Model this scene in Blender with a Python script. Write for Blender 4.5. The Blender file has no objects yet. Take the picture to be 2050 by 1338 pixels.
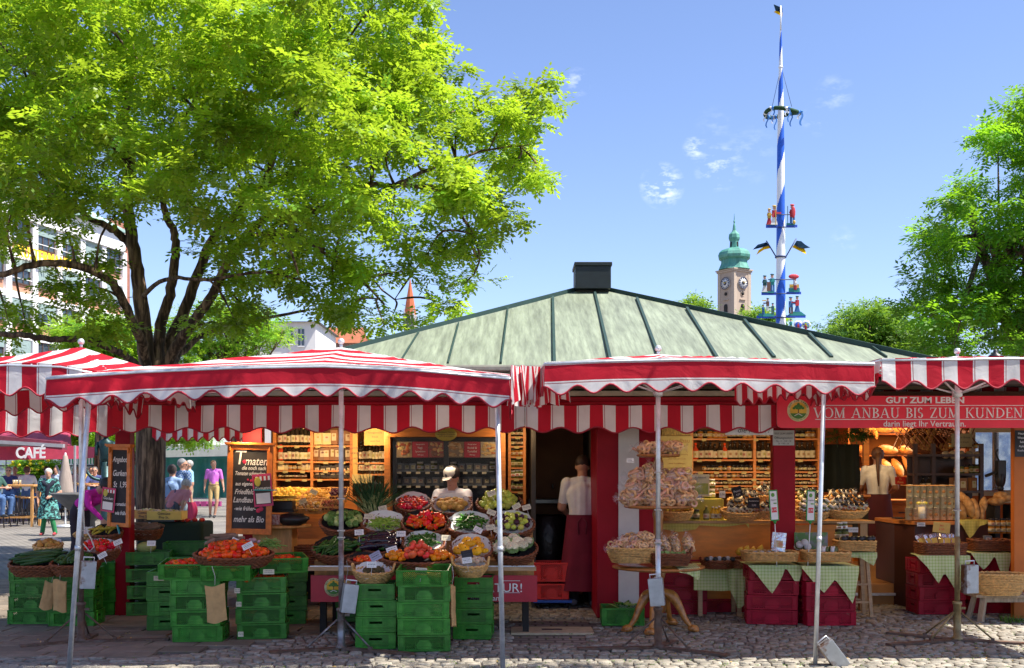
import bpy,bmesh,math,random
import numpy as np
from mathutils import Vector,Matrix,Euler,noise
R = math.radians
PI = math.pi
rng = random.Random(7)
SC = bpy.context.scene
COL = SC.collection
# ---------------------------------------------------------------- camera, sky, sun, exposure
F = 2200.0                      # focal length measured in photograph pixels
EYE = 1.6
cam_d = bpy.data.cameras.new('camera'); cam = bpy.data.objects.new('camera',cam_d); COL.objects.link(cam)
cam.location = (0,0,EYE); cam.rotation_euler = (R(90),0,0)
cam_d.sensor_width = 36; cam_d.lens = 36*F/2050; cam_d.shift_y = (935 - 669)/2050
cam_d.clip_start = 0.1; cam_d.clip_end = 3000
SC.camera = cam
SC.view_settings.view_transform = 'Standard'; SC.view_settings.look = 'None'
SC.view_settings.gamma = 1; SC.view_settings.use_curve_mapping = False
SC.view_settings.exposure = 0.97
SUN_D = Vector((-1.32,0.42,-2.4)).normalized()
world = bpy.data.worlds.new('World'); SC.world = world; world.use_nodes = True
wt = world.node_tree; wt.nodes.clear()
def wn(t,**k):
 n = wt.nodes.new(t)
 for a,b in k.items():setattr(n,a,b)
 return n
sky = wn('ShaderNodeTexSky',sky_type='NISHITA'); sky.sun_disc = False
sky.sun_elevation = math.asin(-SUN_D.z); sky.sun_rotation = math.atan2(-SUN_D.x,-SUN_D.y)
sky.air_density = 1.0; sky.dust_density = 0.6; sky.ozone_density = 3.0; sky.altitude = 500
tc = wn('ShaderNodeTexCoord'); nz = wn('ShaderNodeTexNoise'); nz.inputs['Scale'].default_value = 55; nz.inputs['Detail'].default_value = 9
nz.inputs['Roughness'].default_value = .62
mp = wn('ShaderNodeMapping'); mp.inputs['Scale'].default_value = (1,1,2.2)
wt.links.new(tc.outputs['Generated'],mp.inputs[0]); wt.links.new(mp.outputs[0],nz.inputs[0])
last = None
for cx,cy,r,s in ((1325,372,46,1.0),(1440,335,50,.55),(1392,296,26,.7),(1155,166,30,.42),(1668,188,40,.22),(1635,238,34,.24),(1330,362,20,.5),(1500,310,60,.16),(1690,480,30,.15),(1430,250,40,.1)):
 d = Vector(((cx - 1025)/F,1,(935 - cy)/F)).normalized()
 vd = wn('ShaderNodeVectorMath',operation='DISTANCE'); vd.inputs[1].default_value = d
 wt.links.new(tc.outputs['Generated'],vd.inputs[0])
 mr = wn('ShaderNodeMapRange'); mr.inputs[1].default_value = r/F; mr.inputs[2].default_value = 0; mr.inputs[3].default_value = 0; mr.inputs[4].default_value = s
 wt.links.new(vd.outputs['Value'],mr.inputs[0])
 if last is None:last = mr.outputs[0]
 else:
  a = wn('ShaderNodeMath',operation='MAXIMUM'); wt.links.new(last,a.inputs[0]); wt.links.new(mr.outputs[0],a.inputs[1]); last = a.outputs[0]
cr = wn('ShaderNodeMapRange'); cr.inputs[1].default_value = .47; cr.inputs[2].default_value = .72
wt.links.new(nz.outputs[0],cr.inputs[0])
mu = wn('ShaderNodeMath',operation='MULTIPLY',use_clamp=True); wt.links.new(last,mu.inputs[0]); wt.links.new(cr.outputs[0],mu.inputs[1])
m2 = wn('ShaderNodeMath',operation='MULTIPLY',use_clamp=True); m2.inputs[1].default_value = 1.25; wt.links.new(mu.outputs[0],m2.inputs[0])
mixc = wn('ShaderNodeMixRGB'); mixc.inputs[2].default_value = (8.5,8.8,9.3,1)
wt.links.new(m2.outputs[0],mixc.inputs[0]); tint = wn('ShaderNodeMixRGB',blend_type='MULTIPLY'); tint.inputs[0].default_value = 1; tint.inputs[2].default_value = (1.0,.955,1.07,1); wt.links.new(sky.outputs[0],tint.inputs[1]); wt.links.new(tint.outputs[0],mixc.inputs[1])
bg = wn('ShaderNodeBackground'); bg.inputs[1].default_value = 0.112
wo = wn('ShaderNodeOutputWorld'); wt.links.new(mixc.outputs[0],bg.inputs[0]); wt.links.new(bg.outputs[0],wo.inputs[0])
sun_d = bpy.data.lights.new('sun','SUN'); sun_d.energy = 5.0; sun_d.angle = R(.5); sun_d.color = (1,.95,.86)
sun_o = bpy.data.objects.new('sun',sun_d); COL.objects.link(sun_o); sun_o.rotation_euler = SUN_D.to_track_quat('-Z','Y').to_euler()
sun_o.location = (20,-5,30)
cy_ = SC.cycles
cy_.use_denoising = True
try:cy_.denoiser = 'OPENIMAGEDENOISE'
except Exception:pass
cy_.max_bounces = 7; cy_.diffuse_bounces = 3; cy_.glossy_bounces = 3; cy_.transmission_bounces = 4; cy_.transparent_max_bounces = 10
cy_.caustics_reflective = False; cy_.caustics_refractive = False; cy_.sample_clamp_indirect = 6
# ---------------------------------------------------------------- helpers
def P(px,py,Y):return Vector(((px - 1025)*Y/F,Y,EYE + (935 - py)*Y/F))
def S(Y):return F/Y                       # photograph pixels per metre at depth Y
def tag(o,label=None,cat=None,group=None,kind=None):
 if label:o['label'] = label
 if cat:o['category'] = cat
 if group:o['group'] = group
 if kind:o['kind'] = kind
 return o
def empty(name,loc,label=None,cat=None,group=None,rot=(0,0,0),kind=None,M=None):
 o = bpy.data.objects.new(name,None); COL.objects.link(o); o.empty_display_size = .1
 if M is not None:o.matrix_world = M
 else:o.location = loc; o.rotation_euler = rot
 return tag(o,label,cat,group,kind)
KIDS = {}
def link(name,me,parent=None,M=None):
 o = bpy.data.objects.new(name,me); COL.objects.link(o)
 if parent is not None:o.parent = parent; KIDS.setdefault(parent.name,[]).append(o)
 if M is not None:
  if parent is None:o.matrix_world = M
  else:o.matrix_local = M
 return o
def dup(root,M,label=None,group=None,cat=None):
 r = root.copy(); COL.objects.link(r); r.matrix_world = M
 if label:r['label'] = label
 if group:r['group'] = group
 if cat:r['category'] = cat
 def rec(a,b):
  for ch in KIDS.get(a.name,[]):
   c = ch.copy(); COL.objects.link(c); c.parent = b; KIDS.setdefault(b.name,[]).append(c); rec(ch,c)
 rec(root,r)
 return r
# materials
MAT = {}
def mat(name,c,rough=.7,metal=0,var=.12,vs=6,bump=0,bs=60,c2=None,mixs=3,spec=.5,trans=0,tcol=None,rnd=0,alpha=1,emit=0,coat=0,stretch=None,hue=0,contrast=(.35,.65),ior=None):
 if name in MAT:return MAT[name]
 m = bpy.data.materials.new(name); m.use_nodes = True; MAT[name] = m
 nt = m.node_tree; N = nt.nodes; L = nt.links
 b = N['Principled BSDF']; out = N['Material Output']
 b.inputs['Roughness'].default_value = rough; b.inputs['Metallic'].default_value = metal
 b.inputs['Specular IOR Level'].default_value = spec; b.inputs['Coat Weight'].default_value = coat
 b.inputs['Alpha'].default_value = alpha
 if ior:b.inputs['IOR'].default_value = ior
 co = N.new('ShaderNodeTexCoord'); src = co.outputs['Object']
 if stretch:
  mpn = N.new('ShaderNodeMapping'); mpn.inputs['Scale'].default_value = stretch; L.new(src,mpn.inputs[0]); src = mpn.outputs[0]
 t = N.new('ShaderNodeTexNoise'); t.inputs['Scale'].default_value = vs; t.inputs['Detail'].default_value = 5; t.inputs['Roughness'].default_value = .65
 L.new(src,t.inputs[0])
 mr = N.new('ShaderNodeMapRange'); mr.inputs[1].default_value = .3; mr.inputs[2].default_value = .7
 mr.inputs[3].default_value = 1 - var*1.5; mr.inputs[4].default_value = 1 + var; L.new(t.outputs[0],mr.inputs[0])
 rgb = N.new('ShaderNodeRGB'); rgb.outputs[0].default_value = (*c,1); colo = rgb.outputs[0]
 if c2 is not None:
  t2 = N.new('ShaderNodeTexNoise'); t2.inputs['Scale'].default_value = mixs; t2.inputs['Detail'].default_value = 6; t2.inputs['Roughness'].default_value = .6
  L.new(src,t2.inputs[0])
  m3 = N.new('ShaderNodeMapRange'); m3.inputs[1].default_value = contrast[0]; m3.inputs[2].default_value = contrast[1]; L.new(t2.outputs[0],m3.inputs[0])
  mx = N.new('ShaderNodeMixRGB'); mx.inputs[2].default_value = (*c2,1); L.new(colo,mx.inputs[1]); L.new(m3.outputs[0],mx.inputs[0]); colo = mx.outputs[0]
 val = mr.outputs[0]
 if rnd:
  if rnd > 0:
   at = N.new('ShaderNodeAttribute'); at.attribute_name = 'rnd'; rs = at.outputs['Fac']
  else:
   oi = N.new('ShaderNodeObjectInfo'); rs = oi.outputs['Random']
  r2 = N.new('ShaderNodeMapRange'); r2.inputs[3].default_value = 1 - abs(rnd); r2.inputs[4].default_value = 1 + abs(rnd); L.new(rs,r2.inputs[0])
  mm = N.new('ShaderNodeMath'); mm.operation = 'MULTIPLY'; L.new(val,mm.inputs[0]); L.new(r2.outputs[0],mm.inputs[1]); val = mm.outputs[0]
  if hue:
   h2 = N.new('ShaderNodeMapRange'); h2.inputs[3].default_value = .5 - hue; h2.inputs[4].default_value = .5 + hue
   ml = N.new('ShaderNodeMath'); ml.operation = 'MULTIPLY'; ml.inputs[1].default_value = 7.13; L.new(rs,ml.inputs[0])
   fr = N.new('ShaderNodeMath'); fr.operation = 'FRACT'; L.new(ml.outputs[0],fr.inputs[0]); L.new(fr.outputs[0],h2.inputs[0])
   hs = N.new('ShaderNodeHueSaturation'); L.new(h2.outputs[0],hs.inputs['Hue']); L.new(colo,hs.inputs['Color']); colo = hs.outputs[0]
 mul = N.new('ShaderNodeVectorMath'); mul.operation = 'SCALE'; L.new(colo,mul.inputs[0]); L.new(val,mul.inputs['Scale'])
 L.new(mul.outputs[0],b.inputs['Base Color'])
 if emit:L.new(mul.outputs[0],b.inputs['Emission Color']); b.inputs['Emission Strength'].default_value = emit
 if bump:
  tb = N.new('ShaderNodeTexNoise'); tb.inputs['Scale'].default_value = bs; tb.inputs['Detail'].default_value = 4; L.new(src,tb.inputs[0])
  bn = N.new('ShaderNodeBump'); bn.inputs['Strength'].default_value = bump; bn.inputs['Distance'].default_value = .01
  L.new(tb.outputs[0],bn.inputs['Height']); L.new(bn.outputs[0],b.inputs['Normal'])
 if trans:
  tr = N.new('ShaderNodeBsdfTranslucent'); ms = N.new('ShaderNodeMixShader'); ms.inputs[0].default_value = trans
  if tcol:tr.inputs[0].default_value = (*tcol,1)
  else:L.new(mul.outputs[0],tr.inputs[0])
  if tcol:
   tm = N.new('ShaderNodeVectorMath'); tm.operation = 'SCALE'; tm.inputs[0].default_value = tcol; L.new(val,tm.inputs['Scale']); L.new(tm.outputs[0],tr.inputs[0])
  L.new(b.outputs[0],ms.inputs[1]); L.new(tr.outputs[0],ms.inputs[2]); L.new(ms.outputs[0],out.inputs[0])
 m['col'] = 0
 return m
def cmat(r,g,b,rough=.75,**k):
 return mat('paint_%d_%d_%d_%d' % (r*255,g*255,b*255,rough*100),(r,g,b),rough,**k)
def stripe_mat(name,ca,cb,w,phase,trans=.35,line=True,tc=.8):
 """striped awning cloth; the stripe runs along UV v, u counts metres across the stripes"""
 if name in MAT:return MAT[name]
 m = bpy.data.materials.new(name); m.use_nodes = True; MAT[name] = m
 nt = m.node_tree; N = nt.nodes; L = nt.links; b = N['Principled BSDF']; out = N['Material Output']
 b.inputs['Roughness'].default_value = .72; b.inputs['Specular IOR Level'].default_value = .25
 uv = N.new('ShaderNodeUVMap'); sp = N.new('ShaderNodeSeparateXYZ'); L.new(uv.outputs[0],sp.inputs[0])
 def M2(op,a,bb):
  n = N.new('ShaderNodeMath'); n.operation = op
  for i,q in enumerate((a,bb)):
   if q is None:continue
   if isinstance(q,(int,float)):n.inputs[i].default_value = q
   else:L.new(q,n.inputs[i])
  return n.outputs[0]
 ph = M2('FRACT',M2('ADD',M2('DIVIDE',sp.outputs[0],2*w),phase),None)
 red = M2('LESS_THAN',ph,.5)
 mx = N.new('ShaderNodeMixRGB'); mx.inputs[1].default_value = (*cb,1); mx.inputs[2].default_value = (*ca,1); L.new(red,mx.inputs[0])
 col = mx.outputs[0]
 if line:   # the thin dark pinstripe inside the white band
  l1 = M2('MULTIPLY',M2('GREATER_THAN',ph,.545),M2('LESS_THAN',ph,.575))
  m4 = N.new('ShaderNodeMixRGB'); m4.inputs[2].default_value = (ca[0]*.6,ca[1],ca[2],1); L.new(M2('MULTIPLY',l1,.8),m4.inputs[0]); L.new(col,m4.inputs[1]); col = m4.outputs[0]
 t = N.new('ShaderNodeTexNoise'); t.inputs['Scale'].default_value = 2.2; t.inputs['Detail'].default_value = 7; co = N.new('ShaderNodeTexCoord'); L.new(co.outputs['Object'],t.inputs[0])
 mr = N.new('ShaderNodeMapRange'); mr.inputs[1].default_value = .3; mr.inputs[2].default_value = .7; mr.inputs[3].default_value = .74; mr.inputs[4].default_value = 1.06; L.new(t.outputs[0],mr.inputs[0])
 sc = N.new('ShaderNodeVectorMath'); sc.operation = 'SCALE'; L.new(col,sc.inputs[0]); L.new(mr.outputs[0],sc.inputs['Scale'])
 L.new(sc.outputs[0],b.inputs['Base Color'])
 tb = N.new('ShaderNodeTexNoise'); tb.inputs['Scale'].default_value = 5; tb.inputs['Detail'].default_value = 5; tb.inputs['Distortion'].default_value = 1.5; L.new(co.outputs['Object'],tb.inputs[0])
 bn = N.new('ShaderNodeBump'); bn.inputs['Strength'].default_value = .32; bn.inputs['Distance'].default_value = .03; L.new(tb.outputs[0],bn.inputs['Height']); L.new(bn.outputs[0],b.inputs['Normal'])
 tr = N.new('ShaderNodeBsdfTranslucent'); s2 = N.new('ShaderNodeVectorMath'); s2.operation = 'SCALE'; L.new(sc.outputs[0],s2.inputs[0]); s2.inputs['Scale'].default_value = tc; L.new(s2.outputs[0],tr.inputs[0])
 ms = N.new('ShaderNodeMixShader'); ms.inputs[0].default_value = trans
 L.new(b.outputs[0],ms.inputs[1]); L.new(tr.outputs[0],ms.inputs[2]); L.new(ms.outputs[0],out.inputs[0])
 return m
def check_mat(name,ca,cb,n=60,trans=.15):
 """gingham cloth woven from UV"""
 m = mat(name,ca,.9,var=.08,trans=trans); nt = m.node_tree; N = nt.nodes; L = nt.links
 if m.get('chk'):return m
 m['chk'] = 1
 uv = N.new('ShaderNodeUVMap'); sp = N.new('ShaderNodeSeparateXYZ'); L.new(uv.outputs[0],sp.inputs[0])
 outs = []
 for i in (0,1):
  a = N.new('ShaderNodeMath'); a.operation = 'MULTIPLY'; a.inputs[1].default_value = n; L.new(sp.outputs[i],a.inputs[0])
  f = N.new('ShaderNodeMath'); f.operation = 'FRACT'; L.new(a.outputs[0],f.inputs[0])
  g = N.new('ShaderNodeMath'); g.operation = 'LESS_THAN'; g.inputs[1].default_value = .38; L.new(f.outputs[0],g.inputs[0]); outs.append(g.outputs[0])
 ad = N.new('ShaderNodeMath'); ad.operation = 'ADD'; L.new(outs[0],ad.inputs[0]); L.new(outs[1],ad.inputs[1])
 h = N.new('ShaderNodeMath'); h.operation = 'MULTIPLY'; h.inputs[1].default_value = .5; L.new(ad.outputs[0],h.inputs[0])
 mx = N.new('ShaderNodeMixRGB'); mx.inputs[1].default_value = (*ca,1); mx.inputs[2].default_value = (*cb,1); L.new(h.outputs[0],mx.inputs[0])
 for lk in list(nt.links):
  if lk.from_node.type == 'RGB':to = lk.to_socket; nt.links.remove(lk); L.new(mx.outputs[0],to)
 return m
# mesh builder
class MB:
 def __init__(s):s.v = []; s.f = []; s.mi = []; s.sm = []; s.uv = {}; s.rn = {}
 def add(s,vs,fs,mi=0,sm=False,M=None,uvs=None,rn=None):
  b = len(s.v)
  if M is not None:vs = [M @ Vector(v) for v in vs]
  s.v.extend([tuple(v) for v in vs])
  for k,f in enumerate(fs):
   if uvs is not None:s.uv[len(s.f)] = [uvs[i] for i in f]
   if rn is not None:s.rn[len(s.f)] = rn
   s.f.append([i + b for i in f]); s.mi.append(mi[k] if isinstance(mi,(list,tuple)) else mi); s.sm.append(sm)
  return s
 def box(s,c,d,mi=0,rz=0,M=None,rn=None,rot=None):
  x,y,z = d[0]/2,d[1]/2,d[2]/2
  T = Matrix.Translation(c)
  if rz:T = T @ Matrix.Rotation(rz,4,'Z')
  if rot:T = T @ Euler(rot).to_matrix().to_4x4()
  if M is not None:T = M @ T
  vs = [(i*x,j*y,k*z) for k in (-1,1) for j in (-1,1) for i in (-1,1)]
  return s.add(vs,[(0,2,3,1),(4,5,7,6),(0,1,5,4),(2,6,7,3),(0,4,6,2),(1,3,7,5)],mi,False,T,rn=rn)
 def beam(s,a,b,w,d,mi=0,up=(0,0,1)):
  a,b = Vector(a),Vector(b); z = (b - a); l = z.length; z.normalize()
  u = Vector(up)
  if abs(z.dot(u)) > .98:u = Vector((0,1,0))
  x = u.cross(z).normalized(); y = z.cross(x)
  T = Matrix.Translation((a + b)/2) @ Matrix((x,y,z)).transposed().to_4x4()
  return s.box((0,0,0),(w,d,l),mi,M=T)
 def lathe(s,prof,c=(0,0,0),n=16,mi=0,sm=True,M=None,sx=1,sy=1,close=False):
  vs = []; fs = []; mis = []
  for r,z in [(p[0],p[1]) for p in prof]:
   for i in range(n):
    a = 2*PI*i/n; vs.append((c[0] + r*sx*math.cos(a),c[1] + r*sy*math.sin(a),c[2] + z))
  for k in range(len(prof) - 1):
   for i in range(n):
    j = (i + 1) % n; fs.append((k*n + i,k*n + j,(k + 1)*n + j,(k + 1)*n + i)); mis.append(prof[k][2] if len(prof[k]) > 2 else mi)
  if prof[0][0] > 1e-5:fs.append(tuple(range(n - 1,-1,-1))); mis.append(prof[0][2] if len(prof[0]) > 2 else mi)
  if prof[-1][0] > 1e-5:fs.append(tuple((len(prof) - 1)*n + i for i in range(n))); mis.append(prof[-2][2] if len(prof[-2]) > 2 else mi)
  return s.add(vs,fs,mis,sm,M)
 def tube(s,pts,r,n=8,mi=0,sm=True,M=None,closed=False,flat=1,cap=True,rn=None):
  pts = [Vector(p) for p in pts]; m = len(pts); vs = []; fs = []
  rr = r if isinstance(r,(list,tuple)) else [r]*m
  px = None
  for k in range(m):
   if closed:t = pts[(k + 1) % m] - pts[k - 1]
   else:t = pts[min(k + 1,m - 1)] - pts[max(k - 1,0)]
   if t.length < 1e-9:t = Vector((0,0,1))
   t.normalize()
   if px is None:
    u = Vector((0,0,1)) if abs(t.z) < .9 else Vector((1,0,0)); x = u.cross(t).normalized()
   else:
    x = px - t*px.dot(t)
    x = x.normalized() if x.length > 1e-6 else t.orthogonal().normalized()
   px = x; y = t.cross(x)
   for i in range(n):
    a = 2*PI*i/n; vs.append(pts[k] + x*(rr[k]*math.cos(a)) + y*(rr[k]*flat*math.sin(a)))
  for k in range(m if closed else m - 1):
   k2 = (k + 1) % m
   for i in range(n):
    j = (i + 1) % n; fs.append((k*n + i,k*n + j,k2*n + j,k2*n + i))
  if not closed and cap:fs.append(tuple(range(n - 1,-1,-1))); fs.append(tuple((m - 1)*n + i for i in range(n)))
  return s.add(vs,fs,mi,sm,M,rn=rn)
 def ell(s,c,r,n=12,m=8,mi=0,M=None,jit=0,rot=None,seed=0,rn=None,fn=None):
  r = r if isinstance(r,(list,tuple)) else (r,r,r)
  vs = []; fs = []
  T = Matrix.Translation(c)
  if rot:T = T @ Euler(rot).to_matrix().to_4x4()
  if M is not None:T = M @ T
  def pt(th,ph):
   d = Vector((math.sin(th)*math.cos(ph),math.sin(th)*math.sin(ph),math.cos(th))); q = 1.0
   if jit:q += jit*noise.noise(d*2.3 + Vector((seed*3.1,c[0]*7,0)))
   if fn:q *= fn(th,ph)
   return Vector((d.x*r[0]*q,d.y*r[1]*q,d.z*r[2]*q))
  vs.append(pt(0,0))
  for k in range(1,m):
   for i in range(n):vs.append(pt(PI*k/m,2*PI*i/n))
  vs.append(pt(PI,0)); e = len(vs) - 1
  for i in range(n):
   j = (i + 1) % n; fs.append((0,1 + i,1 + j)); fs.append((e,1 + (m - 2)*n + j,1 + (m - 2)*n + i))
  for k in range(m - 2):
   for i in range(n):
    j = (i + 1) % n; fs.append((1 + k*n + i,1 + (k + 1)*n + i,1 + (k + 1)*n + j,1 + k*n + j))
  return s.add(vs,fs,mi,True,T,rn=rn)
 def poly(s,pts,th=0,dirv=(0,1,0),mi=0,M=None):
  """flat outline, extruded by th along dirv"""
  n = len(pts); pts = [Vector(p) for p in pts]
  if not th:return s.add(pts,[tuple(range(n))],mi,False,M)
  d = Vector(dirv)*th
  return s.add(pts + [p + d for p in pts],[tuple(range(n - 1,-1,-1)),tuple(range(n,2*n))] + [(i,(i + 1) % n,n + (i + 1) % n,n + i) for i in range(n)],mi,False,M)
 def grid(s,fn,nu,nv,mi=0,sm=True,uvfn=None,M=None,wrap=False):
  vs = [fn(i/nu,j/nv) for j in range(nv + 1) for i in range(nu + 1)]
  uvs = [uvfn(i/nu,j/nv) for j in range(nv + 1) for i in range(nu + 1)] if uvfn else None
  W = nu + 1
  return s.add(vs,[(j*W + i,j*W + i + 1,(j + 1)*W + i + 1,(j + 1)*W + i) for j in range(nv) for i in range(nu)],mi,sm,M,uvs)
 def mesh(s,name,mats,bevel=0):
  me = bpy.data.meshes.new(name); me.from_pydata(s.v,[],s.f)
  for m in (mats if isinstance(mats,(list,tuple)) else [mats]):me.materials.append(m)
  me.polygons.foreach_set('material_index',s.mi); me.polygons.foreach_set('use_smooth',s.sm)
  if s.uv:
   ul = me.uv_layers.new(name='UVMap'); buf = np.zeros(len(me.loops)*2,'f')
   li = 0
   for k,f in enumerate(s.f):
    q = s.uv.get(k)
    if q:
     for a,w in enumerate(q):buf[(li + a)*2] = w[0]; buf[(li + a)*2 + 1] = w[1]
    li += len(f)
   ul.data.foreach_set('uv',buf)
  if s.rn:
   at = me.attributes.new('rnd','FLOAT','FACE'); at.data.foreach_set('value',[s.rn.get(k,.5) for k in range(len(s.f))])
  me.update(); return me
 def build(s,name,mats,parent=None,M=None,bevel=0,seg=2,auto=None):
  o = link(name,s.mesh(name,mats),parent,M)
  if bevel:
   b = o.modifiers.new('edge','BEVEL'); b.width = bevel; b.segments = seg; b.limit_method = 'ANGLE'; b.angle_limit = R(40)
  return o
def Tm(*a):return Matrix.Translation(a if len(a) == 3 else a[0])
def Rx(a):return Matrix.Rotation(a,4,'X')
def Ry(a):return Matrix.Rotation(a,4,'Y')
def Rz(a):return Matrix.Rotation(a,4,'Z')
def text(parent,s,M,size,m,name='lettering',align='CENTER',shear=0,bold=0,sx=1,ext=.0015,space=1):
 cu = bpy.data.curves.new(name,'FONT'); cu.body = s; cu.size = size; cu.align_x = align; cu.align_y = 'CENTER'; cu.shear = shear
 cu.extrude = ext; cu.offset = bold; cu.resolution_u = 3; cu.space_character = space; cu.materials.append(m)
 t = bpy.data.objects.new('tmp_text',cu); me = bpy.data.meshes.new_from_object(t); me.materials.clear(); me.materials.append(m); bpy.data.objects.remove(t)
 o = link(name,me,parent)
 o.matrix_local = M @ Rx(PI/2) @ Matrix.Diagonal((sx,1,1,1))
 return o
def inpoly(x,y,pl):
 c = False; n = len(pl); j = n - 1
 for i in range(n):
  if (pl[i][1] > y) != (pl[j][1] > y) and x < (pl[j][0] - pl[i][0])*(y - pl[i][1])/(pl[j][1] - pl[i][1]) + pl[i][0]:c = not c
  j = i
 return c
# ---------------------------------------------------------------- common materials
RED = (.60,.014,.036); CREAM = (.80,.77,.72)
M_steel = mat('galvanised_steel',(.68,.70,.72),.42,.6,var=.15,vs=14)
M_rust = mat('rusty_steel',(.17,.085,.05),.75,.4,var=.3,vs=20,c2=(.16,.12,.10),mixs=9)
M_dark = mat('dark_shade',(.02,.018,.016),.8)
M_maroon = mat('maroon_paint',(.36,.006,.018),.5,spec=.2,var=.12,vs=3)
M_woodo = mat('orange_wood',(.56,.20,.04),.5,var=.2,vs=4,stretch=(1,1,9),bump=.1)
M_woodh = mat('honey_wood',(.60,.30,.09),.5,var=.22,vs=4,stretch=(6,1,1))
M_woodp = mat('pale_wood',(.50,.33,.17),.6,var=.2,vs=5,stretch=(1,1,6))
M_wicker = mat('pale_wicker',(.72,.42,.14),.6,var=.3,vs=30,bump=.3,bs=90)
M_wickerd = mat('brown_wicker',(.22,.065,.02),.55,var=.35,vs=30,bump=.3,bs=90)
M_paper = mat('white_paper',(.82,.80,.75),.8,var=.05)
M_card = mat('cream_card',(.68,.62,.44),.8,var=.06)
M_ink = mat('dark_ink',(.06,.06,.07),.8)
M_kraft = mat('brown_paper',(.56,.33,.13),.85,var=.12,vs=12,bump=.3,bs=30)
M_white = mat('white_paint',(.8,.8,.79),.5,var=.04)
M_black = mat('black_plastic',(.015,.015,.017),.4)
M_chalkb = mat('chalkboard_black',(.018,.018,.022),.8,var=.3,vs=3,c2=(.04,.04,.045),mixs=2)
M_chalk = mat('white_chalk',(.82,.82,.80),.9,var=.15,vs=40)
# ---------------------------------------------------------------- ground
gb = MB(); gb.add([(-600,-80,-.022),(600,-80,-.022),(600,1200,-.022),(-600,1200,-.022)],[(0,1,2,3)])
m_g = mat('plaza_stone',(.30,.27,.23),.9,var=.2,vs=.8,c2=(.21,.19,.17),mixs=.25,bump=.4,bs=14)
# joints of the paving far away
nt = m_g.node_tree; bt = nt.nodes.new('ShaderNodeTexBrick'); bt.inputs['Scale'].default_value = 1.0; bt.inputs['Color1'].default_value = (1,1,1,1); bt.inputs['Color2'].default_value = (.8,.79,.78,1)
bt.inputs['Mortar'].default_value = (.35,.34,.32,1); bt.inputs['Mortar Size'].default_value = .012; bt.inputs['Brick Width'].default_value = .16; bt.inputs['Row Height'].default_value = .13
co = nt.nodes.new('ShaderNodeTexCoord'); nt.links.new(co.outputs['Object'],bt.inputs[0])
pb = nt.nodes['Principled BSDF']; lk = pb.inputs['Base Color'].links[0]; srcs = lk.from_socket
mxg = nt.nodes.new('ShaderNodeMixRGB'); mxg.blend_type = 'MULTIPLY'; mxg.inputs[0].default_value = 1; nt.links.new(srcs,mxg.inputs[1]); nt.links.new(bt.outputs[0],mxg.inputs[2]); nt.links.new(mxg.outputs[0],pb.inputs['Base Color'])
tag(gb.build('ground',m_g),kind='structure')
def gpt(px,py,z=0):
 Y = (EYE - z)*F/(py - 935); return Vector(((px - 1025)*Y/F,Y,z))
slab_px = [(-900,1150),(190,1160),(760,1195),(730,1240),(520,1290),(330,1312),(-20,1312),(-900,1312)]
slabG = [gpt(x,y) for x,y in slab_px]; slab2d = [(v.x,v.y) for v in slabG]
rg = random.Random(3)
sb = MB()
Yy = 9.25; row = 0
while Yy < 15.6:
 hgt = .30 + rg.uniform(-.03,.03) + (.12 if Yy > 11 else 0); x = -9.0 + rg.uniform(0,.4)
 while x < 0:
  w = rg.uniform(.38,.62)
  if inpoly(x + w/2,Yy + hgt/2,slab2d):
   g = .006; z = rg.uniform(-.003,.002)
   sk = .10*(x + w/2 + 4)
   q = [(x + g,Yy + g + sk*0),(x + w - g,Yy + g),(x + w - g,Yy + hgt - g),(x + g,Yy + hgt - g)]
   q = [(a + rg.uniform(-.006,.006),b_ + rg.uniform(-.006,.006)) for a,b_ in q]
   cxx = sum(a for a,_ in q)/4; cyy = sum(b_ for _,b_ in q)/4
   top = [((a - cxx)*.97 + cxx,(b_ - cyy)*.96 + cyy,z) for a,b_ in q]
   sb.add([(a,b_,-.021) for a,b_ in q] + [(a,b_,z - .006) for a,b_ in q] + top,[(i,(i + 1) % 4,4 + (i + 1) % 4,4 + i) for i in range(4)] + [(4 + i,4 + (i + 1) % 4,8 + (i + 1) % 4,8 + i) for i in range(4)] + [(8,9,10,11)],rn=rg.random())
  x += w
 Yy += hgt
tag(sb.build('pavement',mat('paving_slab',(.21,.165,.12),.88,var=.22,vs=5,bump=.5,bs=60,rnd=.22)),kind='structure')
man2d = [(gpt(x,y).x,gpt(x,y).y) for x,y in ((1018,1288),(1180,1288),(1190,1238),(1028,1236))]
cb = MB(); Yy = 7.7; row = 0
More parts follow.
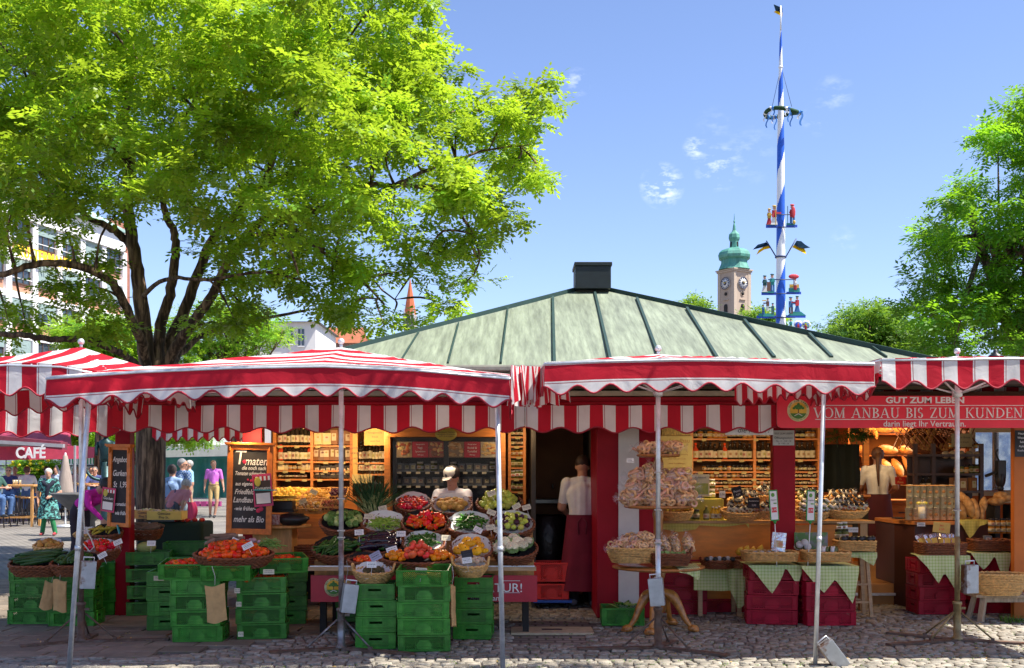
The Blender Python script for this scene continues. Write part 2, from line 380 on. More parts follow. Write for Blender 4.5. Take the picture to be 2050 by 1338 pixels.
while Yy < 13.0:
 big = Yy < 9.3
 hgt = .084 + rg.uniform(-.010,.012); x = -6.2 - rg.uniform(0,.2)
 while x < 7.4:
  bigl = x < -2.4 and Yy < 9.3
  w = rg.uniform(.075,.14) if not bigl else rg.uniform(.16,.30)
  yy = Yy + .10*math.sin(x*.9 + Yy*.7) + .03*math.sin(x*2.7)
  cxx,cyy = x + w/2,yy + hgt/2
  if not inpoly(cxx,cyy,slab2d) and not inpoly(cxx,cyy,man2d) and abs(cxx) < cyy*.52 + .4 and not (Yy > 12.0 and cxx < -3):
   g = .0075; z = rg.uniform(-.008,.004)
   q = [(x + g,yy + g),(x + w - g,yy + g),(x + w - g,yy + hgt - g),(x + g,yy + hgt - g)]
   q = [(a + rg.uniform(-.009,.009),b_ + rg.uniform(-.008,.008)) for a,b_ in q]
   qm = [((a - cxx)*.97 + cxx,(b_ - cyy)*.95 + cyy,z - .006) for a,b_ in q]
   tx,ty = rg.uniform(-.06,.06),rg.uniform(-.08,.08)
   top = [((a - cxx)*.87 + cxx,(b_ - cyy)*.84 + cyy,z + (a - cxx)*tx + (b_ - cyy)*ty) for a,b_ in q]
   cb.add([(a,b_,-.0215) for a,b_ in q] + qm + top,[(i,(i + 1) % 4,4 + (i + 1) % 4,4 + i) for i in range(4)] + [(4 + i,4 + (i + 1) % 4,8 + (i + 1) % 4,8 + i) for i in range(4)] + [(8,9,10,11)],sm=True,rn=rg.random())
  x += w
 Yy += hgt
tag(cb.build('cobblestone_road',mat('cobble_granite',(.29,.262,.212),.8,var=.34,vs=22,bump=.6,bs=70,rnd=.33)),kind='structure')
mh = empty('manhole_cover',gpt(1105,1262),'square concrete manhole slab set flush in the cobbles','manhole')
b = MB(); b.box((0,0,-.006),(.80,.42,.024),0); b.build('concrete_slab',mat('concrete',(.52,.42,.27),.9,var=.15,vs=9,bump=.3),mh,bevel=.004)
b = MB(); b.box((0,.01,.0075),(.20,.075,.004),0); b.build('grip_slot',M_black,mh)
# moss, weeds and small fallen leaves between the stones
wb = MB()
for i in range(700):
 px = rg.uniform(1000,2050); py = rg.uniform(1245,1345)
 if rg.random() < .15:px = rg.uniform(250,1000); py = rg.uniform(1300,1340)
 c = gpt(px,py,-.004)
 for k in range(rg.randint(2,7)):
  a = rg.uniform(0,6.28); l = rg.uniform(.006,.016); q = c + Vector((rg.uniform(-.02,.02),rg.uniform(-.01,.01),0)); d = Vector((math.cos(a),math.sin(a),rg.uniform(.3,1)))*l; n_ = Vector((-math.sin(a),math.cos(a),0))*.005
  wb.add([q - n_,q + n_,q + d],[(0,1,2)],rn=rg.random())
c0 = gpt(2035,1245)
for k in range(160):
 a = rg.uniform(0,6.28); q = c0 + Vector((rg.uniform(-.14,.2),rg.uniform(-.05,.1),-.01)); d = Vector((math.cos(a)*.04,math.sin(a)*.04,rg.uniform(.03,.10))); n_ = Vector((-math.sin(a),math.cos(a),0))*.006
 wb.add([q - n_,q + n_,q + d],[(0,1,2)],rn=rg.random())
tag(wb.build('weeds',mat('weed_green',(.12,.22,.03),.8,rnd=.4,trans=.3,tcol=(.2,.4,.03))),'green weeds and moss growing between the cobbles','weeds',kind='stuff')
lb = MB()
for i in range(230):
 c = gpt(rg.uniform(-40,2090),rg.uniform(1195,1345),.004) if i < 190 else gpt(rg.uniform(0,2050),rg.uniform(1170,1220),.004)
 a = rg.uniform(0,6.28); l = rg.uniform(.008,.022); d = Vector((math.cos(a),math.sin(a),0))*l; n_ = Vector((-math.sin(a),math.cos(a),0))*l*.45
 lb.add([c - d,c - n_ + Vector((0,0,.004)),c + d,c + n_ + Vector((0,0,.006))],[(0,1,2,3)],rn=rg.random())
tag(lb.build('fallen_leaves',mat('dry_leaf',(.50,.33,.08),.8,rnd=.35)),'small yellow leaves fallen on the paving','leaves',kind='stuff')
# ---------------------------------------------------------------- market pavilion
M_copper = mat('copper_patina',(.255,.29,.205),.6,.1,var=.24,vs=9,c2=(.185,.21,.15),mixs=3.2,bump=.35,bs=9,stretch=(2.6,.22,.22),contrast=(.4,.62))
M_seam = mat('roof_seam_dark',(.015,.045,.038),.6)
pav = empty('market_pavilion',(1.1,12,0),'market pavilion with a green copper hipped roof behind the parasols','pavilion')
IM = Tm(-1.1,-12,0)
def pb_(b,name,m,bevel=0,parent=None):
 o = b.build(name,m,parent or pav,bevel=bevel)
 if parent is None:o.matrix_local = IM
 return o
EZ,EY = 2.60,10.95
xl,xr = -2.25,4.45; ap0 = P(1150,583,14.7); ap1 = P(1222,583,14.7); yb = 18.5
A = Vector((xl,EY,EZ)); B = Vector((xr,EY,EZ)); C_ = Vector((xr,yb,EZ)); D = Vector((xl,yb,EZ))
b = MB()
def roofgrid(a,bb,c,d,n=10):
 b.grid(lambda u,v:(a.lerp(bb,u)).lerp(d.lerp(c,u),v) + Vector((0,0,.012*math.sin(u*9 + v*4)*(1 - v))),n*2,n,sm=True)
roofgrid(A,B,ap1,ap0); roofgrid(C_,D,ap0 + Vector((0,.02,0)),ap1 + Vector((0,.02,0)))
b.add([B,C_,ap1],[(0,1,2)]); b.add([D,A,ap0],[(0,1,2)])
roof = pb_(b,'roof',M_copper)
def roofz(X,Y):return EZ + (ap0.z - EZ)*(Y - EY)/(ap0.y - EY)
b = MB()
nrm = Vector((0,-(ap0.z - EZ),ap0.y - EY)).normalized()
for xb,yb_,xt,yt in ((897,728,918,650),(1003,730,1017,620),(1110,730,1107,597),(1222,716,1190,584),(1320,712,1275,599),(1435,712,1375,619),(1550,712,1490,643),(1665,712,1620,671),(1775,712,1745,697),(800,728,838,668)):
 # intersect the two pixel rays with the roof plane
 def hit(px,py):
  k = (935 - py)/F; m_ = (ap0.z - EZ)/(ap0.y - EY)
  Y = (EZ - EYE - m_*EY)/(k - m_); return P(px,py,Y)
 a_,t_ = hit(xb,min(yb_ + 6,730)),hit(xt,yt)
 wdt = .03 if 1100 < xb < 1700 else .014
 b.beam(a_ + nrm*.012,t_ + nrm*.012,wdt,.035,up=nrm)
for a_,t_,w in ((A,ap0,.05),(B,ap1,.05)):b.beam(a_ + Vector((0,0,.02)),t_ + Vector((0,0,.02)),w,w)
o = b.build('seam',M_seam,roof)
b = MB(); c = P(1185,557,14.75); w = 70*14.75/F
b.box((c.x,c.y,c.z - .03),(w,.5,.30)); b.box((c.x,c.y,c.z + .145),(w + .03,.53,.05)); pb_(b,'roof_vent',mat('dark_copper',(.010,.018,.02),.5,.2,var=.3),.008)
b = MB(); b.box((1.1,EY + .02,EZ - .02),(6.85,.12,.07)); pb_(b,'gutter',mat('zinc_grey',(.28,.27,.22),.5,.5,var=.2),.02)
b = MB(); b.box((1.1,EY + .14,EZ - .14),(6.7,.10,.16)); pb_(b,'eave_board',mat('eave_olive',(.20,.19,.11),.7))
# flat canopy deck carrying the awning, wider than the roof
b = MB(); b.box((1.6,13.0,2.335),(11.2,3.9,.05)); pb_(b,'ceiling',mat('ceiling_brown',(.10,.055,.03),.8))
b = MB(); b.box((1.6,13.6,2.42),(11.2,4.1,.06)); b.box((1.6,11.2,2.43),(11.2,.9,.04)); pb_(b,'canopy_deck',mat('bitumen',(.07,.065,.06),.9))
b = MB(); b.box((-.65,11.04,2.255),(6.6,.12,.09)); pb_(b,'fascia_beam',M_maroon,.008)
b = MB(); b.box((-.65,10.99,2.335),(6.6,.06,.05)); pb_(b,'canopy_edge',mat('beige_edge',(.50,.45,.32),.7,var=.2),.004)
# pillars
pil = ((250,11.95,.16,.16),(508,11.9,.21,.14),(1567,11.72,.235,.14))
for px,Y,w,d in pil:
 b = MB(); b.box(((px - 1025)*Y/F,Y,1.13),(w,d,2.3)); pb_(b,'pillar',M_maroon,.008)
# the red and white panelled corner pier
b = MB(); x0 = (1195 - 1025)*11.65/F; x1 = (1320 - 1025)*11.65/F
b.box(((x0 + x1)/2,12.45,1.14),(x1 - x0,1.6,2.28)); pier = pb_(b,'corner_pier',M_maroon,.006)
b = MB(); xw0 = (1238 - 1025)*11.64/F; xw1 = (1279 - 1025)*11.64/F
b.grid(lambda u,v:Vector((xw0 + (xw1 - xw0)*u,11.637 - .004 - .008*abs(noise.noise(Vector((u*1.6,v*7,3))))*math.sin(u*PI),.01 + 2.2*v)),8,50)
b.build('white_stripe_panel',mat('white_sheet_metal',(.72,.69,.66),.35,var=.05),pier)
# walls of the shop: back walls, partition, kitchen
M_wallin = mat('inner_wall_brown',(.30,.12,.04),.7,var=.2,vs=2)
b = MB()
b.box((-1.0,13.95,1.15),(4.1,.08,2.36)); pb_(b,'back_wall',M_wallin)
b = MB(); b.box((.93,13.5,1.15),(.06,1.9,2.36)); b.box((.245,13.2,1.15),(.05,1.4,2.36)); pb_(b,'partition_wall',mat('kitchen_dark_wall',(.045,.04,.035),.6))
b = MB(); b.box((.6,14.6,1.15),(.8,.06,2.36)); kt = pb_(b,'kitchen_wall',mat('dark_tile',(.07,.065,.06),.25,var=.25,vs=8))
b = MB()
for i in range(7):b.box((.6,14.565,.75 + i*.2),(.78,.006,.008))
for i in range(5):b.box((.28 + i*.16,14.565,1.3),(.008,.006,1.5))
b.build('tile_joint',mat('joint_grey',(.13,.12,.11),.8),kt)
b = MB()
b.box((2.26,14.1,1.15),(2.3,.06,2.3)); pb_(b,'shelf_wall',mat('ochre_wall',(.30,.16,.04),.7,var=.1))
b = MB(); b.box((4.9,18.0,1.4),(5.2,.08,2.6)); pb_(b,'bakery_wall',mat('bakery_orange_wall',(.40,.13,.03),.7,var=.15,vs=3))
b = MB(); b.box((7.15,13.4,1.2),(.08,3.4,2.4)); b.box((5.75,11.62,1.2),(.92,.08,2.4)); b.box((6.7,15.08,.64),(1.0,.08,1.28)); b.box((6.7,15.08,2.28),(1.0,.08,.36)); b.box((6.28,15.08,1.65),(.10,.08,.85)); b.box((7.05,15.08,1.65),(.22,.08,.85)); pb_(b,'side_wall',mat('orange_end_wall',(.55,.14,.012),.6,var=.12,vs=2),.005)
b = MB(); b.box((4.1,15.4,.1),(6.0,5.2,.28)); pb_(b,'shop_floor',mat('warm_lino',(.50,.24,.07),.4,var=.1,vs=3),.01)
b = MB(); b.box((3.9,12.775,.12),(5.2,.035,.03)); pb_(b,'floor_threshold',M_steel)
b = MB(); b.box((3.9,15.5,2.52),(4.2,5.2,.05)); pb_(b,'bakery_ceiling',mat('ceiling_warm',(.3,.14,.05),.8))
b = MB()
for px,Y in ((1733,15.6),):b.box(((px - 1025)*Y/F,Y,1.35),(.08,.08,2.3))
pb_(b,'inner_post',M_woodo,.004)
# warm lamps inside the shop (one is in view, the others are unseen)
def lamp(px,py,Y,e_,size,label,vis=True,col=(1,.66,.34),tgt=None):
 p = P(px,py,Y); o = empty('spot_lamp',p,label,'lamp')
 b = MB(); b.lathe([(.0,.05),(.035,.05),(.04,.0),(.052,-.03),(.048,-.03),(.034,-.004),(0,-.004)],n=14); b.build('lamp_housing',mat('lamp_white',(.5,.46,.4),.4),o)
 b = MB(); b.ell((0,0,-.018),(.038,.038,.022)); b.build('bulb',mat('lit_bulb',(1,.66,.16),.4,emit=3.0,var=0),o)
 l = bpy.data.lights.new('lamp_light','AREA'); l.energy = e_*.34; l.size = size; l.shape = 'DISK'; l.color = col
 lo = bpy.data.objects.new('lamp_light',l); COL.objects.link(lo); lo.parent = o; lo.location = (0,0,-.06)
 if tgt is not None:
  lo.rotation_euler = (Vector(tgt) - p).to_track_quat('-Z','Y').to_euler()
 return o
# ---------------------------------------------------------------- striped awnings and market parasols
def stripe(ph,trans=.33,w=.13):return stripe_mat('striped_cloth_%d_%d' % (ph*100,w*1000),RED,(.86,.85,.84),w,ph,trans)
M_pipe = mat('red_piping',(.34,.01,.03),.7)
def scallop(s,n_w,a):return a*math.cos(2*PI*s/n_w)
def valance(b,pb,path,up,drop,wave,amp,uvmode,u0=0,seed=0,piping=True,nsub=10,out=None):
 """hang a scalloped strip from a polyline path; uvmode 'across' -> stripes vertical, 'along' -> bands parallel to the edge"""
 pts = []; L = 0; pr = None
 dist = [0]
 for i in range(1,len(path)):dist.append(dist[-1] + (path[i] - path[i - 1]).length)
 tot = dist[-1]; nseg = max(8,int(tot/(wave/nsub)))
 nw = round(tot/wave); wv = tot/nw
 top = []; 
 for i in range(nseg + 1):
  s = tot*i/nseg; k = 0
  while k < len(dist) - 2 and dist[k + 1] < s:k += 1
  t = (s - dist[k])/(dist[k + 1] - dist[k]); p = path[k].lerp(path[k + 1],t)
  d = (path[k + 1] - path[k]).normalized(); nrm_ = Vector((d.y,-d.x,0)).normalized()
  top.append((p,nrm_,s))
 rows = 5; vs = []; uvs = []
 for j in range(rows + 1):
  f = j/rows
  for p,nn,s in top:
   dr = drop + amp*math.cos(2*PI*s/wv)*-1
   w_ = .02*noise.noise(Vector((s*2.6,seed*5.3,f*.7))) + .012*noise.noise(Vector((s*9,seed,2)))
   q = p + Vector((0,0,-dr*f)) + nn*(w_*f + .012*f)
   vs.append(q); uvs.append((u0 + s,0) if uvmode == 'across' else (u0 + dr*f,0))
 W = len(top)
 b.add(vs,[(j*W + i,j*W + i + 1,(j + 1)*W + i + 1,(j + 1)*W + i) for j in range(rows) for i in range(W - 1)],0,True,None,uvs)
 if piping:pb.tube(vs[rows*W:],.008,6)
def parasol(name,X0,X1,Y0,Y1,pk,zmid,zc,drop,sdir,ph,label,yaw=0,wave=.26,amp=.035,w=.13,footz=0,seed=1):
 """rectangular market parasol; pk = world point of the peak; sdir 'x' = stripes run along X, 'y' = along Y"""
 root = empty(name,(pk[0],pk[1],0),label,'market parasol','red and white striped market parasols')
 T = Matrix.Rotation(yaw,4,'Z')
 x0,x1,y0,y1 = X0 - pk[0],X1 - pk[0],Y0 - pk[1],Y1 - pk[1]; zp = pk[2]
 def hgt(x,y):
  u = x/(x1 if x > 0 else x0) if x else 0; v = y/(y1 if y > 0 else y0) if y else 0
  m_ = max(u,v); q = min(u,v)/m_ if m_ > 1e-6 else 0
  ze = zmid + (zc - zmid)*q ** 1.6
  z = zp + (ze - zp)*m_
  return z - .035*math.sin(PI*m_)*(1 - abs(2*q - 1) ** 4)*.8 + .006*noise.noise(Vector((x*3,y*3,seed)))
 b = MB(); N_ = 44
 fn = lambda u,v:Vector(((x0 + (x1 - x0)*u),(y0 + (y1 - y0)*v),hgt(x0 + (x1 - x0)*u,y0 + (y1 - y0)*v)))
 if sdir == 'x':uvf = lambda u,v:(-(y0 + (y1 - y0)*v) + y0,0)
 else:uvf = lambda u,v:(x0 + (x1 - x0)*u,0)
 b.grid(fn,N_,N_,0,True,uvf)
 pi_ = MB()
 def edge(ax,ay,bx,by):return [Vector((ax + (bx - ax)*i/20,ay + (by - ay)*i/20,hgt(ax + (bx - ax)*i/20,ay + (by - ay)*i/20))) for i in range(21)]
 fr = 'along' if sdir == 'x' else 'across'; sd = 'across' if sdir == 'x' else 'along'
 for k,(e,mode,u0) in enumerate(((edge(x0,y0,x1,y0),fr,0 if sdir == 'x' else x0),(edge(x1,y0,x1,y1),sd,0 if sdir == 'x' else x1),(edge(x1,y1,x0,y1),fr,y1 - y0 if sdir == 'x' else x1),(edge(x0,y1,x0,y0),sd,0 if sdir == 'x' else x0))):
  if k == 2 and sdir == 'x':continue
  valance(b,pi_,e,None,drop,wave,amp,mode,u0,seed + k)
 can = b.build('canopy',stripe(ph,w=w),root,T)
 pi_.build('piping',M_pipe,can)
 # frame
 f = MB(); zh = zp - .35
 for i,j in ((0,0),(1,0),(0,1),(1,1)):
  cx,cy = (x0,x1)[i],(y0,y1)[j]; e = Vector((cx,cy,hgt(cx,cy) - .02)); f.tube([(0,0,zp - .06),e*.5 + Vector((0,0,(zp - .02)*.5)),e],.011,6)
  mpt = Vector((cx*.5,cy*.5,hgt(cx*.5,cy*.5) - .025)); f.tube([(0,0,zh),mpt],.009,6)
 for cx,cy in ((x0,0),(x1,0),(0,y0),(0,y1)):
  e = Vector((cx,cy,hgt(cx,cy) - .02)); f.tube([(0,0,zp - .06),e],.010,6)
 for e in (edge(x0,y0,x1,y0),edge(x1,y0,x1,y1),edge(x1,y1,x0,y1),edge(x0,y1,x0,y0)):f.tube([p - Vector((0,0,.018)) for p in e[::4]],.010,6)
 f.build('rib',M_steel,root,T)
 h = MB(); h.lathe([(.03,zh - .03),(.045,zh - .02),(.045,zh + .03),(.03,zh + .04)],n=14); h.build('hub',M_steel,root)
 f = MB(); f.ell((0,0,zp + .045),.03); f.lathe([(.014,zp - .02),(.014,zp + .03)],n=10); f.build('ball_finial',M_steel,root)
 return root
def tripod_pole(root,ztop,colm,angs,lens,lean=(0,0),wt=None,wrot=0,r=.021,brace=True,w_dx=.0,rust_low=True):
 """pole with flat foot bars and braces, children of the parasol"""
 b = MB(); b.tube([(0,0,.95),(lean[0],lean[1],ztop)],r,14); b.build('pole',M_steel,root)
 b = MB(); b.tube([(0,0,.32),(0,0,.96)],r*1.12,14); b.build('lower_pole',colm if rust_low else M_steel,root)
 b = MB(); b.lathe([(.05,.0),(.05,.03),(.034,.035),(.034,.33),(.042,.335),(.042,.36),(.03,.365)],n=14)
 b.box((.05,0,.30),(.05,.02,.02)); b.build('base_socket',colm,root)
 for a,l in zip(angs,lens):
  d = Vector((math.cos(a),math.sin(a),0))
  b = MB(); b.beam(d*.03 + Vector((0,0,.008)),d*l + Vector((0,0,.008)),.085,.02); b.box(d*min(.3,l*.6) + Vector((0,0,.025)),(.03,.03,.03),0,a); b.build('foot_bar',M_rust,root)
  if brace:b = MB(); b.tube([d*.035 + Vector((0,0,.26)),d*min(.3,l*.6) + Vector((0,0,.03))],.009,6); b.build('brace',colm,root)
def weight(loc,rot,label,rusty=False,h=.25):
 o = empty('parasol_weight',loc,label,'weight','steel weights hung on the parasol poles',rot)
 mm = mat('weight_steel' + ('_r' if rusty else ''),(.42,.44,.46),.45,.6,var=.15,vs=9,c2=(.16,.07,.03) if rusty else None,mixs=7,contrast=(.52,.62))
 b = MB(); b.box((0,0,-h/2 - .035),(.125,.09,h)); b.build('steel_box',mm,o,bevel=.004)
 b = MB(); b.tube([(-.045,0,-.04),(-.045,0,0),(.045,0,0),(.045,0,-.04)],.007,6); b.build('handle',M_steel,o)
 return o
def strap(root,zz,x=0,r=.03):
 b = MB()
 for z in zz:b = MB(); b.tube([(r*math.cos(a) + x,r*math.sin(a),z + .003*math.sin(3*a)) for a in [i*PI/6 for i in range(12)]],.006,6,closed=True); b.build('cord_binding',mat('pale_cord',(.6,.57,.5),.8),root)
U1 = parasol('market_parasol',-3.60,-.02,8.5,10.75,(-1.50,9.65,2.655),2.395,2.30,.215,'x',.923,'widest striped market parasol, its red front band facing over the green crates')
tripod_pole(U1,2.62,mat('worn_steel',(.36,.36,.37),.5,.6,var=.3,vs=15,c2=(.14,.08,.05),mixs=10),[R(200),R(-25),R(75)],[.62,.72,.5],wt=1)
strap(U1,(1.32,1.04,.98)); weight((-1.40,9.60,1.55 - .98 + .02 + .02),(0,R(8),R(20)),'plain grey steel weight on the pole of the widest parasol')
U2 = parasol('market_parasol',.26,2.90,8.8,10.9,(1.29,9.70,2.60),2.475,2.44,.235,'x',.88,'flat striped parasol standing over the cookie table, ball finial on top',seed=9)
tripod_pole(U2,2.56,M_rust,[R(186),R(-38),R(62)],[.72,.68,.42],rust_low=False)
strap(U2,(1.55,1.22,.93,.62)); weight((1.25,9.62,.66),(0,R(-6),R(-14)),'grey steel weight hung on the pole in front of the cookie table',h=.24)
U3 = parasol('market_parasol',2.96,5.62,8.82,11.2,(4.10,10.12,2.62),2.485,2.47,.22,'y',.1,'striped parasol before the long red shop banner',seed=21,w=.125)
tripod_pole(U3,2.58,mat('brassy_steel',(.30,.22,.10),.5,.5,var=.3,vs=15),[R(201),R(-22),R(138)],[.78,1.0,.66])
strap(U3,(1.2,)); weight((4.19,10.06,.74),(0,0,R(14)),'tarnished steel weight on the pole beside the big wicker basket',True,h=.26)
U0 = parasol('market_parasol',-5.55,-3.22,9.15,11.15,(-3.94,10.05,2.70),2.47,2.36,.24,'y',.3,'striped parasol at the left edge with a tall white ball finial',yaw=R(-4),seed=33)
tripod_pole(U0,2.66,M_rust,[R(213),R(8),R(95)],[.52,.78,.4])
strap(U0,(1.22,1.02)); weight((-3.84,9.98,.78),(0,R(4),R(30)),'rust streaked steel weight on the pole of the parasol above the cucumbers',True)
b = MB()   # loose cord hanging beside the pole
b.tube([(.02,-.03,1.9),(.05,-.03,1.6),(.03,-.03,1.3),(.04,-.03,1.05),(.10,-.03,.95),(.13,-.03,.87),(.09,-.03,.83),(.03,-.03,.9)],.006,6)
b.build('loose_cord',mat('pale_cord',(.6,.57,.5),.8),U0)
# corner support poles at the front of the parasols
def leg(root,foot,top,r=.02,cl=None):
 b = MB(); b.tube([foot,top],r,14); o = b.build('corner_pole',M_steel,root); o.matrix_local = root.matrix_world.inverted() if False else Tm(-root.location)
 b = MB(); b.lathe([(r + .004,-.02),(r + .004,.02)],c=Vector(foot).lerp(Vector(top),.42),n=12); b.build('clamp',M_steel,o)
leg(U1,gpt(138,1346),(-3.30,8.6,2.30)); leg(U1,gpt(1007,1352),(-.12,8.6,2.30))
leg(U2,gpt(1632,1330),((1651 - 1025)*8.9/F,8.9,2.42),.018)
weight((gpt(1638,1300).x - .19,8.86,.21),(R(8),R(-38),0),'rusty steel weight leaning at the foot of the thin tilted pole',True,h=.26)
# gathered folds of cloth between the two middle parasols
b = MB(); pi_ = MB()
for k,(px,Y,yw) in enumerate(((1062,9.7,1.25),(1088,9.3,1.0),(1042,9.1,1.35))):
 o_ = P(px,740 if k == 0 else 735,Y); d = Vector((math.cos(yw),math.sin(yw),0))
 def fn(u,v,o_=o_,d=d,k=k):
  q = o_ + d*(u - .5)*.75 + Vector((.035*math.sin(u*26 + k)*(.3 + v),-.04*math.sin(u*22)*(.3 + v),-.30*v - .03*math.sin(u*19)*v + .03*(u - .5)))
  return q
 b.grid(fn,60,6,0,True,lambda u,v:(u*1.5,0))
fc = empty('folded_valance',P(1070,770,9.5),'bunched striped valance hanging between the two middle parasols','awning cloth')
o = b.build('cloth',stripe(.2,w=.045),fc); o.matrix_local = Tm(-fc.location)
# gathered cloth corner at the back of parasol two
b = MB(); pi_ = MB()
pts = [P(1470,765,10.3),P(1500,762,10.3),P(1545,758,10.35),P(1575,752,10.4),P(1650,752,10.4),P(1745,755,10.5)]
vb = MB(); valance(vb,pi_,pts,None,.20,.12,.03,'across',0,5)
fc2 = empty('inner_valance',pts[2],'short striped inner valance above the sign logo','awning cloth')
o = vb.build('cloth',stripe(.3,w=.05),fc2); o.matrix_local = Tm(-fc2.location)
o = pi_.build('piping',M_pipe,fc2); o.matrix_local = Tm(-fc2.location)
# the building's own awning valance
def wall_valance(name,x0,x1,Y,y0=0,label='',drop=.24,zt=2.24,ph=.1,Y2=None,wave=.36,w=.13,amp=.028):
 b = MB(); pi_ = MB()
 Y2 = Y if Y2 is None else Y2
 path = [Vector((x0 + (x1 - x0)*i/30,Y + (Y2 - Y)*i/30 + .015*math.sin(i*1.3),zt + .004*math.sin(i*.9))) for i in range(31)]
 valance(b,pi_,path,None,drop,wave,amp,'across',0,int(x0*10) + 50)
 r_ = empty(name,((x0 + x1)/2,(Y + Y2)/2,zt),label,'awning')
 o = b.build('valance',stripe(ph,.22,w),r_); o.matrix_local = Tm(-r_.location)
 o2 = pi_.build('piping',M_pipe,r_); o2.matrix_local = Tm(-r_.location)
 b = MB(); b.tube([path[0] + Vector((0,.04,.02)),path[-1] + Vector((0,.04,.02))],.022,8); o3 = b.build('roller',M_maroon,r_); o3.matrix_local = Tm(-r_.location)
 return r_
wall_valance('shop_awning',(225 - 1025)*10.9/F,(1030 - 1025)*10.9/F + .1,10.9,label='long striped valance along the front of the vegetable stall',drop=.245,zt=2.21)
wall_valance('shop_awning',.13,2.62,10.9,label='striped valance between the kitchen door and the red banner',drop=.245,zt=2.21,ph=.5)
wall_valance('shop_awning',-4.65,-3.2,14.2,label='dark striped valance at the far side of the stall, before the white tent',drop=.2,zt=2.16,wave=.14,w=.07)
wall_valance('shop_awning',-5.9,-4.0,11.6,Y2=11.3,label='shaded striped valance under the leftmost parasol',drop=.3,zt=2.24,wave=.33)
# ---------------------------------------------------------------- trees
def leaf_mat(name,c,tc,rough=.42,tr=.42,rnd=.4,hue=.02):
 return mat(name,c,rough,trans=tr,tcol=tc,rnd=rnd,hue=hue,var=.18,vs=.9,spec=.35)
def leaves(name,parent,clusters,m,per,size,seed=1,droop=.3,nl=9,asp=.42,inv=None):
 """clusters = (center, radius, count factor). Sprays of paired leaflets along small twigs, drawn with numpy."""
 r = np.random.default_rng(seed); V = []; RN = []
 for c,rad,k in clusters:
  n = max(3,int(per*k))
  u = r.normal(size=(n,3)); u /= np.linalg.norm(u,axis=1)[:,None]
  pos = np.array(c) + u*(rad*r.random((n,1)) ** .5)*np.array([1.15,1.15,.5])
  d = u*.7 + r.normal(size=(n,3))*.45; d[:,2] = d[:,2]*.6 - droop*.8; d /= np.linalg.norm(d,axis=1)[:,None]
  up = r.normal(size=(n,3))*.24 + np.array([0,0,1.]); up -= d*(up*d).sum(1)[:,None]; up /= np.linalg.norm(up,axis=1)[:,None] + 1e-9
  sd = np.cross(d,up); sz = size*(.7 + .6*r.random((n,1))); cr = r.random()
  rn = np.clip(cr*.55 + r.random(n)*.45,0,1)
  for j in range(nl):
   t = (j // 2)*.55 + .1; s_ = 1 if j % 2 else -1
   if j == nl - 1:dirn = d; base = pos + d*sz*(t + .1)
   else:dirn = d*.35 + sd*s_*.9; base = pos + d*sz*t
   dirn = dirn + up*(r.random((n,1)) - .6)*.5
   dirn /= np.linalg.norm(dirn,axis=1)[:,None]
   wv = np.cross(dirn,up); wv /= np.linalg.norm(wv,axis=1)[:,None] + 1e-9
   wv = wv + up*(r.random((n,1)) - .5)*.5
   L_ = sz*(.95 + .3*r.random((n,1)))
   q = np.stack([base,base + dirn*L_*.5 + wv*L_*asp*.5,base + dirn*L_,base + dirn*L_*.5 - wv*L_*asp*.5],1)
   V.append(q.reshape(-1,3)); RN.append(rn)
 V = np.concatenate(V).astype('f'); RN = np.concatenate(RN).astype('f'); nf = len(RN)
 if inv is not None:V = V - np.array(inv,'f')
 me = bpy.data.meshes.new(name); me.vertices.add(len(V)); me.vertices.foreach_set('co',V.ravel())
 me.loops.add(nf*4); me.loops.foreach_set('vertex_index',np.arange(nf*4,dtype='i'))
 me.polygons.add(nf); me.polygons.foreach_set('loop_start',np.arange(nf,dtype='i')*4)
 try:me.polygons.foreach_set('loop_total',np.full(nf,4,'i'))
 except Exception:pass
 me.update(calc_edges=True); me.materials.append(m)
 at = me.attributes.new('rnd','FLOAT','FACE'); at.data.foreach_set('value',RN)
 return link(name,me,parent)
def smooth_path(pts,n=6):
 out = []
 for i in range(len(pts) - 1):
  p0 = pts[max(i - 1,0)]; p1 = pts[i]; p2 = pts[i + 1]; p3 = pts[min(i + 2,len(pts) - 1)]
  for k in range(n):
   t = k/n; out.append(.5*((2*p1) + (p2 - p0)*t + (2*p0 - 5*p1 + 4*p2 - p3)*t*t + (3*p1 - p0 - 3*p2 + p3)*t ** 3))
 out.append(pts[-1]); return out
M_bark = mat('ridged_bark',(.075,.042,.025),.9,var=.45,vs=9,bump=1.0,bs=16,stretch=(1.6,1.6,.2),c2=(.22,.14,.085),mixs=9,contrast=(.46,.6))
rt = random.Random(5)
tree = empty('locust_tree',P(300,1142,17.0),'big spreading locust tree with forked trunk behind the left parasols','tree')
TO = tree.location.copy(); ITree = Tm(-TO)
limbs = []
def limb(b,pts,r0,r1,wob=.03,n=10):
 v = smooth_path([P(*p) for p in pts]); m = len(v)
 for i in range(1,m - 1):v[i] = v[i] + Vector((noise.noise(Vector((i*.7,len(limbs),0))),noise.noise(Vector((i*.7,len(limbs),5))),noise.noise(Vector((i*.7,len(limbs),9)))))*wob
 rr = [r0 + (r1 - r0)*(i/(m - 1)) ** .8 for i in range(m)]
 b.tube(v,rr,n); limbs.append((v,rr)); return v
b = MB()
v = limb(b,[(300,1146,17),(302,1090,17),(301,1000,17),(302,900,17),(304,800,17),(306,735,17)],.215,.235,.012,16)
tb_ = b.build('trunk',M_bark,tree,ITree)
dmod = tb_.modifiers.new('sub','SUBSURF'); dmod.levels = dmod.render_levels = 1
b = MB()
limb(b,[(302,780,17),(292,700,16.9),(284,620,16.8),(274,540,16.7),(262,460,16.6),(256,400,16.5),(262,330,16.5),(250,240,16.5),(270,130,16.6)],.145,.045)
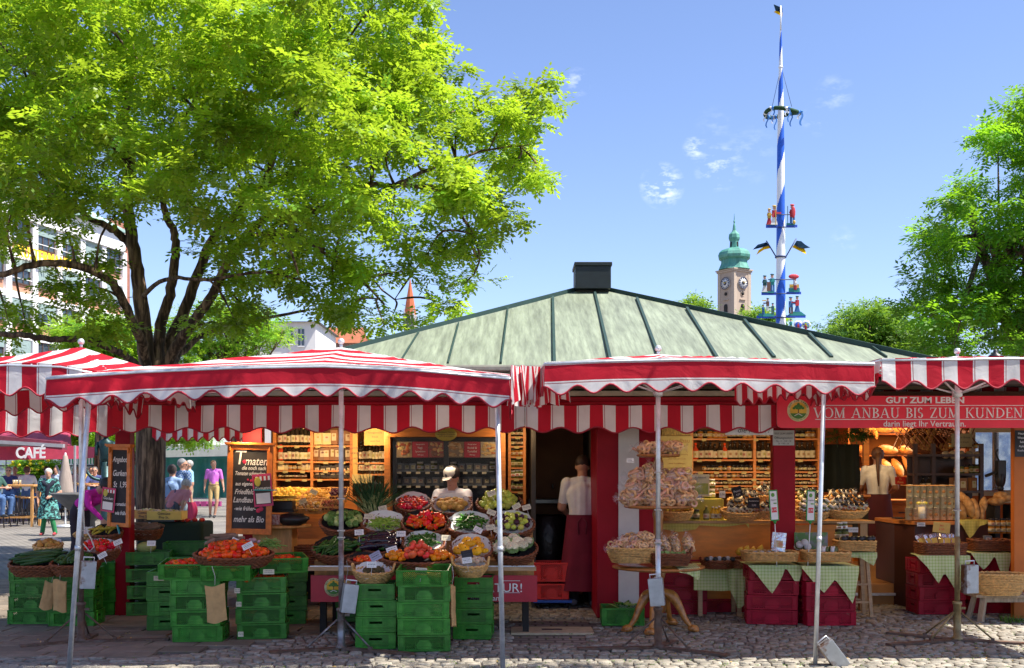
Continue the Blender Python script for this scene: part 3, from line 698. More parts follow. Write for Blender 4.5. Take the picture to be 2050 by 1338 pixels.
limb(b,[(308,780,17),(316,720,17),(322,650,17.1),(340,590,17.1),(350,520,17.0),(350,470,17),(332,430,16.9),(328,390,16.8),(345,300,16.6),(400,180,16.5)],.11,.03)
limb(b,[(312,775,17),(335,700,17.2),(370,620,17.4),(400,540,17.4),(432,470,17.3),(520,380,17),(560,280,16.8),(610,200,16.6),(670,120,16.4)],.12,.03)
limb(b,[(314,770,17),(350,700,16.8),(380,655,16.6),(425,590,16.4),(470,500,16.3),(545,430,16.2),(640,420,16),(720,375,16),(790,372,16),(865,375,16),(940,395,16)],.10,.022)
limb(b,[(300,770,17),(285,690,16.5),(262,640,16.0),(232,575,15.6),(190,545,15.3),(130,528,15),(70,530,14.8),(10,548,14.6),(-60,560,14.5)],.085,.035)
limb(b,[(270,500,16.8),(240,470,16.6),(205,448,16.4),(175,435,16.2),(120,380,16),(60,330,15.8)],.075,.02)
limb(b,[(302,790,17),(270,728,16.2),(225,700,15.5),(170,680,15),(110,680,14.7),(50,672,14.4),(-20,668,14.2)],.06,.035)
limb(b,[(315,770,17),(370,700,17.8),(430,660,18.2),(520,640,18.6),(620,620,18.8)],.07,.02)
limb(b,[(470,500,16.3),(520,470,16.6),(600,480,17),(700,530,17.4),(790,600,17.6)],.05,.012)
limb(b,[(560,430,16.2),(640,500,15.8),(720,560,15.6),(770,610,15.5)],.04,.012)
limb(b,[(520,380,17),(640,320,17.4),(760,270,17.6),(880,230,17.7),(1010,215,17.6),(1090,185,17.6)],.06,.012)
limb(b,[(610,200,16.6),(700,190,17),(800,130,17),(870,90,17)],.04,.012)
limb(b,[(790,372,16),(880,330,16.2),(980,300,16.4),(1060,290,16.4)],.035,.01)
limb(b,[(865,375,16),(930,440,16),(960,520,16),(930,570,16)],.03,.01)
limb(b,[(262,330,16.5),(180,240,16),(100,170,15.6),(20,120,15.4)],.06,.015)
limb(b,[(280,600,16.8),(330,560,16),(420,560,15.5),(520,545,15.2),(600,560,15)],.04,.012)
crown_poly = [(-160,-160),(858,-160),(852,-20),(866,30),(872,75),(905,105),(925,145),(960,160),(978,190),(1030,185),(1050,160),(1110,158),(1125,182),(1105,210),(1062,230),(1075,262),(1068,312),(1090,345),(1100,390),(1090,440),(1052,462),(1010,480),(965,520),(968,566),(935,600),(900,622),(850,612),(840,660),(800,655),(752,640),(735,672),(700,688),(610,640),(560,650),(560,680),(500,690),(430,700),(360,660),(300,600),(258,560),(230,600),(150,640),(60,560),(20,520),(-160,560)]
holes = [((225,462),50),((128,520),72),((60,600),100),((150,640),85),((505,520),30),((545,690),60),((655,650),22),((600,690),40),((190,410),26),((290,640),60),((320,700),70),((70,480),48),((690,480),14),((760,465),12),((560,590),12),((300,480),30),((350,540),28),((250,590),30),((395,520),18),((330,420),20),((818,598),40),((700,610),14),((940,330),12),((1000,380),10)]
cl = []; tries = 0
while len(cl) < 950 and tries < 40000:
 tries += 1
 x = rt.uniform(-150,1130); y = rt.uniform(-150,700)
 if not inpoly(x,y,crown_poly):continue
 e = min(math.hypot(x - q[0],y - q[1]) for q in crown_poly[2:36])
 if y > 330 and rt.random() < .12:continue
 if any(math.hypot(x - h[0][0],y - h[0][1]) < h[1]*1.12 for h in holes):continue
 if y > 500 and rt.random() < .35:continue
 if y > 395 and 225 < x < 460 and rt.random() < .62:continue
 if y > 420 and x < 270 and rt.random() < .72:continue
 if y > 380 and rt.random() < .2:continue
 thick = .8 + 3.0*min(1,max(0,(e - 20))/220)
 Y = 17 + rt.uniform(-thick,thick)*(1 if y < 480 else .7) - .5
 cl.append((P(x,y,Y) - TO,rt.uniform(.20,.40)*(.75 if e < 60 else 1),rt.uniform(.7,1.3)))
# extra sprays low on the left, and the crown above and beyond the frame
for x,y in ((20,400),(-20,430),(40,440),(10,470),(60,395),(100,400),(130,420),(20,500),(-10,640),(20,655),(5,690),(190,560),(205,600),(180,585),(220,520),(150,590),(210,640),(165,620),(215,665),(-30,600),(170,500),(240,420),(120,590),(175,655),(240,655),(130,460),(155,440),(60,620),(30,610),(850,640),(900,610),(770,655),(120,560),(90,570),(50,640)):
 cl.append((P(x,y,rt.uniform(14.6,16.5)) - TO,rt.uniform(.16,.30),.8))
for i in range(330):
 x = rt.uniform(-520,850); y = rt.uniform(-420,300)
 if y > -140 and x > -140:continue
 if x > 300 and y < -420 + (x - 300)*.7:continue
 cl.append((P(x,y,rt.uniform(14.2,19.5)) - TO,rt.uniform(.35,.6),1.0))
for c,rad,k in rt.sample(cl,420):     # thin twigs from the limbs to the leaf clusters
 w = c + TO; best = None
 for v,rr in limbs[1:]:
  for i in range(0,len(v),4):
   d = (v[i] - w).length
   if best is None or d < best[0]:best = (d,v[i],rr[i])
 if best[0] < 1.35:
  mid = best[1].lerp(w,.5) + Vector((rt.uniform(-.1,.1),rt.uniform(-.1,.1),rt.uniform(.0,.18)))
  b.tube(smooth_path([best[1],mid,w],4),[min(.03,best[2]*.7)]*2 + [.017]*4 + [.008]*3,5)
b.build('limb',M_bark,tree,ITree)
leaves('crown',tree,cl,leaf_mat('locust_leaf',(.20,.33,.022),(.52,.72,.035),tr=.45,hue=.035),25,.080,3,asp=.52)
# trees on the right and farther trees
def blob_tree(name,base,label,outl,Y0,th,n,rad,per,sz,m,seed,trunk=True,holes_=(),cat='tree',grp=None,lim=()):
 base = Vector((base.x,base.y,0)); t = empty(name,base,label,cat,grp); O = base; r_ = random.Random(seed); c_ = []; k = 0
 xs = [q[0] for q in outl]; ys = [q[1] for q in outl]
 while len(c_) < n and k < 30000:
  k += 1; x = r_.uniform(min(xs),max(xs)); y = r_.uniform(min(ys),max(ys))
  if not inpoly(x,y,outl) or any(math.hypot(x - h[0],y - h[1]) < h[2] for h in holes_):continue
  c_.append((P(x,y,Y0 + r_.uniform(-th,th)) - O,r_.uniform(.6,1.2)*rad,r_.uniform(.6,1.3)))
 b = MB(); rr = rad*.35
 cx = sum(xs)/len(xs); cyy = sum(ys)/len(ys); top = P(cx,cyy,Y0)
 b.tube([O - O,(top - O)*.5 + Vector((rad*.2,0,0)),top - O],[rr*1.2,rr,rr*.5],10)
 b.build('trunk',M_bark,t)
 b = MB()
 for c,_,_ in r_.sample(c_,min(len(c_),40)):
  s_ = (top - O)*r_.uniform(.45,.95); b.tube([s_,s_.lerp(c,.5) + Vector((0,0,rad*.2)),c],[rr*.35,rr*.2,rr*.07],5)
 b.build('limb',M_bark,t)
 leaves('crown',t,c_,m,per,sz,seed)
 return t
mdark = leaf_mat('deep_green_leaf',(.10,.25,.014),(.30,.58,.02),tr=.5,hue=.03)
blob_tree('locust_tree',P(2150,1060,26),'darker green locust tree reaching in beside the maypole at the right edge',
 [(2300,120),(2035,188),(2010,205),(1985,222),(1978,255),(1982,300),(1975,340),(1992,365),(1925,352),(1905,372),(1868,405),(1868,440),(1838,468),(1835,482),(1862,505),(1875,525),(1825,545),(1815,590),(1828,640),(1840,700),(1860,720),(2300,720)],26,3.0,400,.46,34,.115,mdark,31,holes_=((1985,375,22),(1960,505,10),(2045,350,12)))
blob_tree('round_tree',P(1742,1000,48),'round topped tree with yellow green leaves behind the right roof slope',
 [(1655,665),(1665,640),(1695,625),(1735,612),(1775,614),(1808,632),(1828,665),(1850,720),(1900,745),(1690,745)],48,2.4,190,.75,26,.15,leaf_mat('olive_leaf',(.09,.20,.02),(.3,.5,.04)),41)
for px,lab,ol in ((1388,'small treetop peeping over the roof left of the church tower',[(1368,603),(1385,602),(1408,606),(1420,625),(1420,650),(1372,650)]),(1530,'yellow green treetop between church tower and maypole',[(1478,632),(1495,614),(1520,612),(1545,622),(1560,640),(1600,690),(1490,690)])):
 blob_tree('small_tree',P(px,1000,85),lab,ol,85,1.2,40,.8,26,.24,leaf_mat('lime_leaf',(.12,.26,.02),(.4,.6,.04)),px)
for k,(px,Yb,lab,ol) in enumerate(((200,34,'sunlit tree behind the left parasol finial',[(105,655),(150,640),(240,640),(290,660),(300,745),(120,745),(150,690)]),(470,36,'sunlit tree behind the trunk fork, before the pale house',[(345,640),(400,600),(470,610),(560,640),(580,670),(540,690),(500,710),(460,745),(350,745)]),(250,40,'low green tree seen between cafe awnings and statue',[(75,845),(140,830),(260,850),(420,855),(430,880),(300,890),(240,900),(100,880)]))):
 blob_tree('sunlit_tree',P(px,1030,Yb),lab,ol,Yb,1.6,120,.55,27,.10,leaf_mat('bright_leaf',(.14,.30,.02),(.45,.7,.04)),60 + k)
# an unseen tree added beside the camera whose crown passes over the frame and shades the cobbles in front
nb = empty('unseen_shade_tree',(5.6,4.2,0),'unseen tree added outside the right edge to shade the front cobbles','tree')
b = MB(); b.tube([(0,0,0),(-.1,0,2),(-.3,.3,4),(-1.6,1.6,5.4),(-4,2.7,5.9),(-6.6,3.0,6.1)],[.22,.19,.16,.1,.06,.03],10); b.build('trunk',M_bark,nb)
leaves('crown',nb,[((rt.uniform(-8.0,-1.5),rt.uniform(2.0,3.3),rt.uniform(5.6,6.8)),.4,1) for _ in range(170)] + [((rt.gauss(0,1.0),rt.gauss(0,1.0),rt.uniform(4.8,7)),.5,1) for _ in range(60)],MAT['locust_leaf'],30,.075,77)
# ---------------------------------------------------------------- far buildings, tower, maypole
def facade_pt(t,z,off=0):
 X = -43.2 + .239*t; Y = 95 + t; n = Vector((1,-.239,0)).normalized(); return Vector((X,Y,z)) + n*off
o_b = empty('brick_office_building',facade_pt(6,0),'brick and white grid office block with yellow rooftop lettering behind the tree','building')
IB = Tm(-o_b.location)
M_brick = mat('orange_brick',(.55,.27,.17),.85,var=.15,vs=1.2,bump=.2,bs=5)
M_wgrid = mat('white_render',(.82,.81,.80),.8,var=.05)
fd = Vector((.239,1,0)).normalized(); fn_ = Vector((1,-.239,0)).normalized(); fang = math.atan2(fd.y,fd.x)
def fbox(b,t0,t1,z0,z1,d0,d1,mi=0):
 p = (facade_pt(t0,z0) + facade_pt(t1,z1))/2 + fn_*(d0 + d1)/2
 b.box(p,((facade_pt(t1,0) - facade_pt(t0,0)).length,d1 - d0,z1 - z0),mi,fang)
b = MB(); fbox(b,-14,15.8,0,24.3,-14,0); b.build('wall',M_brick,o_b,IB)
b = MB(); floors = [2.6 + 3.5*k for k in range(6)]
for z in floors:fbox(b,-14,15.8,z - .35,z + .2,0,.25)
fbox(b,-14,15.8,23.2,25.0,0,.5)
for k in range(10):fbox(b,-14.2 + 3.35*k - .35,-14.2 + 3.35*k + .35,0,23.2,0,.35)
b.build('white_frame',M_wgrid,o_b,IB)
M_glass = mat('dark_glass',(.05,.07,.09),.12,var=.4,vs=1.5,spec=.8)
M_blind = mat('grey_green_blind',(.27,.36,.34),.7)
for fl,z in enumerate(floors):
 for k in range(9):
  t0 = -14.2 + 3.35*k + .42; t1 = t0 + 2.5
  if facade_pt(t1,0).x/facade_pt(t1,0).y*F + 1025 < -30:continue
  b = MB(); fbox(b,t0,t1,z + .95,z + 3.1,.02,.08)
  w_ = b.build('window',M_glass,o_b,IB)
  b = MB()
  for q in range(4):fbox(b,t0 + q*.8,t0 + q*.8 + .09,z + .95,z + 3.1,.08,.13)
  fbox(b,t0,t1,z + .95,z + 1.05,.08,.16); b.build('window_frame',mat('brown_frame',(.10,.06,.045),.6),w_)
  b = MB(); fbox(b,t0,t1,z + 1.35,z + 1.41,.3,.34); b.build('railing',M_wgrid,w_)
  if (fl*5 + k*3) % 4 != 1:
   dr = .9 if (fl + k) % 3 else 1.5
   b = MB(); fbox(b,t0,t1,z + 3.1 - dr,z + 3.1,.14,.2); b.build('blind',M_blind,w_)
b = MB(); fbox(b,-14,15.5,25.0,25.3,-14,1.0); b.add([facade_pt(-14,25.3,.8),facade_pt(15.6,25.3,.8),facade_pt(15.6,28.5,-5),facade_pt(-14,28.5,-5)],[(0,1,2,3)]); b.build('roof',mat('verdigris_roof',(.30,.43,.38),.7),o_b,IB)
b = MB(); fbox(b,19,22.5,15,27.6,-8,-3.4); b.build('chimney_block',mat('red_brick',(.36,.15,.10),.85,var=.15,vs=2),o_b,IB)
# yellow letters along the facade
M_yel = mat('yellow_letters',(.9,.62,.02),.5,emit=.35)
Mt = IB @ Tm(facade_pt(3.3,20.2,.8)) @ Rz(fang) 
text(o_b,'KUSTERMANN',Mt,1.45,M_yel,'lettering',sx=.74,ext=.05,space=1.08)
# pale houses
def house(name,px0,px1,pyt,Y,label,wc,rows,roofc=None,dep=12,cat='house',wpx=18,hpx=30,roofh=0,pyb=1000,cols=None,rtype='flat'):
 x0,x1 = (px0 - 1025)*Y/F,(px1 - 1025)*Y/F; zt = EYE + (935 - pyt)*Y/F
 h = empty(name,((x0 + x1)/2,Y,0),label,cat); w = x1 - x0
 b = MB(); b.box((0,dep/2,zt/2),(w,dep,zt)); b.build('wall',mat('house_wall_%d' % int(sum(wc)*1000),wc,.85,var=.08,vs=.5),h)
 for (cx,cyy,ww,hh) in rows:
  X = (cx - 1025)*Y/F - h.location.x; Z = EYE + (935 - cyy)*Y/F; wm = ww*Y/F; hm = hh*Y/F
  b = MB(); b.box((X,-.02,Z),(wm,.08,hm)); q = b.build('window',M_glass,h)
  b = MB(); b.box((X,-.08,Z),(wm*.08,.06,hm)); b.box((X,-.08,Z + hm*.15),(wm,.06,hm*.04)); b.box((X,-.1,Z - hm*.53),(wm*1.15,.12,hm*.06)); b.build('window_frame',M_wgrid,q)
 if roofc:
  b = MB(); rh = roofh*Y/F
  b.add([(-w/2 - .4,-.5,zt),(w/2 + .4,-.5,zt),(w/2 + .4,dep + .5,zt),(-w/2 - .4,dep + .5,zt),(-w/2 + (rh if rtype == 'hip' else 0),dep/2,zt + rh),(w/2 - (rh if rtype == 'hip' else 0),dep/2,zt + rh)],
              [(0,1,5,4),(2,3,4,5),(1,2,5),(3,0,4),(3,2,1,0)]); b.build('roof',mat('roof_%d' % int(sum(roofc)*1000),roofc,.8,var=.15,vs=1),h)
 return h
house('pale_house',440,632,645,105,'white rendered house with tall windows seen under the tree',(.72,.70,.66),[(458,708,14,22),(536,655,13,32),(580,672,13,34),(603,676,12,34),(500,700,12,30),(560,700,1,1)][:5],(.22,.22,.24),roofh=14,rtype='hip')
house('brick_house',395,446,690,100,'narrow orange brick house behind the tree fork',(.46,.25,.14),[(412,712,10,20),(432,712,10,20)],(.16,.10,.08),roofh=20)
house('pink_gable_house',640,712,688,120,'dusty pink gabled house under the tree, right of the white one',(.42,.27,.22),[(668,705,8,14),(690,706,8,14)],(.32,.10,.04),roofh=46)
house('orange_roof_house',708,744,697,125,'little house with a bright orange tiled roof at the end of the pavilion roof',(.45,.34,.28),[(716,712,5,10)],(.60,.17,.05),roofh=24)
# orange town hall spire
sp = empty('gothic_spire',(P(821,0,230).x,230,0),'slender orange tiled spire left of the pavilion roof','spire'); s_ = 230/F
b = MB(); z0 = EYE + (935 - 632)*s_
b.lathe([(13*s_,0),(13*s_,z0)],n=8,sm=False); b.build('tower_shaft',mat('pale_stone',(.42,.40,.42),.8),sp)
b = MB(); b.lathe([(12*s_,z0),(8.5*s_,z0 + 26*s_),(0.3*s_,z0 + 74*s_)],n=8,sm=False); b.build('spire_roof',mat('orange_tile',(.50,.13,.05),.8),sp)
b = MB()
for a in range(4):b.lathe([(2.4*s_,z0 - 20*s_),(2.4*s_,z0),(0,z0 + 16*s_)],c=(13*s_*math.cos(a*PI/2 + .6),13*s_*math.sin(a*PI/2 + .6),0),n=6,sm=False)
b.build('pinnacle',mat('pale_stone',(.42,.40,.42),.8),sp)
b = MB()
for dx in (-6,0,6):b.box((dx*s_,-12.4*s_,z0 - 10*s_),(2.6*s_,1,14*s_))
b.build('opening',M_dark,sp)
# church tower
ty = 250; s_ = ty/F; ct = empty('church_tower',(P(1470,0,ty).x,ty,0),'tan church tower with clock and green onion dome','church tower'); cz = lambda py:EYE + (935 - py)*s_
yaw = R(33); TT = Rz(yaw)
M_tan = mat('tan_render',(.43,.33,.25),.85,var=.08,vs=.1); M_verd = mat('verdigris',(.045,.22,.17),.6,var=.2,vs=.5,c2=(.12,.34,.26),mixs=.35,stretch=(3,3,.3))
hw = 22.5*s_
b = MB(); b.box((0,0,cz(546)/2),(2*hw,2*hw,cz(546))); b.build('tower_shaft',M_tan,ct,TT)
b = MB()
for i in (-1,1):
 for j in (-1,1):b.box((i*hw*.86,j*hw*.86,(cz(548) + 10)/2),(hw*.34,hw*.34,cz(548) - 10))
b.box((0,0,cz(546)),(2.2*hw,2.2*hw,3*s_)); b.box((0,0,cz(543)),(2.35*hw,2.35*hw,2.5*s_)); b.build('corner_pilaster',mat('tan_render_light',(.48,.38,.29),.85),ct,TT)
b = MB(); k = s_*1.0
def oct_(prof):b.lathe([(r*k,cz(y)) for r,y in prof],n=16,M=TT)
b.lathe([(33*k,cz(541)),(32*k,cz(539)),(28*k,cz(530)),(27*k,cz(522)),(33*k,cz(518)),(34*k,cz(513)),(31.5*k,cz(507)),(26*k,cz(502)),(15*k,cz(498)),(10*k,cz(497)),(9*k,cz(484)),(11*k,cz(480)),(12*k,cz(477)),(11*k,cz(470)),(6*k,cz(465)),(4*k,cz(462)),(2.6*k,cz(452)),(1.2*k,cz(447)),(2.2*k,cz(444)),(1*k,cz(441)),(.3*k,cz(428))],n=8,sm=False,M=TT @ Rz(R(22.5)))
b.build('onion_dome',M_verd,ct)
b = MB()
for a in range(4):
 q = TT @ Rz(a*PI/2); b.box((0,-9*k,cz(490)),(3.4*k,1.5*k,9*k),M=q)
b.build('lantern_opening',M_dark,ct)
for a in (0,3):
 q = TT @ Rz(a*PI/2); o = None
 b = MB(); b.lathe([(11.8*k,0),(11.8*k,.25),(0,.26)],n=28,mi=0,M=Tm(0,-hw - .05,0) @ Tm(0,0,cz(570)) @ Rx(PI/2))
 o = b.build('clock_face',mat('clock_white',(.75,.74,.70),.6),ct,q)
 b = MB(); Mq = Tm(0,-hw - .34,cz(570))
 b.tube([(11.6*k*math.cos(t*PI/14),0,11.6*k*math.sin(t*PI/14)) for t in range(28)],.7*k,6,closed=True,M=Mq)
 for t in range(12):b.beam((7.4*k*math.cos(t*PI/6),0,7.4*k*math.sin(t*PI/6)),(10.4*k*math.cos(t*PI/6),0,10.4*k*math.sin(t*PI/6)),1.1*k,.1,up=(0,1,0)) if 0 else b.box((0,0,0),(3*k,.1,1.1*k),M=Mq @ Ry(-t*PI/6) @ Tm(8.9*k,0,0))
 b.lathe([(4*k,0),(4*k,.08)],n=16,M=Mq @ Rx(PI/2))
 b.build('dial_ring',mat('dial_navy',(.04,.04,.09),.5),o)
 b = MB(); b.box((0,0,0),(8*k,.12,.8*k),M=Mq @ Tm(0,-.15,0) @ Ry(-.5) @ Tm(3*k,0,0)); b.box((0,0,0),(6*k,.12,1*k),M=Mq @ Tm(0,-.15,0) @ Ry(-2.4) @ Tm(2*k,0,0)); b.build('clock_hand',mat('gilt',(.7,.45,.1),.3,.8),o)
 b = MB(); b.ell((0,-hw,cz(591)),(3.4*k,.4,3.4*k)); b.box((0,-hw,cz(622)),(8*k,.5,14*k)); b.ell((0,-hw,cz(615)),(4*k,.5,4*k)); b.build('window',M_dark,ct,q)
 b = MB(); b.tube([(5*k*math.cos(t*PI/8),-hw - .1,cz(591) + 5*k*math.sin(t*PI/8)) for t in range(16)],.5*k,6,closed=True); b.box((0,-hw - .1,cz(603)),(16*k,.4,1.2*k)); b.build('moulding',MAT['tan_render_light'],ct,q)
# maypole
Ym = 70; sm_ = Ym/F; mpz = lambda py:EYE + (935 - py)*sm_
may = empty('maypole',P(1563,935 + 3520/Ym,Ym),'tall blue and white maypole with wreath and guild figures','maypole'); MO = may.location; IMy = Tm(-MO)
M_mw = mat('maypole_white',(.80,.80,.80),.5,var=.04); M_mb = mat('maypole_blue',(.01,.10,.55),.45,var=.06)
zt = mpz(62); nz_ = 230; na = 40; turns = 3.3
b = MB(); vs = []; fs = []; mi = []
for i in range(nz_ + 1):
 z = (zt)*i/nz_; r = float(np.interp(935 - (z - EYE)/sm_,[62,130,200,300,440,640,935],[2,3.4,5.4,7.2,8.3,9.6,10.5]))*sm_
 for j in range(na):a = 2*PI*j/na; vs.append((r*math.cos(a),r*math.sin(a),z))
# stripe pitch shortens upward as on the real pole
def phz(py):return np.interp(py,[62,115,200,300,420,545,640,760,1000],[5.3,4.62,3.7,2.93,2,1.28,.7,0,-1.3])
for i in range(nz_):
 z = zt*(i + .5)/nz_; py = 935 - (z - EYE)/sm_
 for j in range(na):
  k2 = (j + 1) % na; fs.append((i*na + j,i*na + k2,(i + 1)*na + k2,(i + 1)*na + j))
  fr = ((j + .5)/na - .5 - phz(py)) % 1.0
  mi.append(1 if fr < .5 else 0)
b.add(vs,fs,mi,True); pole_ = b.build('pole',[M_mw,M_mb],may)
b = MB(); b.lathe([(.05,mpz(62)),(.045,mpz(12))],n=8); b.lathe([(4*sm_,mpz(137)),(4.6*sm_,mpz(135)),(4*sm_,mpz(133))],n=16); b.build('top_staff',M_mw,may)
M_navy = mat('flag_navy',(.006,.02,.04),.9,spec=.05); M_fyel = mat('flag_yellow',(.9,.55,.01),.9,trans=.2,spec=.05)
def flag(pts_top,name='flag'):
 """pts: pixel corners of the dark half then yellow half"""
 b = MB()
 for k,q in enumerate(pts_top):
  v = [P(x,y,Ym + .02*k + .1*math.sin(i)) - MO for i,(x,y) in enumerate(q)]
  b.poly(v,.03,(0,1,0),k)
 b.build(name,[M_navy,M_fyel],may)
flag([[(1549,9),(1566,16),(1566,25),(1553,22)],[(1553,22),(1566,25),(1566,33),(1549,24)]])
flag([[(1507,500),(1517,490),(1528,487),(1534,485),(1539,492),(1524,496)],[(1539,492),(1542,497),(1530,500),(1522,505),(1514,511),(1519,501),(1528,495)]])
flag([[(1595,482),(1604,483),(1612,490),(1622,496),(1610,498),(1598,495),(1590,490)],[(1590,490),(1598,495),(1610,498),(1613,503),(1614,509),(1604,504),(1592,498),(1586,495)]])
b = MB()
for x0,y0,x1,y1 in ((1534,482,1554,515),(1594,478,1573,515)):b.tube([P(x0,y0,Ym) - MO,P(x1,y1,Ym) - MO],.04,6)
b.tube([(10*sm_*math.cos(t*PI/8),10*sm_*math.sin(t*PI/8),mpz(515)) for t in range(16)],.06,6,closed=True)
for z in (455,430,588,560,636):b.tube([P(1538,z,Ym - .35) - MO,P(1592,z,Ym - .35) - MO],.035,6)
for x0,y0,x1,y1 in ((1561,145,1545,218),(1567,145,1585,214)):b.tube([P(x0,y0,Ym) - MO,P(x1,y1,Ym) - MO],.015,4)
b.build('bracket',mat('iron_navy',(.02,.04,.12),.5),may)
# wreath
wc = P(1567,226,Ym) - MO; wr = 34*sm_
wreath = MB(); wp = []
tilt = Rx(R(-14)) 
for t in range(40):a = 2*PI*t/40; wp.append(wc + Rx(R(6)) @ Vector((wr*math.cos(a),wr*math.sin(a)*1.0,.12*math.sin(2*a))))
wreath.tube(wp,4.2*sm_,8,closed=True)
w_o = wreath.build('wreath',mat('dark_fir',(.015,.06,.02),.9,bump=1,bs=8,var=.5,vs=6),may)
b = MB()
for t in range(0,40,5):
 d = (wp[(t + 1) % 40] - wp[t - 1]).normalized()*2.2*sm_; b.tube([wp[t] - d,wp[t] + d],4.6*sm_,10,mi=(t // 5) % 2)
for t in range(0,40,6):
 q = wp[t]
 for s2,mm in ((-1,0),(1,1)):
  b.grid(lambda u,v:q + Vector((s2*2.5*sm_ + 1.3*sm_*(u - .5)*2 + .08*math.sin(v*6),-.15,-v*(26 + 8*s2)*sm_*.8)),1,6,mm)
  b.ell(q + Vector((s2*3*sm_,-.15,1*sm_)),(3*sm_,1.5*sm_,2*sm_),8,6,mm)
b.build('ribbon',[mat('ribbon_white',(.75,.77,.8),.7),mat('ribbon_blue',(.05,.22,.6),.7)],w_o)
# guild figures: painted cut-out plates, each a flat board with painted people
CM = [mat('fig_%d' % i,c,.6,var=.05) for i,c in enumerate(((.02,.10,.10),(.5,.03,.04),(.75,.75,.72),(.03,.14,.35),(.55,.36,.05),(.62,.36,.25),(.12,.05,.03),(.02,.25,.22),(.02,.08,.5)))]
def figure_plate(parts,name='guild_figure'):
 b = MB()
 for k,(kind,x,y,w,h,c) in enumerate(parts):
  Yk = Ym - .35 - .035*k
  if kind == 'b':b.box(P(x,y,Yk) - MO,(w*sm_,.05,h*sm_),c)
  elif kind == 'o':b.ell(P(x,y,Yk) - MO,(w*sm_/2,.05,h*sm_/2),12,8,c)
  else:
   b.poly([P(x - w/2,y + h/2,Yk) - MO,P(x + w/2,y + h/2,Yk) - MO,P(x + w*.22,y - h/2,Yk) - MO,P(x - w*.22,y - h/2,Yk) - MO],.04,(0,1,0),c)
 b.build(name,CM,may)
def man(x,y,h,top,low,hat=0,skirt=False,dx=0):
 h *= 1.12
 r = [('t',x,y - h*.18,h*.34,h*.40,low) if skirt else ('b',x - h*.06,y - h*.18,h*.1,h*.36,low)]
 if not skirt:r.append(('b',x + h*.07,y - h*.18,h*.1,h*.36,low))
 r += [('b',x,y - h*.52,h*.22,h*.34,top),('b',x + dx*h*.2,y - h*.55,h*.28,h*.08,top),('o',x,y - h*.80,h*.17,h*.19,5),('o',x,y - h*.90,h*.22,h*.09,hat)]
 return r
figure_plate([('b',1545,453,23,7,8),('b',1545,449,21,4,7)] + man(1540,449,30,4,1,4,True) + man(1550,449,36,1,2,4,True,1) + [('b',1553,432,1.2,38,4)])
figure_plate([('b',1585,453,22,5,8),('b',1583,449,17,4,7)] + man(1586,449,38,1,3,1) + [('o',1588,425,9,24,1),('b',1577,430,1.2,34,0),('o',1590,445,6,8,4)])
figure_plate([('b',1539,588,29,6,8),('b',1538,584,24,5,7)] + man(1531,584,31,0,2,0,True) + man(1546,584,34,7,3,0) + [('b',1539,574,7,18,6)])
figure_plate([('b',1589,587,29,5,8),('b',1590,581,22,8,7),('b',1590,573,19,7,4)] + man(1592,580,22,2,1,0) + [('o',1589,554,21,10,1),('b',1589,566,1,20,6)])
figure_plate([('b',1534,635,38,5,8),('b',1534,631,30,6,7)] + man(1528,630,19,3,3,0) + man(1537,622,24,6,2,0,False,-1) + man(1547,630,22,0,0,0,False,-1) + [('b',1530,602,8,2,4)])
figure_plate([('b',1593,634,39,5,8),('t',1595,628,38,8,7)] + man(1583,628,32,3,6,3,False,1) + man(1596,624,30,1,3,0,True,-1))
figure_plate([('o',1598,650,18,17,2),('o',1614,650,18,18,2),('o',1598,651,13,13,8),('o',1614,651,13,13,8)] + man(1583,660,20,7,4,0) + man(1598,662,16,1,1,0) + man(1613,662,16,1,1,0))
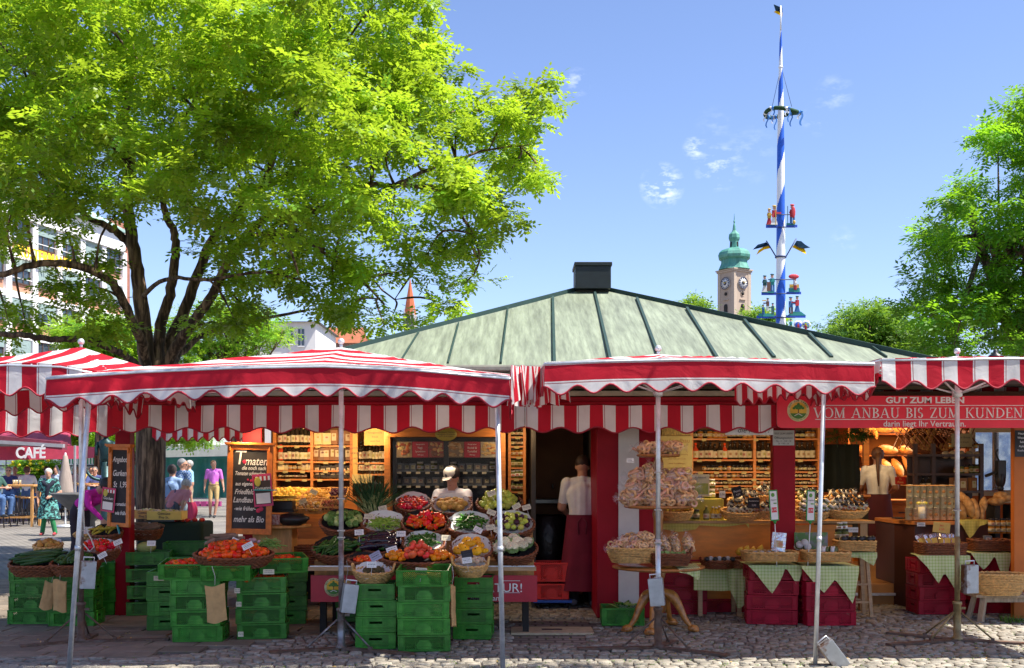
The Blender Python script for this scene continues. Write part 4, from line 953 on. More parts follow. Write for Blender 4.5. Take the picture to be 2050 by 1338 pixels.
# ---------------------------------------------------------------- people
DG = None
def rm(name,c,rough=.8,**k):return mat(name,c,rough,**k)
SKIN = rm('skin',(.52,.27,.18),.55,var=.06,spec=.3); SKIN2 = rm('skin_tan',(.40,.20,.12),.55,var=.06,spec=.3)
REST = dict(pelvis=(0,0,.96),waist=(0,0,1.10),chest=(0,.01,1.30),neck=(0,.015,1.475),head=(0,-.01,1.612),
   shl=(.18,.012,1.425),shr=(-.18,.012,1.425),ell=(.215,.03,1.13),elr=(-.215,.03,1.13),wrl=(.225,-.03,.88),wrr=(-.225,-.03,.88),
   hipl=(.085,0,.92),hipr=(-.085,0,.92),knl=(.095,-.01,.50),knr=(-.095,-.01,.50),anl=(.10,.03,.085),anr=(-.10,.03,.085))
def person(loc,rz,label,mats,h=1.75,pose={},lean=0,vox=.011,skirt=None,hair=None,hairc=(.05,.03,.02),cap=None,sleeves='short',legs='long',build=1.0,face=True,turn=0,nod=0,group=None,fingers=True,longhair=0,extra=None,bun=False,glasses=False,curl=.6,name='person'):
 """mats: dict(skin, top, low, shoe). One body surface voxel-joined from tapered limbs; hair and clothes are children."""
 root = empty(name,loc,label,'person',group)
 root.rotation_euler = (0,0,rz)
 sc = h/1.75
 J = {k:Vector(v) for k,v in REST.items()}
 if lean:
  pv = J['pelvis'].copy(); Rm = Rx(lean)   # positive lean = forward (towards -Y)
  for k in ('waist','chest','neck','head','shl','shr','ell','elr','wrl','wrr'):
   a = lean*(.5 if k == 'waist' else 1); J[k] = pv + Rx(a) @ (J[k] - pv)
 for k,v in pose.items():J[k] = Vector(v)
 J = {k:v*sc for k,v in J.items()}
 caps = []   # (a, b, ra, rb, matindex, flatx)
 sk,tp,lo,sh = 0,1,2,3
 def cap_(a,b_,ra,rb,m):caps.append((Vector(a),Vector(b_),ra*sc,rb*sc,m))
 bd = build
 up = (J['chest'] - J['waist']).normalized(); side = (J['shl'] - J['shr']).normalized(); fr = side.cross(up).normalized()  # fr points to the front (-Y at rest)
 if fr.y > 0 and not lean and 'chest' not in pose:fr = -fr
 for s_ in (-1,1):
  cap_(J['pelvis'] + side*.055*s_*bd,J['waist'] + side*.05*s_*bd,.105*bd,.092*bd,lo if not skirt else tp)
  cap_(J['waist'] + side*.05*s_*bd,J['chest'] + side*.07*s_*bd,.092*bd,.102*bd,tp)
  cap_(J['chest'] + side*.07*s_*bd,J['chest'].lerp(J['neck'],.55) + side*.10*s_,.10*bd,.062,tp)
 cap_(J['pelvis'],J['waist'],.112*bd,.104*bd,lo if not skirt else tp); cap_(J['waist'] - up*.03,J['chest'] + up*.02,.112*bd,.118*bd,tp); cap_(J['chest'] + up*.02,J['chest'].lerp(J['neck'],.6),.112,.07,tp)
 cap_(J['shl'],J['shr'],.058,.058,tp)
 cap_(J['chest'].lerp(J['neck'],.75),J['neck'] - up*.0,.075,.058,tp)
 for q_ in ('shl','shr'):cap_(J['neck'] - up*.01,J[q_].lerp(J['neck'],.25),.05,.05,tp); cap_(J['neck'] - up*.02,J['head'] - up*.04,.058,.060,sk)
 for s_,a in (('l',1),('r',-1)):
  cap_(J['sh' + s_],J['el' + s_],(.066 if sleeves == 'short' else .058)*bd,.052 if sleeves == 'short' else .045,tp if sleeves != 'none' else sk)
  el,wr = J['el' + s_],J['wr' + s_]
  cap_(el,el.lerp(wr,.5),.042,.037,tp if sleeves == 'long' else sk); cap_(el.lerp(wr,.5),wr,.037,.026,tp if sleeves == 'long' else sk)
  hp,kn,an = J['hip' + s_],J['kn' + s_],J['an' + s_]
  cap_(hp,kn,.088*bd,.055,lo); mk = lo if legs == 'long' else sk
  cap_(kn,kn.lerp(an,.4),.053 if mk == sk else .062,.052 if mk == sk else .066,mk); cap_(kn.lerp(an,.4),an,.05 if mk == sk else .066,.037 if mk == sk else .06,mk)
  ff = fr.copy(); ff.z = 0; ff = ff.normalized() if ff.length > .1 else Vector((0,-1,0))
  if pose.get('ft' + s_):ff = Vector(pose['ft' + s_]).normalized()
  cap_(an - Vector((0,0,.03*sc)) - ff*.03*sc,an + ff*.15*sc - Vector((0,0,.05*sc)),.045,.034,sh)
  # hand: palm, four unequal fingers, thumb from the side of the palm
  d = (wr - el).normalized(); inw = (J['pelvis'] - wr); inw = (inw - d*inw.dot(d)); inw = inw.normalized() if inw.length > .01 else side*-a
  pn = inw; ac = d.cross(pn).normalized()   # across the palm
  if ac.dot(fr) < 0:ac = -ac
  pc = wr + d*.045*sc; cap_(wr + d*.01*sc + ac*.008*sc,wr + d*.075*sc + ac*.022*sc,.020,.016,sk); cap_(wr + d*.01*sc - ac*.008*sc,wr + d*.07*sc - ac*.022*sc,.020,.016,sk)
  if fingers:
   for q,ln in enumerate((.060,.072,.068,.052)):
    o = wr + d*.078*sc + ac*(.027 - .018*q)*sc; p1 = o + (d*math.cos(curl*.5) + pn*math.sin(curl*.5))*ln*.5*sc; p2 = p1 + (d*math.cos(curl*1.4) + pn*math.sin(curl*1.4))*ln*.5*sc
    cap_(o,p1,.0092,.0085,sk); cap_(p1,p2,.0085,.007,sk)
   o = wr + d*.03*sc + ac*.03*sc; p1 = o + (ac*.6 + d*.7 + pn*.3).normalized()*.035*sc; cap_(o,p1,.012,.010,sk); cap_(p1,p1 + (d + pn*.6).normalized()*.028*sc,.010,.008,sk)
 # head, facing fr turned by 'turn'
 HM = Matrix((side,-fr,up)).transposed().to_4x4() @ Rz(turn) @ Rx(nod)   # local x side, y back, z up
 HM = Tm(J['head']) @ HM
 b = MB()
 for a,c_,ra,rb,m in caps:
  l = (c_ - a).length; n = 12; z = (c_ - a).normalized() if l > 1e-6 else Vector((0,0,1)); x = z.orthogonal().normalized(); y = z.cross(x)
  T = Tm(a) @ Matrix((x,y,z)).transposed().to_4x4(); pr = []
  for k in range(5):t = PI/2*k/4; pr.append((max(1e-6,ra*math.sin(t)),-ra*math.cos(t)))
  for k in range(5):t = PI/2*k/4; pr.append((max(1e-6,rb*math.cos(t)),l + rb*math.sin(t)))
  b.lathe(pr,n=n,M=T)
 h_ = sc
 b.ell((0,.012*h_,.03*h_),(.079*h_,.098*h_,.105*h_),18,14,0,HM)
 b.ell((0,-.02*h_,-.035*h_),(.055*h_,.065*h_,.075*h_),16,12,0,HM)
 if face:
  b.ell((0,-.088*h_,-.005*h_),(.013*h_,.020*h_,.022*h_),10,8,0,HM); b.ell((0,-.075*h_,.033*h_),(.045*h_,.02*h_,.012*h_),10,8,0,HM)
  b.ell((0,-.068*h_,-.052*h_),(.026*h_,.018*h_,.013*h_),10,8,0,HM); b.ell((0,-.065*h_,-.088*h_),(.022*h_,.018*h_,.018*h_),10,8,0,HM)
  for a in (-1,1):b.ell((a*.076*h_,.01*h_,.0),(.012*h_,.022*h_,.032*h_),8,8,0,HM)
 tmp = b.build('person_body',[mats['skin'],mats['top'],mats['low'],mats['shoe']])
 md = tmp.modifiers.new('r','REMESH'); md.mode = 'VOXEL'; md.voxel_size = vox; md.use_smooth_shade = True
 ms = tmp.modifiers.new('s','SMOOTH'); ms.factor = .5; ms.iterations = 5
 dg = bpy.context.evaluated_depsgraph_get(); me = bpy.data.meshes.new_from_object(tmp.evaluated_get(dg)); bpy.data.objects.remove(tmp)
 me.materials.clear()
 for m in (mats['skin'],mats['top'],mats['low'],mats['shoe']):me.materials.append(m)
 n = len(me.polygons); cen = np.empty(n*3); me.polygons.foreach_get('center',cen); cen = cen.reshape(-1,3)
 best = np.full(n,1e9); mi = np.zeros(n,'i')
 for a,c_,ra,rb,m in caps:
  a = np.array(a); ab = np.array(c_) - a; t = np.clip(((cen - a) @ ab)/max(1e-9,ab @ ab),0,1)
  d = np.linalg.norm(cen - a - t[:,None]*ab,axis=1) - (ra + (rb - ra)*t); q = d < best; best[q] = d[q]; mi[q] = m
 hd = np.linalg.norm(cen - np.array(J['head'] + up*-.0),axis=1) < .112*sc; mi[hd] = 0
 if legs == 'short':
  for s_ in 'lr':pass
 if legs == 'short':
  for s_ in 'lr':
   kn = np.array(J['kn' + s_]); mi[(mi == lo) & (np.linalg.norm(cen - kn,axis=1) < .085*sc)] = 0
 if sleeves == 'short':
  for s_ in 'lr':
   el = np.array(J['el' + s_]); mi[(mi == tp) & (np.linalg.norm(cen - el,axis=1) < .075*sc)] = 0
 me.polygons.foreach_set('material_index',mi); me.polygons.foreach_set('use_smooth',np.ones(n,bool)); me.update()
 body = link('body',me,root)
 if face:
  for a in (-1,1):
   b = MB(); b.ell((a*.028*h_,-.0745*h_,.012*h_),(.012*h_,.008*h_,.007*h_),10,8,0,HM); b.ell((a*.028*h_,-.0815*h_,.012*h_),(.0045*h_,.003*h_,.005*h_),8,6,1,HM); b.build('eye',[mat('eye_white',(.6,.58,.55),.4),M_black],root)
  b = MB(); b.ell((0,-.0845*h_,-.052*h_),(.022*h_,.005*h_,.006*h_),10,6,0,HM); b.build('mouth',mat('lips',(.32,.10,.08),.5),root)
 if glasses:
  b = MB()
  for a in (-1,1):b.ell((a*.030*h_,-.088*h_,.012*h_),(.022*h_,.006*h_,.017*h_),12,8,0,HM)
  b.box((0,-.09*h_,.016*h_),(.14*h_,.004,.006),0,M=HM); b.box((.071*h_,-.04*h_,.016*h_),(.004,.10*h_,.006),M=HM); b.box((-.071*h_,-.04*h_,.016*h_),(.004,.10*h_,.006),M=HM)
  b.build('sunglasses',M_black,root)
 if hair:
  hm = mat('hair_%d' % int(sum(hairc)*1000),hairc,.6,var=.35,vs=30,stretch=(1,1,.2),bump=.8,bs=90)
  b = MB()
  k = {'short':.085,'full':.094,'crop':.0825}[hair]
  def hf(th,ph): # trim over the face
   f = -math.sin(ph)*math.sin(th); return 1 - .16*max(0,f)*max(0,-math.cos(th) + .25)/1.0 + .04*noise.noise(Vector((math.cos(ph)*5,math.sin(ph)*5,th*4)))
  b.ell((0,.026*h_,.048*h_),(k*h_,(k + .016)*h_,(k + .012)*h_),24,18,0,HM,fn=hf)
  if longhair:b.tube([HM @ Vector(q) for q in ((0,.09*h_,.02),(.01,.115*h_,-.08),(.015,.11*h_,-.2),(.01,.115*h_,-.2 - longhair))],[.05*h_,.03,.022,.008],10)
  if bun:b.ell((0,.085*h_,.10*h_),(.042*h_,.04*h_,.04*h_),12,10,0,HM)
  b.build('hair',hm,root)
 if cap:
  b = MB(); b.lathe([(.083*h_,0),(.085*h_,.03*h_),(.074*h_,.07*h_),(.04*h_,.095*h_),(.001,.10*h_)],n=24,M=HM @ Tm(0,.006*h_,.052*h_),sy=1.12)
  b.grid(lambda u,v:HM @ Vector(((u - .5)*.14*h_*(1 - .25*v),(-.075 - .085*v*math.sin(PI*(.15 + .7*u)))*h_,(.06 - .012*v + .012*math.sin(PI*u))*h_)),10,4)
  c_ = b.build('cap',cap,root)
 if skirt:
  z0,z1,r0,r1,smt = skirt; b = MB()
  pel = J['pelvis']
  def sf(u,v):
   a = 2*PI*u; z = (z0 + (z1 - z0)*v)*sc; r = (r0 + (r1 - r0)*v)*(1 + .05*math.sin(a*7 + v*2)*v); y = pel.y*(1 - .4*v)
   return Vector((pel.x + r*math.cos(a)*sc*1.08,y + r*math.sin(a)*sc*.85,z))
  b.grid(sf,48,12); b.build('skirt',smt,root)
 if extra:extra(root,J,HM,sc)
 return root
# ---------------------------------------------------------------- people and things on the square behind
def GY(py):return 3520/(py - 935)     # depth at which the ground shows at that photograph row
def at(px,Y,z=-.02):return Vector(((px - 1025)*Y/F,Y,z))
def M4(skin=SKIN,top=(.5,.5,.5),low=(.1,.12,.2),shoe=(.03,.03,.03),tn=None):
 t = top if not isinstance(top,tuple) else rm('cloth_%d_%d_%d' % tuple(int(c*200) for c in top),top,.85,bump=.3,bs=20)
 l = low if not isinstance(low,tuple) else rm('cloth_%d_%d_%d' % tuple(int(c*200) for c in low),low,.85,bump=.3,bs=20)
 return dict(skin=skin,top=t,low=l,shoe=rm('shoe_%d' % int(sum(shoe)*100),shoe,.5))
denim = (.07,.14,.30)
def belt(root,J,HM,sc):
 b = MB(); b.tube([J['pelvis'] + Vector((.155*math.cos(a),.108*math.sin(a),.045)) for a in [i*PI/12 for i in range(24)]],.014,6,closed=True); b.build('belt',mat('belt_brown',(.10,.03,.02),.5),root)
 b = MB(); b.lathe([(.062,0),(.075,.035),(.06,.05)],c=J['neck'] - Vector((0,0,.045)),n=14); b.build('collar',mat('collar_magenta',(.40,.06,.34),.8),root)
person(at(428,35),R(8),'person walking in magenta polo shirt and beige shorts by the teal tarp',M4(top=(.62,.16,.60),low=(.55,.38,.16)),1.83,legs='short',hair='crop',hairc=(.20,.11,.05),turn=R(38),vox=.014,
       pose=dict(knl=(.10,-.05,.50),anl=(.03,-.04,.085),knr=(-.10,-.02,.5),anr=(-.12,.12,.09),elr=(-.25,.03,1.13),wrr=(-.27,-.05,.88),ell=(.25,.02,1.13),wrl=(.30,-.06,.90)),extra=belt)
def bagx(root,J,HM,sc):
 p = J['wrr'] + Vector((-.02,0,-.05)); b = MB(); b.grid(lambda u,v:p + Vector(((u - .5)*.34*(.35 + .65*math.sin(PI*min(1,v*.9 + .1))),.03*math.sin(u*9),-.42*v)),10,10); b.grid(lambda u,v:p + Vector(((u - .5)*.34*(.35 + .65*math.sin(PI*min(1,v*.9 + .1))),.06 + .03*math.sin(u*7),-.42*v)),10,10); b.build('shoulder_bag',mat('bag_red',(.45,.02,.08),.7),root)
chk = mat('checked_navy_shirt',(.03,.07,.20),.85)
if True:
 nt = chk.node_tree; pr = nt.nodes['Principled BSDF']; bt = nt.nodes.new('ShaderNodeTexChecker'); bt.inputs['Scale'].default_value = 26; bt.inputs['Color1'].default_value = (.03,.08,.24,1); bt.inputs['Color2'].default_value = (.22,.30,.42,1)
 co = nt.nodes.new('ShaderNodeTexCoord'); nt.links.new(co.outputs['Object'],bt.inputs[0]); nt.links.new(bt.outputs[0],pr.inputs['Base Color'])
person(at(366,24),R(150),'person with grey hair and sunglasses in a navy checked shirt, red bag on the shoulder',M4(top=chk,low=(.28,.36,.42)),1.80,hair='short',hairc=(.22,.22,.23),glasses=True,turn=R(-60),vox=.013,extra=bagx)
person(at(378,29),R(-60),'person in pale turquoise polo standing behind the checked shirt',M4(top=(.30,.58,.68),low=(.35,.28,.18)),1.80,hair='crop',hairc=(.45,.42,.38),vox=.014)
def straps(root,J,HM,sc):
 b = MB(); b.tube([J['shl'] + Vector((-.04,.0,.06)),J['chest'] + Vector((0,.115,0)),J['pelvis'] + Vector((-.13,.10,.05))],.012,6); b.build('bag_strap',mat('strap_navy',(.03,.05,.10),.7),root)
person(at(345,21.5),R(172),'person in light blue shirt seen from behind with dark pinned hair',M4(top=(.26,.38,.62),low=(.05,.10,.22)),1.66,hair='full',hairc=(.05,.03,.025),sleeves='long',bun=True,vox=.012,extra=straps,pose=dict(wrl=(.10,-.25,1.1),wrr=(-.10,-.25,1.1),ell=(.25,-.02,1.13),elr=(-.25,-.02,1.13)))
person(at(343,19.0),R(160),'grey haired person in pink top with a black strap bending over the crates',M4(top=(.58,.20,.22),low=(.1,.1,.12)),1.55,hair='full',hairc=(.50,.44,.40),lean=R(42),vox=.012,extra=straps,turn=0)
flor = mat('floral_dress',(.012,.03,.035),.85,c2=(.13,.42,.38),mixs=19,contrast=(.49,.54))
def shawl(root,J,HM,sc):
 b = MB(); c = J['neck']
 b.tube([c + Vector((.12,.02,-.03)),c + Vector((.13,-.09,-.06)),c + Vector((.04,-.15,-.18)),c + Vector((.0,-.155,-.36)),c + Vector((.03,-.16,-.52))],[.05,.055,.045,.05,.03],8,flat=.5)
 b.tube([c + Vector((-.10,.03,-.03)),c + Vector((-.10,-.09,-.05)),c + Vector((0,-.14,-.16))],[.05,.05,.03],8,flat=.5); b.tube([c + Vector((-.16,.02,-.05)),c + Vector((0,.09,-.02)),c + Vector((.17,.02,-.05)),c + Vector((.22,-.04,-.2))],[.05,.06,.06,.03],8)
 b.build('knotted_cardigan',mat('navy_knit',(.012,.014,.03),.95,bump=.5,bs=60),root)
person(at(97,26),R(6),'older person with short grey hair in a green floral dress and green leggings',dict(skin=SKIN,top=flor,low=rm('green_leggings',(.02,.20,.07),.85),shoe=rm('red_shoes',(.35,.03,.04),.5)),1.58,skirt=(1.12,.44,.165,.27,flor),hair='full',hairc=(.55,.52,.48),build=1.22,vox=.012,extra=shawl,
       pose=dict(knl=(.12,-.12,.48),anl=(.20,-.10,.09),knr=(-.11,.03,.48),anr=(-.16,.02,.085),ell=(.30,.0,1.12),wrl=(.12,-.20,1.02),elr=(-.27,.03,1.12),wrr=(-.24,-.08,.88)),turn=R(8))
person(at(160,16.2,-.02),R(62),'person in magenta jacket with dark tied hair bending over the fruit',M4(top=(.66,.015,.36),low=(.03,.02,.03)),1.72,lean=R(52),sleeves='long',hair='full',hairc=(.02,.012,.012),bun=True,vox=.010,nod=R(10),
       pose=dict(ell=(.22,-.42,1.10),wrl=(.15,-.62,.90),elr=(-.20,-.42,1.08),wrr=(-.12,-.60,.88)))
# seated cafe guests on high stools around high tables
def seated(px,Y,rz,label,top,low=denim,hc=(.06,.03,.02),hair='short',skin=SKIN,seat=.78,h=1.75,arms=True,glasses=False,turn=0,sl='short',legs='long',fl=False):
 dz = seat - .92 + .02
 pj = {k:(v[0],v[1],v[2] + dz) for k,v in REST.items()}
 pj.update(hipl=(.09,0,seat),hipr=(-.09,0,seat),knl=(.14,-.40,seat + .0),knr=(-.14,-.40,seat + .0),anl=(.13,-.34,seat - .40),anr=(-.13,-.34,seat - .40),ftl=(0,-1,0),ftr=(0,-1,0))
 if arms:pj.update(ell=(.25,-.14,1.17 + dz),elr=(-.25,-.14,1.17 + dz),wrl=(.10,-.38,1.19 + dz),wrr=(-.10,-.38,1.19 + dz))
 return person(at(px,Y),rz,label,M4(skin,top,low),h,pose=pj,hair=hair,hairc=hc,vox=.016,glasses=glasses,turn=turn,sleeves=sl,legs=legs)
def stool(px,Y,label):
 o = empty('bar_stool',at(px,Y),label,'stool','high bar stools at the cafe')
 b = MB(); b.lathe([(.001,.78),(.17,.78),(.17,.74),(.001,.74)],n=16); b.build('seat',M_woodh,o)
 for i in (-1,1):
  for j in (-1,1):b = MB(); b.tube([(i*.12,j*.12,.74),(i*.2,j*.2,0)],.016,6); b.build('leg',mat('stool_metal',(.04,.03,.03),.5),o)
 b = MB(); b.tube([(.165*a,.165*c,.28) for a,c in ((1,1),(-1,1),(-1,-1),(1,-1))],.012,6,closed=True); b.build('foot_ring',MAT['stool_metal'],o)
def hightable(px,Y,w,label):
 o = empty('high_table',at(px,Y),label,'table','high wooden cafe tables')
 b = MB(); b.box((0,0,1.11),(w,.6,.05)); b.build('table_top',M_woodh,o,bevel=.01)
 for i in (-1,1):
  for j in (-1,1):b = MB(); b.box((i*(w/2 - .07),j*.24,.54),(.06,.06,1.09)); b.build('leg',M_woodh,o)
 b = MB(); b.box((0,-.24,.25),(w - .15,.04,.04)); b.box((0,.24,.25),(w - .15,.04,.04)); b.build('foot_rail',M_woodh,o)
hightable(22,30,1.5,'long high cafe table at the left edge with glasses on it'); hightable(112,35,1.2,'high cafe table behind the floral dress')
hightable(195,33,1.0,'high cafe table behind the bending figure')
for px,Y,l in ((55,30.5,'high stool between the wooden table and the floral dress'),(78,31,'dark high stool left of the floral dress'),(38,31.5,'high stool under the long table'),(0,29.4,'high stool of the guest in jeans at the left edge'),(130,34,'dark stool right of the floral dress'),(20,32,'stool of the guest in the navy shirt'),(160,34.2,'stool behind the parasol poles')):stool(px,Y,l)
person_specs = [
 (-8,29.2,R(70),'guest in dark green sleeves and jeans leaning on the table at the left edge',(.03,.09,.07),dict(low=denim)),
 (17,31.5,R(20),'guest in navy t-shirt and sunglasses facing the camera at the long table',(.035,.035,.12),dict(glasses=True,hc=(.18,.12,.08),hair='crop')),
 (54,32.5,R(190),'guest in white t-shirt and blue jeans seen from behind',(.72,.72,.74),dict(hc=(.10,.05,.03),hair='full')),
 (30,36,R(10),'blond guest behind the navy t-shirt',(.45,.35,.35),dict(hc=(.42,.26,.10))),
 (56,38,R(170),'guest in dark clothes behind the white t-shirt',(.03,.04,.09),dict(hc=(.03,.02,.02))),
 (95,33.5,R(160),'guest in grey white shirt behind the floral dress',(.50,.52,.60),dict(hc=(.10,.04,.03),hair='full')),
 (112,37,R(0),'guest in pale blue at the table right of the floral dress',(.35,.45,.65),dict(hc=(.12,.06,.03))),
 (151,36,R(-30),'guest in pale pink between the two parasol poles',(.62,.42,.40),dict(hc=(.30,.12,.05))),
 (190,33,R(10),'guest with sunglasses and navy vest beside the statue',(.06,.08,.22),dict(glasses=True,hc=(.10,.09,.09),hair='crop')),
 (183,38,R(20),'guest in lilac shirt behind the table by the statue',(.55,.35,.60),dict(hc=(.04,.02,.02))),
 (172,37.5,R(180),'guest in yellow top beside the lilac shirt',(.62,.45,.12),dict(hc=(.05,.03,.02))),
 (155,41,R(0),'guest in dark navy standing far back under the green edged awning',(.03,.04,.10),dict(hc=(.03,.02,.02)))]
for px,Y,rz,lab,top,kw in person_specs:seated(px,Y,rz,lab,top,**kw)
for i,(px,Y) in enumerate(((28,29.9),(33,30.1),(40,29.9))):
 b = MB(); b.lathe([(.03,0),(.036,.13),(.033,.13),(.027,.01),(.001,.01)],n=12); o = b.build('beer_glass',mat('beer_glass',(.6,.5,.3),.1,alpha=.55,spec=.8)); o.location = at(px,Y,1.115)
 tag(o,('clear drinking glass left on the long high table','drinking glass between two others on the long high table','drinking glass nearest the floral dress on the long high table')[i],'glass')
# cafe awnings
ca = empty('cafe_awning',P(60,905,33),'raspberry cafe awning with white CAFE lettering on its front flap','awning'); IC = Tm(-ca.location)
m_rasp = mat('raspberry_canvas',(.62,.07,.14),.8,var=.1,trans=.3,tcol=(.7,.08,.16)); m_plum = mat('plum_canvas',(.26,.05,.08),.8,trans=.2)
b = MB(); q = [P(-120,895,31),P(152,893,32),P(152,919,32),P(-120,924,31)]
b.poly(q,.01); b.add([P(152,893,32),P(204,896,37),P(204,916,37),P(152,919,32)],[(0,1,2,3)]); b.build('front_flap',m_rasp,ca,IC)
b = MB(); b.poly([P(-120,862,36),P(140,864,38),P(143,893,33),P(120,888,32),P(-120,875,31)],.02); b.build('canvas_roof',m_rasp,ca,IC)
b = MB(); b.beam(P(-120,868,31.3),P(128,893,31.3),.5,.22); b.build('roller_box',m_plum,ca,IC)
b = MB(); b.beam(P(-20,884,31.1),P(128,893,31.1),.14,.10); b.beam(P(150,892,31.5),P(150,1045,31.5),.05,.05); b.beam(P(112,932,32),P(140,990,32),.05,.05); b.build('frame_arm',mat('awning_grey',(.35,.34,.36),.5),ca,IC)
text(ca,'CAFÉ',IC @ Tm(P(61,908,30.9)),.42,M_white,'lettering',ext=.01,bold=.012,sx=.85)
text(ca,'NYMPHENBURG',IC @ Tm(P(190,909,36.0) + Vector((0,-.4,0))),.22,M_white,'lettering',ext=.01,bold=.01)
gl = empty('glass_kiosk',P(175,935,44),'glazed kiosk with a dark purple roof behind the cafe awning','kiosk'); IG = Tm(-gl.location)
b = MB(); b.poly([P(132,866,44),P(140,862,44),P(205,885,44),P(205,899,44),P(132,897,44)],3); b.build('glass',mat('kiosk_glass',(.50,.58,.62),.15,var=.4,vs=1),gl,IG)
b = MB(); b.beam(P(130,862,43.8),P(207,884,43.8),.3,.3); b.beam(P(130,899,43.8),P(207,899,43.8),.2,.2)
for x in (133,162,187,204):b.beam(P(x,868 + (x - 133)*.27,43.8),P(x,898,43.8),.12,.12)
b.build('frame',m_plum,gl,IG)
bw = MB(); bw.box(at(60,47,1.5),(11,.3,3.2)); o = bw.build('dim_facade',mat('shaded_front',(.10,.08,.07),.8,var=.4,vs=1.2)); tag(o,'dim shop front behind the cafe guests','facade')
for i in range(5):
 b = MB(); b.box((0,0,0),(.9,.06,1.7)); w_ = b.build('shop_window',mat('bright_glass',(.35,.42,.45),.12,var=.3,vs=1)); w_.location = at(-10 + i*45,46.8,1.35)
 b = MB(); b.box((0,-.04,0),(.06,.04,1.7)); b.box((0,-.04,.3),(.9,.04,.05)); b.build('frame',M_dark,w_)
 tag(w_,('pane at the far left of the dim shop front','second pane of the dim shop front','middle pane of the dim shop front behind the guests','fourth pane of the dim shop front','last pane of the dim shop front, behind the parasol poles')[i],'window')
ga = empty('green_awning',P(180,925,45),'green and white scalloped awning behind the cafe guests','awning'); b = MB()
for i in range(26):
 x = 138 + i*3; b.poly([P(x,915,45),P(x + 3,915,45),P(x + 3,927,45),P(x + 1.5,930,45),P(x,927,45)],.02,(0,1,0),i % 2)
b.build('valance',[mat('awning_green',(.03,.25,.14),.8),M_white],ga,Tm(-ga.location))
# planter with yellow flowers
pl = empty('flower_shrub',at(75,40),'leafy shrub with yellow flowers behind the guests','shrub')
leaves('foliage',pl,[((rt.uniform(-.8,.8),rt.uniform(-.3,.3),rt.uniform(.9,1.9)),.3,1) for _ in range(36)],MAT['bright_leaf'],24,.12,91)
b = MB()
for i in range(20):b.ell((rt.uniform(-.8,.8),-.45,rt.uniform(1.5,2.15)),(.07,.04,.06),7,5)
b.build('blossom',mat('yellow_petal',(.85,.60,.02),.7),pl)
b = MB(); b.box((0,0,.3),(1.8,.6,.65)); b.build('planter_box',mat('planter',(.12,.09,.07),.8),pl,bevel=.02)
# folded grey-beige parasol
fp = empty('closed_parasol',at(131,29.5),'closed beige parasol wrapped around its pole behind the guests','parasol')
b = MB(); b.lathe([(.03,1.95),(.06,1.9),(.10,1.65),(.16,1.35),(.20,1.0),(.22,.75),(.18,.72),(.03,.8)],n=14); b.build('canopy',mat('beige_canvas',(.34,.27,.23),.85,bump=.8,bs=8,stretch=(3,3,.3)),fp); b = MB(); b.tube([(0,0,0),(0,0,2.0)],.025,8); b.lathe([(.3,0),(.3,.06),(.05,.08)],n=16); b.build('pole',M_steel,fp)
# bronze fountain figure and basin
st = empty('bronze_statue',at(212,24),'small dark bronze fountain figure in a hat holding a curved rail','statue'); M_br = mat('dark_bronze',(.02,.055,.06),.45,.5,var=.4,vs=6)
b = MB(); s_ = 24/F; zz = lambda py:EYE + (935 - py)*s_ + .02
X = lambda px:(px - 212)*s_
b.lathe([(.13,0),(.11,.5),(.10,.55),(.10,zz(925))],n=10)
b.lathe([(.10,zz(928)),(.14,zz(918)),(.13,zz(905)),(.16,zz(890)),(.15,zz(884)),(.06,zz(879)),(.05,zz(877))],n=14,sy=.8)
b.ell((0,0,zz(871)),(.065,.075,.085)); b.lathe([(.11,zz(869)),(.10,zz(868)),(.065,zz(867)),(.05,zz(861)),(.001,zz(859))],n=14)
for a in (-1,1):b.tube([(a*.15,0,zz(886)),(a*.19,-.03,zz(898)),(a*.17,-.10,zz(912))],[.05,.04,.03],8); b.tube([(a*.06,0,zz(915)),(a*.08,-.02,zz(925)),(a*.08,0,zz(940))],[.06,.05,.05],8)
b.build('bronze_body',M_br,st)
b = MB(); b.tube(smooth_path([Vector((X(170),-.1,zz(918))),Vector((X(172),-.1,zz(932))),Vector((X(180),-.1,zz(948))),Vector((X(192),-.1,zz(958))),Vector((X(208),0,zz(962)))],5),.035,8); b.build('rail',M_br,st)
bs = empty('fountain_basin',at(175,24.5),'shallow dark stone fountain basin behind the bending figure','fountain')
b = MB(); b.lathe([(.2,0),(.16,.4),(.35,.62),(.78,1.02),(.76,1.04),(.3,.8),(.001,.76)],n=28); b.build('bowl',mat('dark_stone',(.10,.095,.09),.7,var=.2,vs=6),bs)
# white and green market tent with teal tarpaulin wall
te = empty('market_tent',at(350,46),'white topped market tent with a teal tarpaulin side wall','market tent'); IT = Tm(-te.location)
M_tarp = mat('teal_tarpaulin',(.015,.16,.14),.5,var=.25,vs=2,bump=.3,bs=4); M_tent = mat('tent_white',(.66,.66,.62),.7,var=.08,trans=.3)
b = MB(); b.grid(lambda u,v:P(230 + 250*u,918 + 79*v,45) + Vector((0,.12*math.sin(u*40),0)),60,4); b.build('side_wall',M_tarp,te,IT)
b = MB(); b.poly([P(225,892,44.6),P(500,890,44.6),P(500,905,44.6),P(470,913,44.6),P(225,918,44.6)],.05)
b.add([P(225,895,44.6),P(490,893,44.6),P(480,868,47),P(395,880,50),P(225,880,50)],[(0,1,2,3,4)]); b.build('tent_roof',M_tent,te,IT)
b = MB()
for i in range(9):b.poly([P(292 + i*9,898,44.5),P(297 + i*9,898,44.5),P(291 + i*9,904 - i*.4,44.5),P(287 + i*9,904 - i*.4,44.5)],.02)
b.build('green_fringe',MAT['awning_green'],te,IT)
te2 = empty('market_tent',at(360,60),'pale green striped tent roof behind the white tent','market tent')
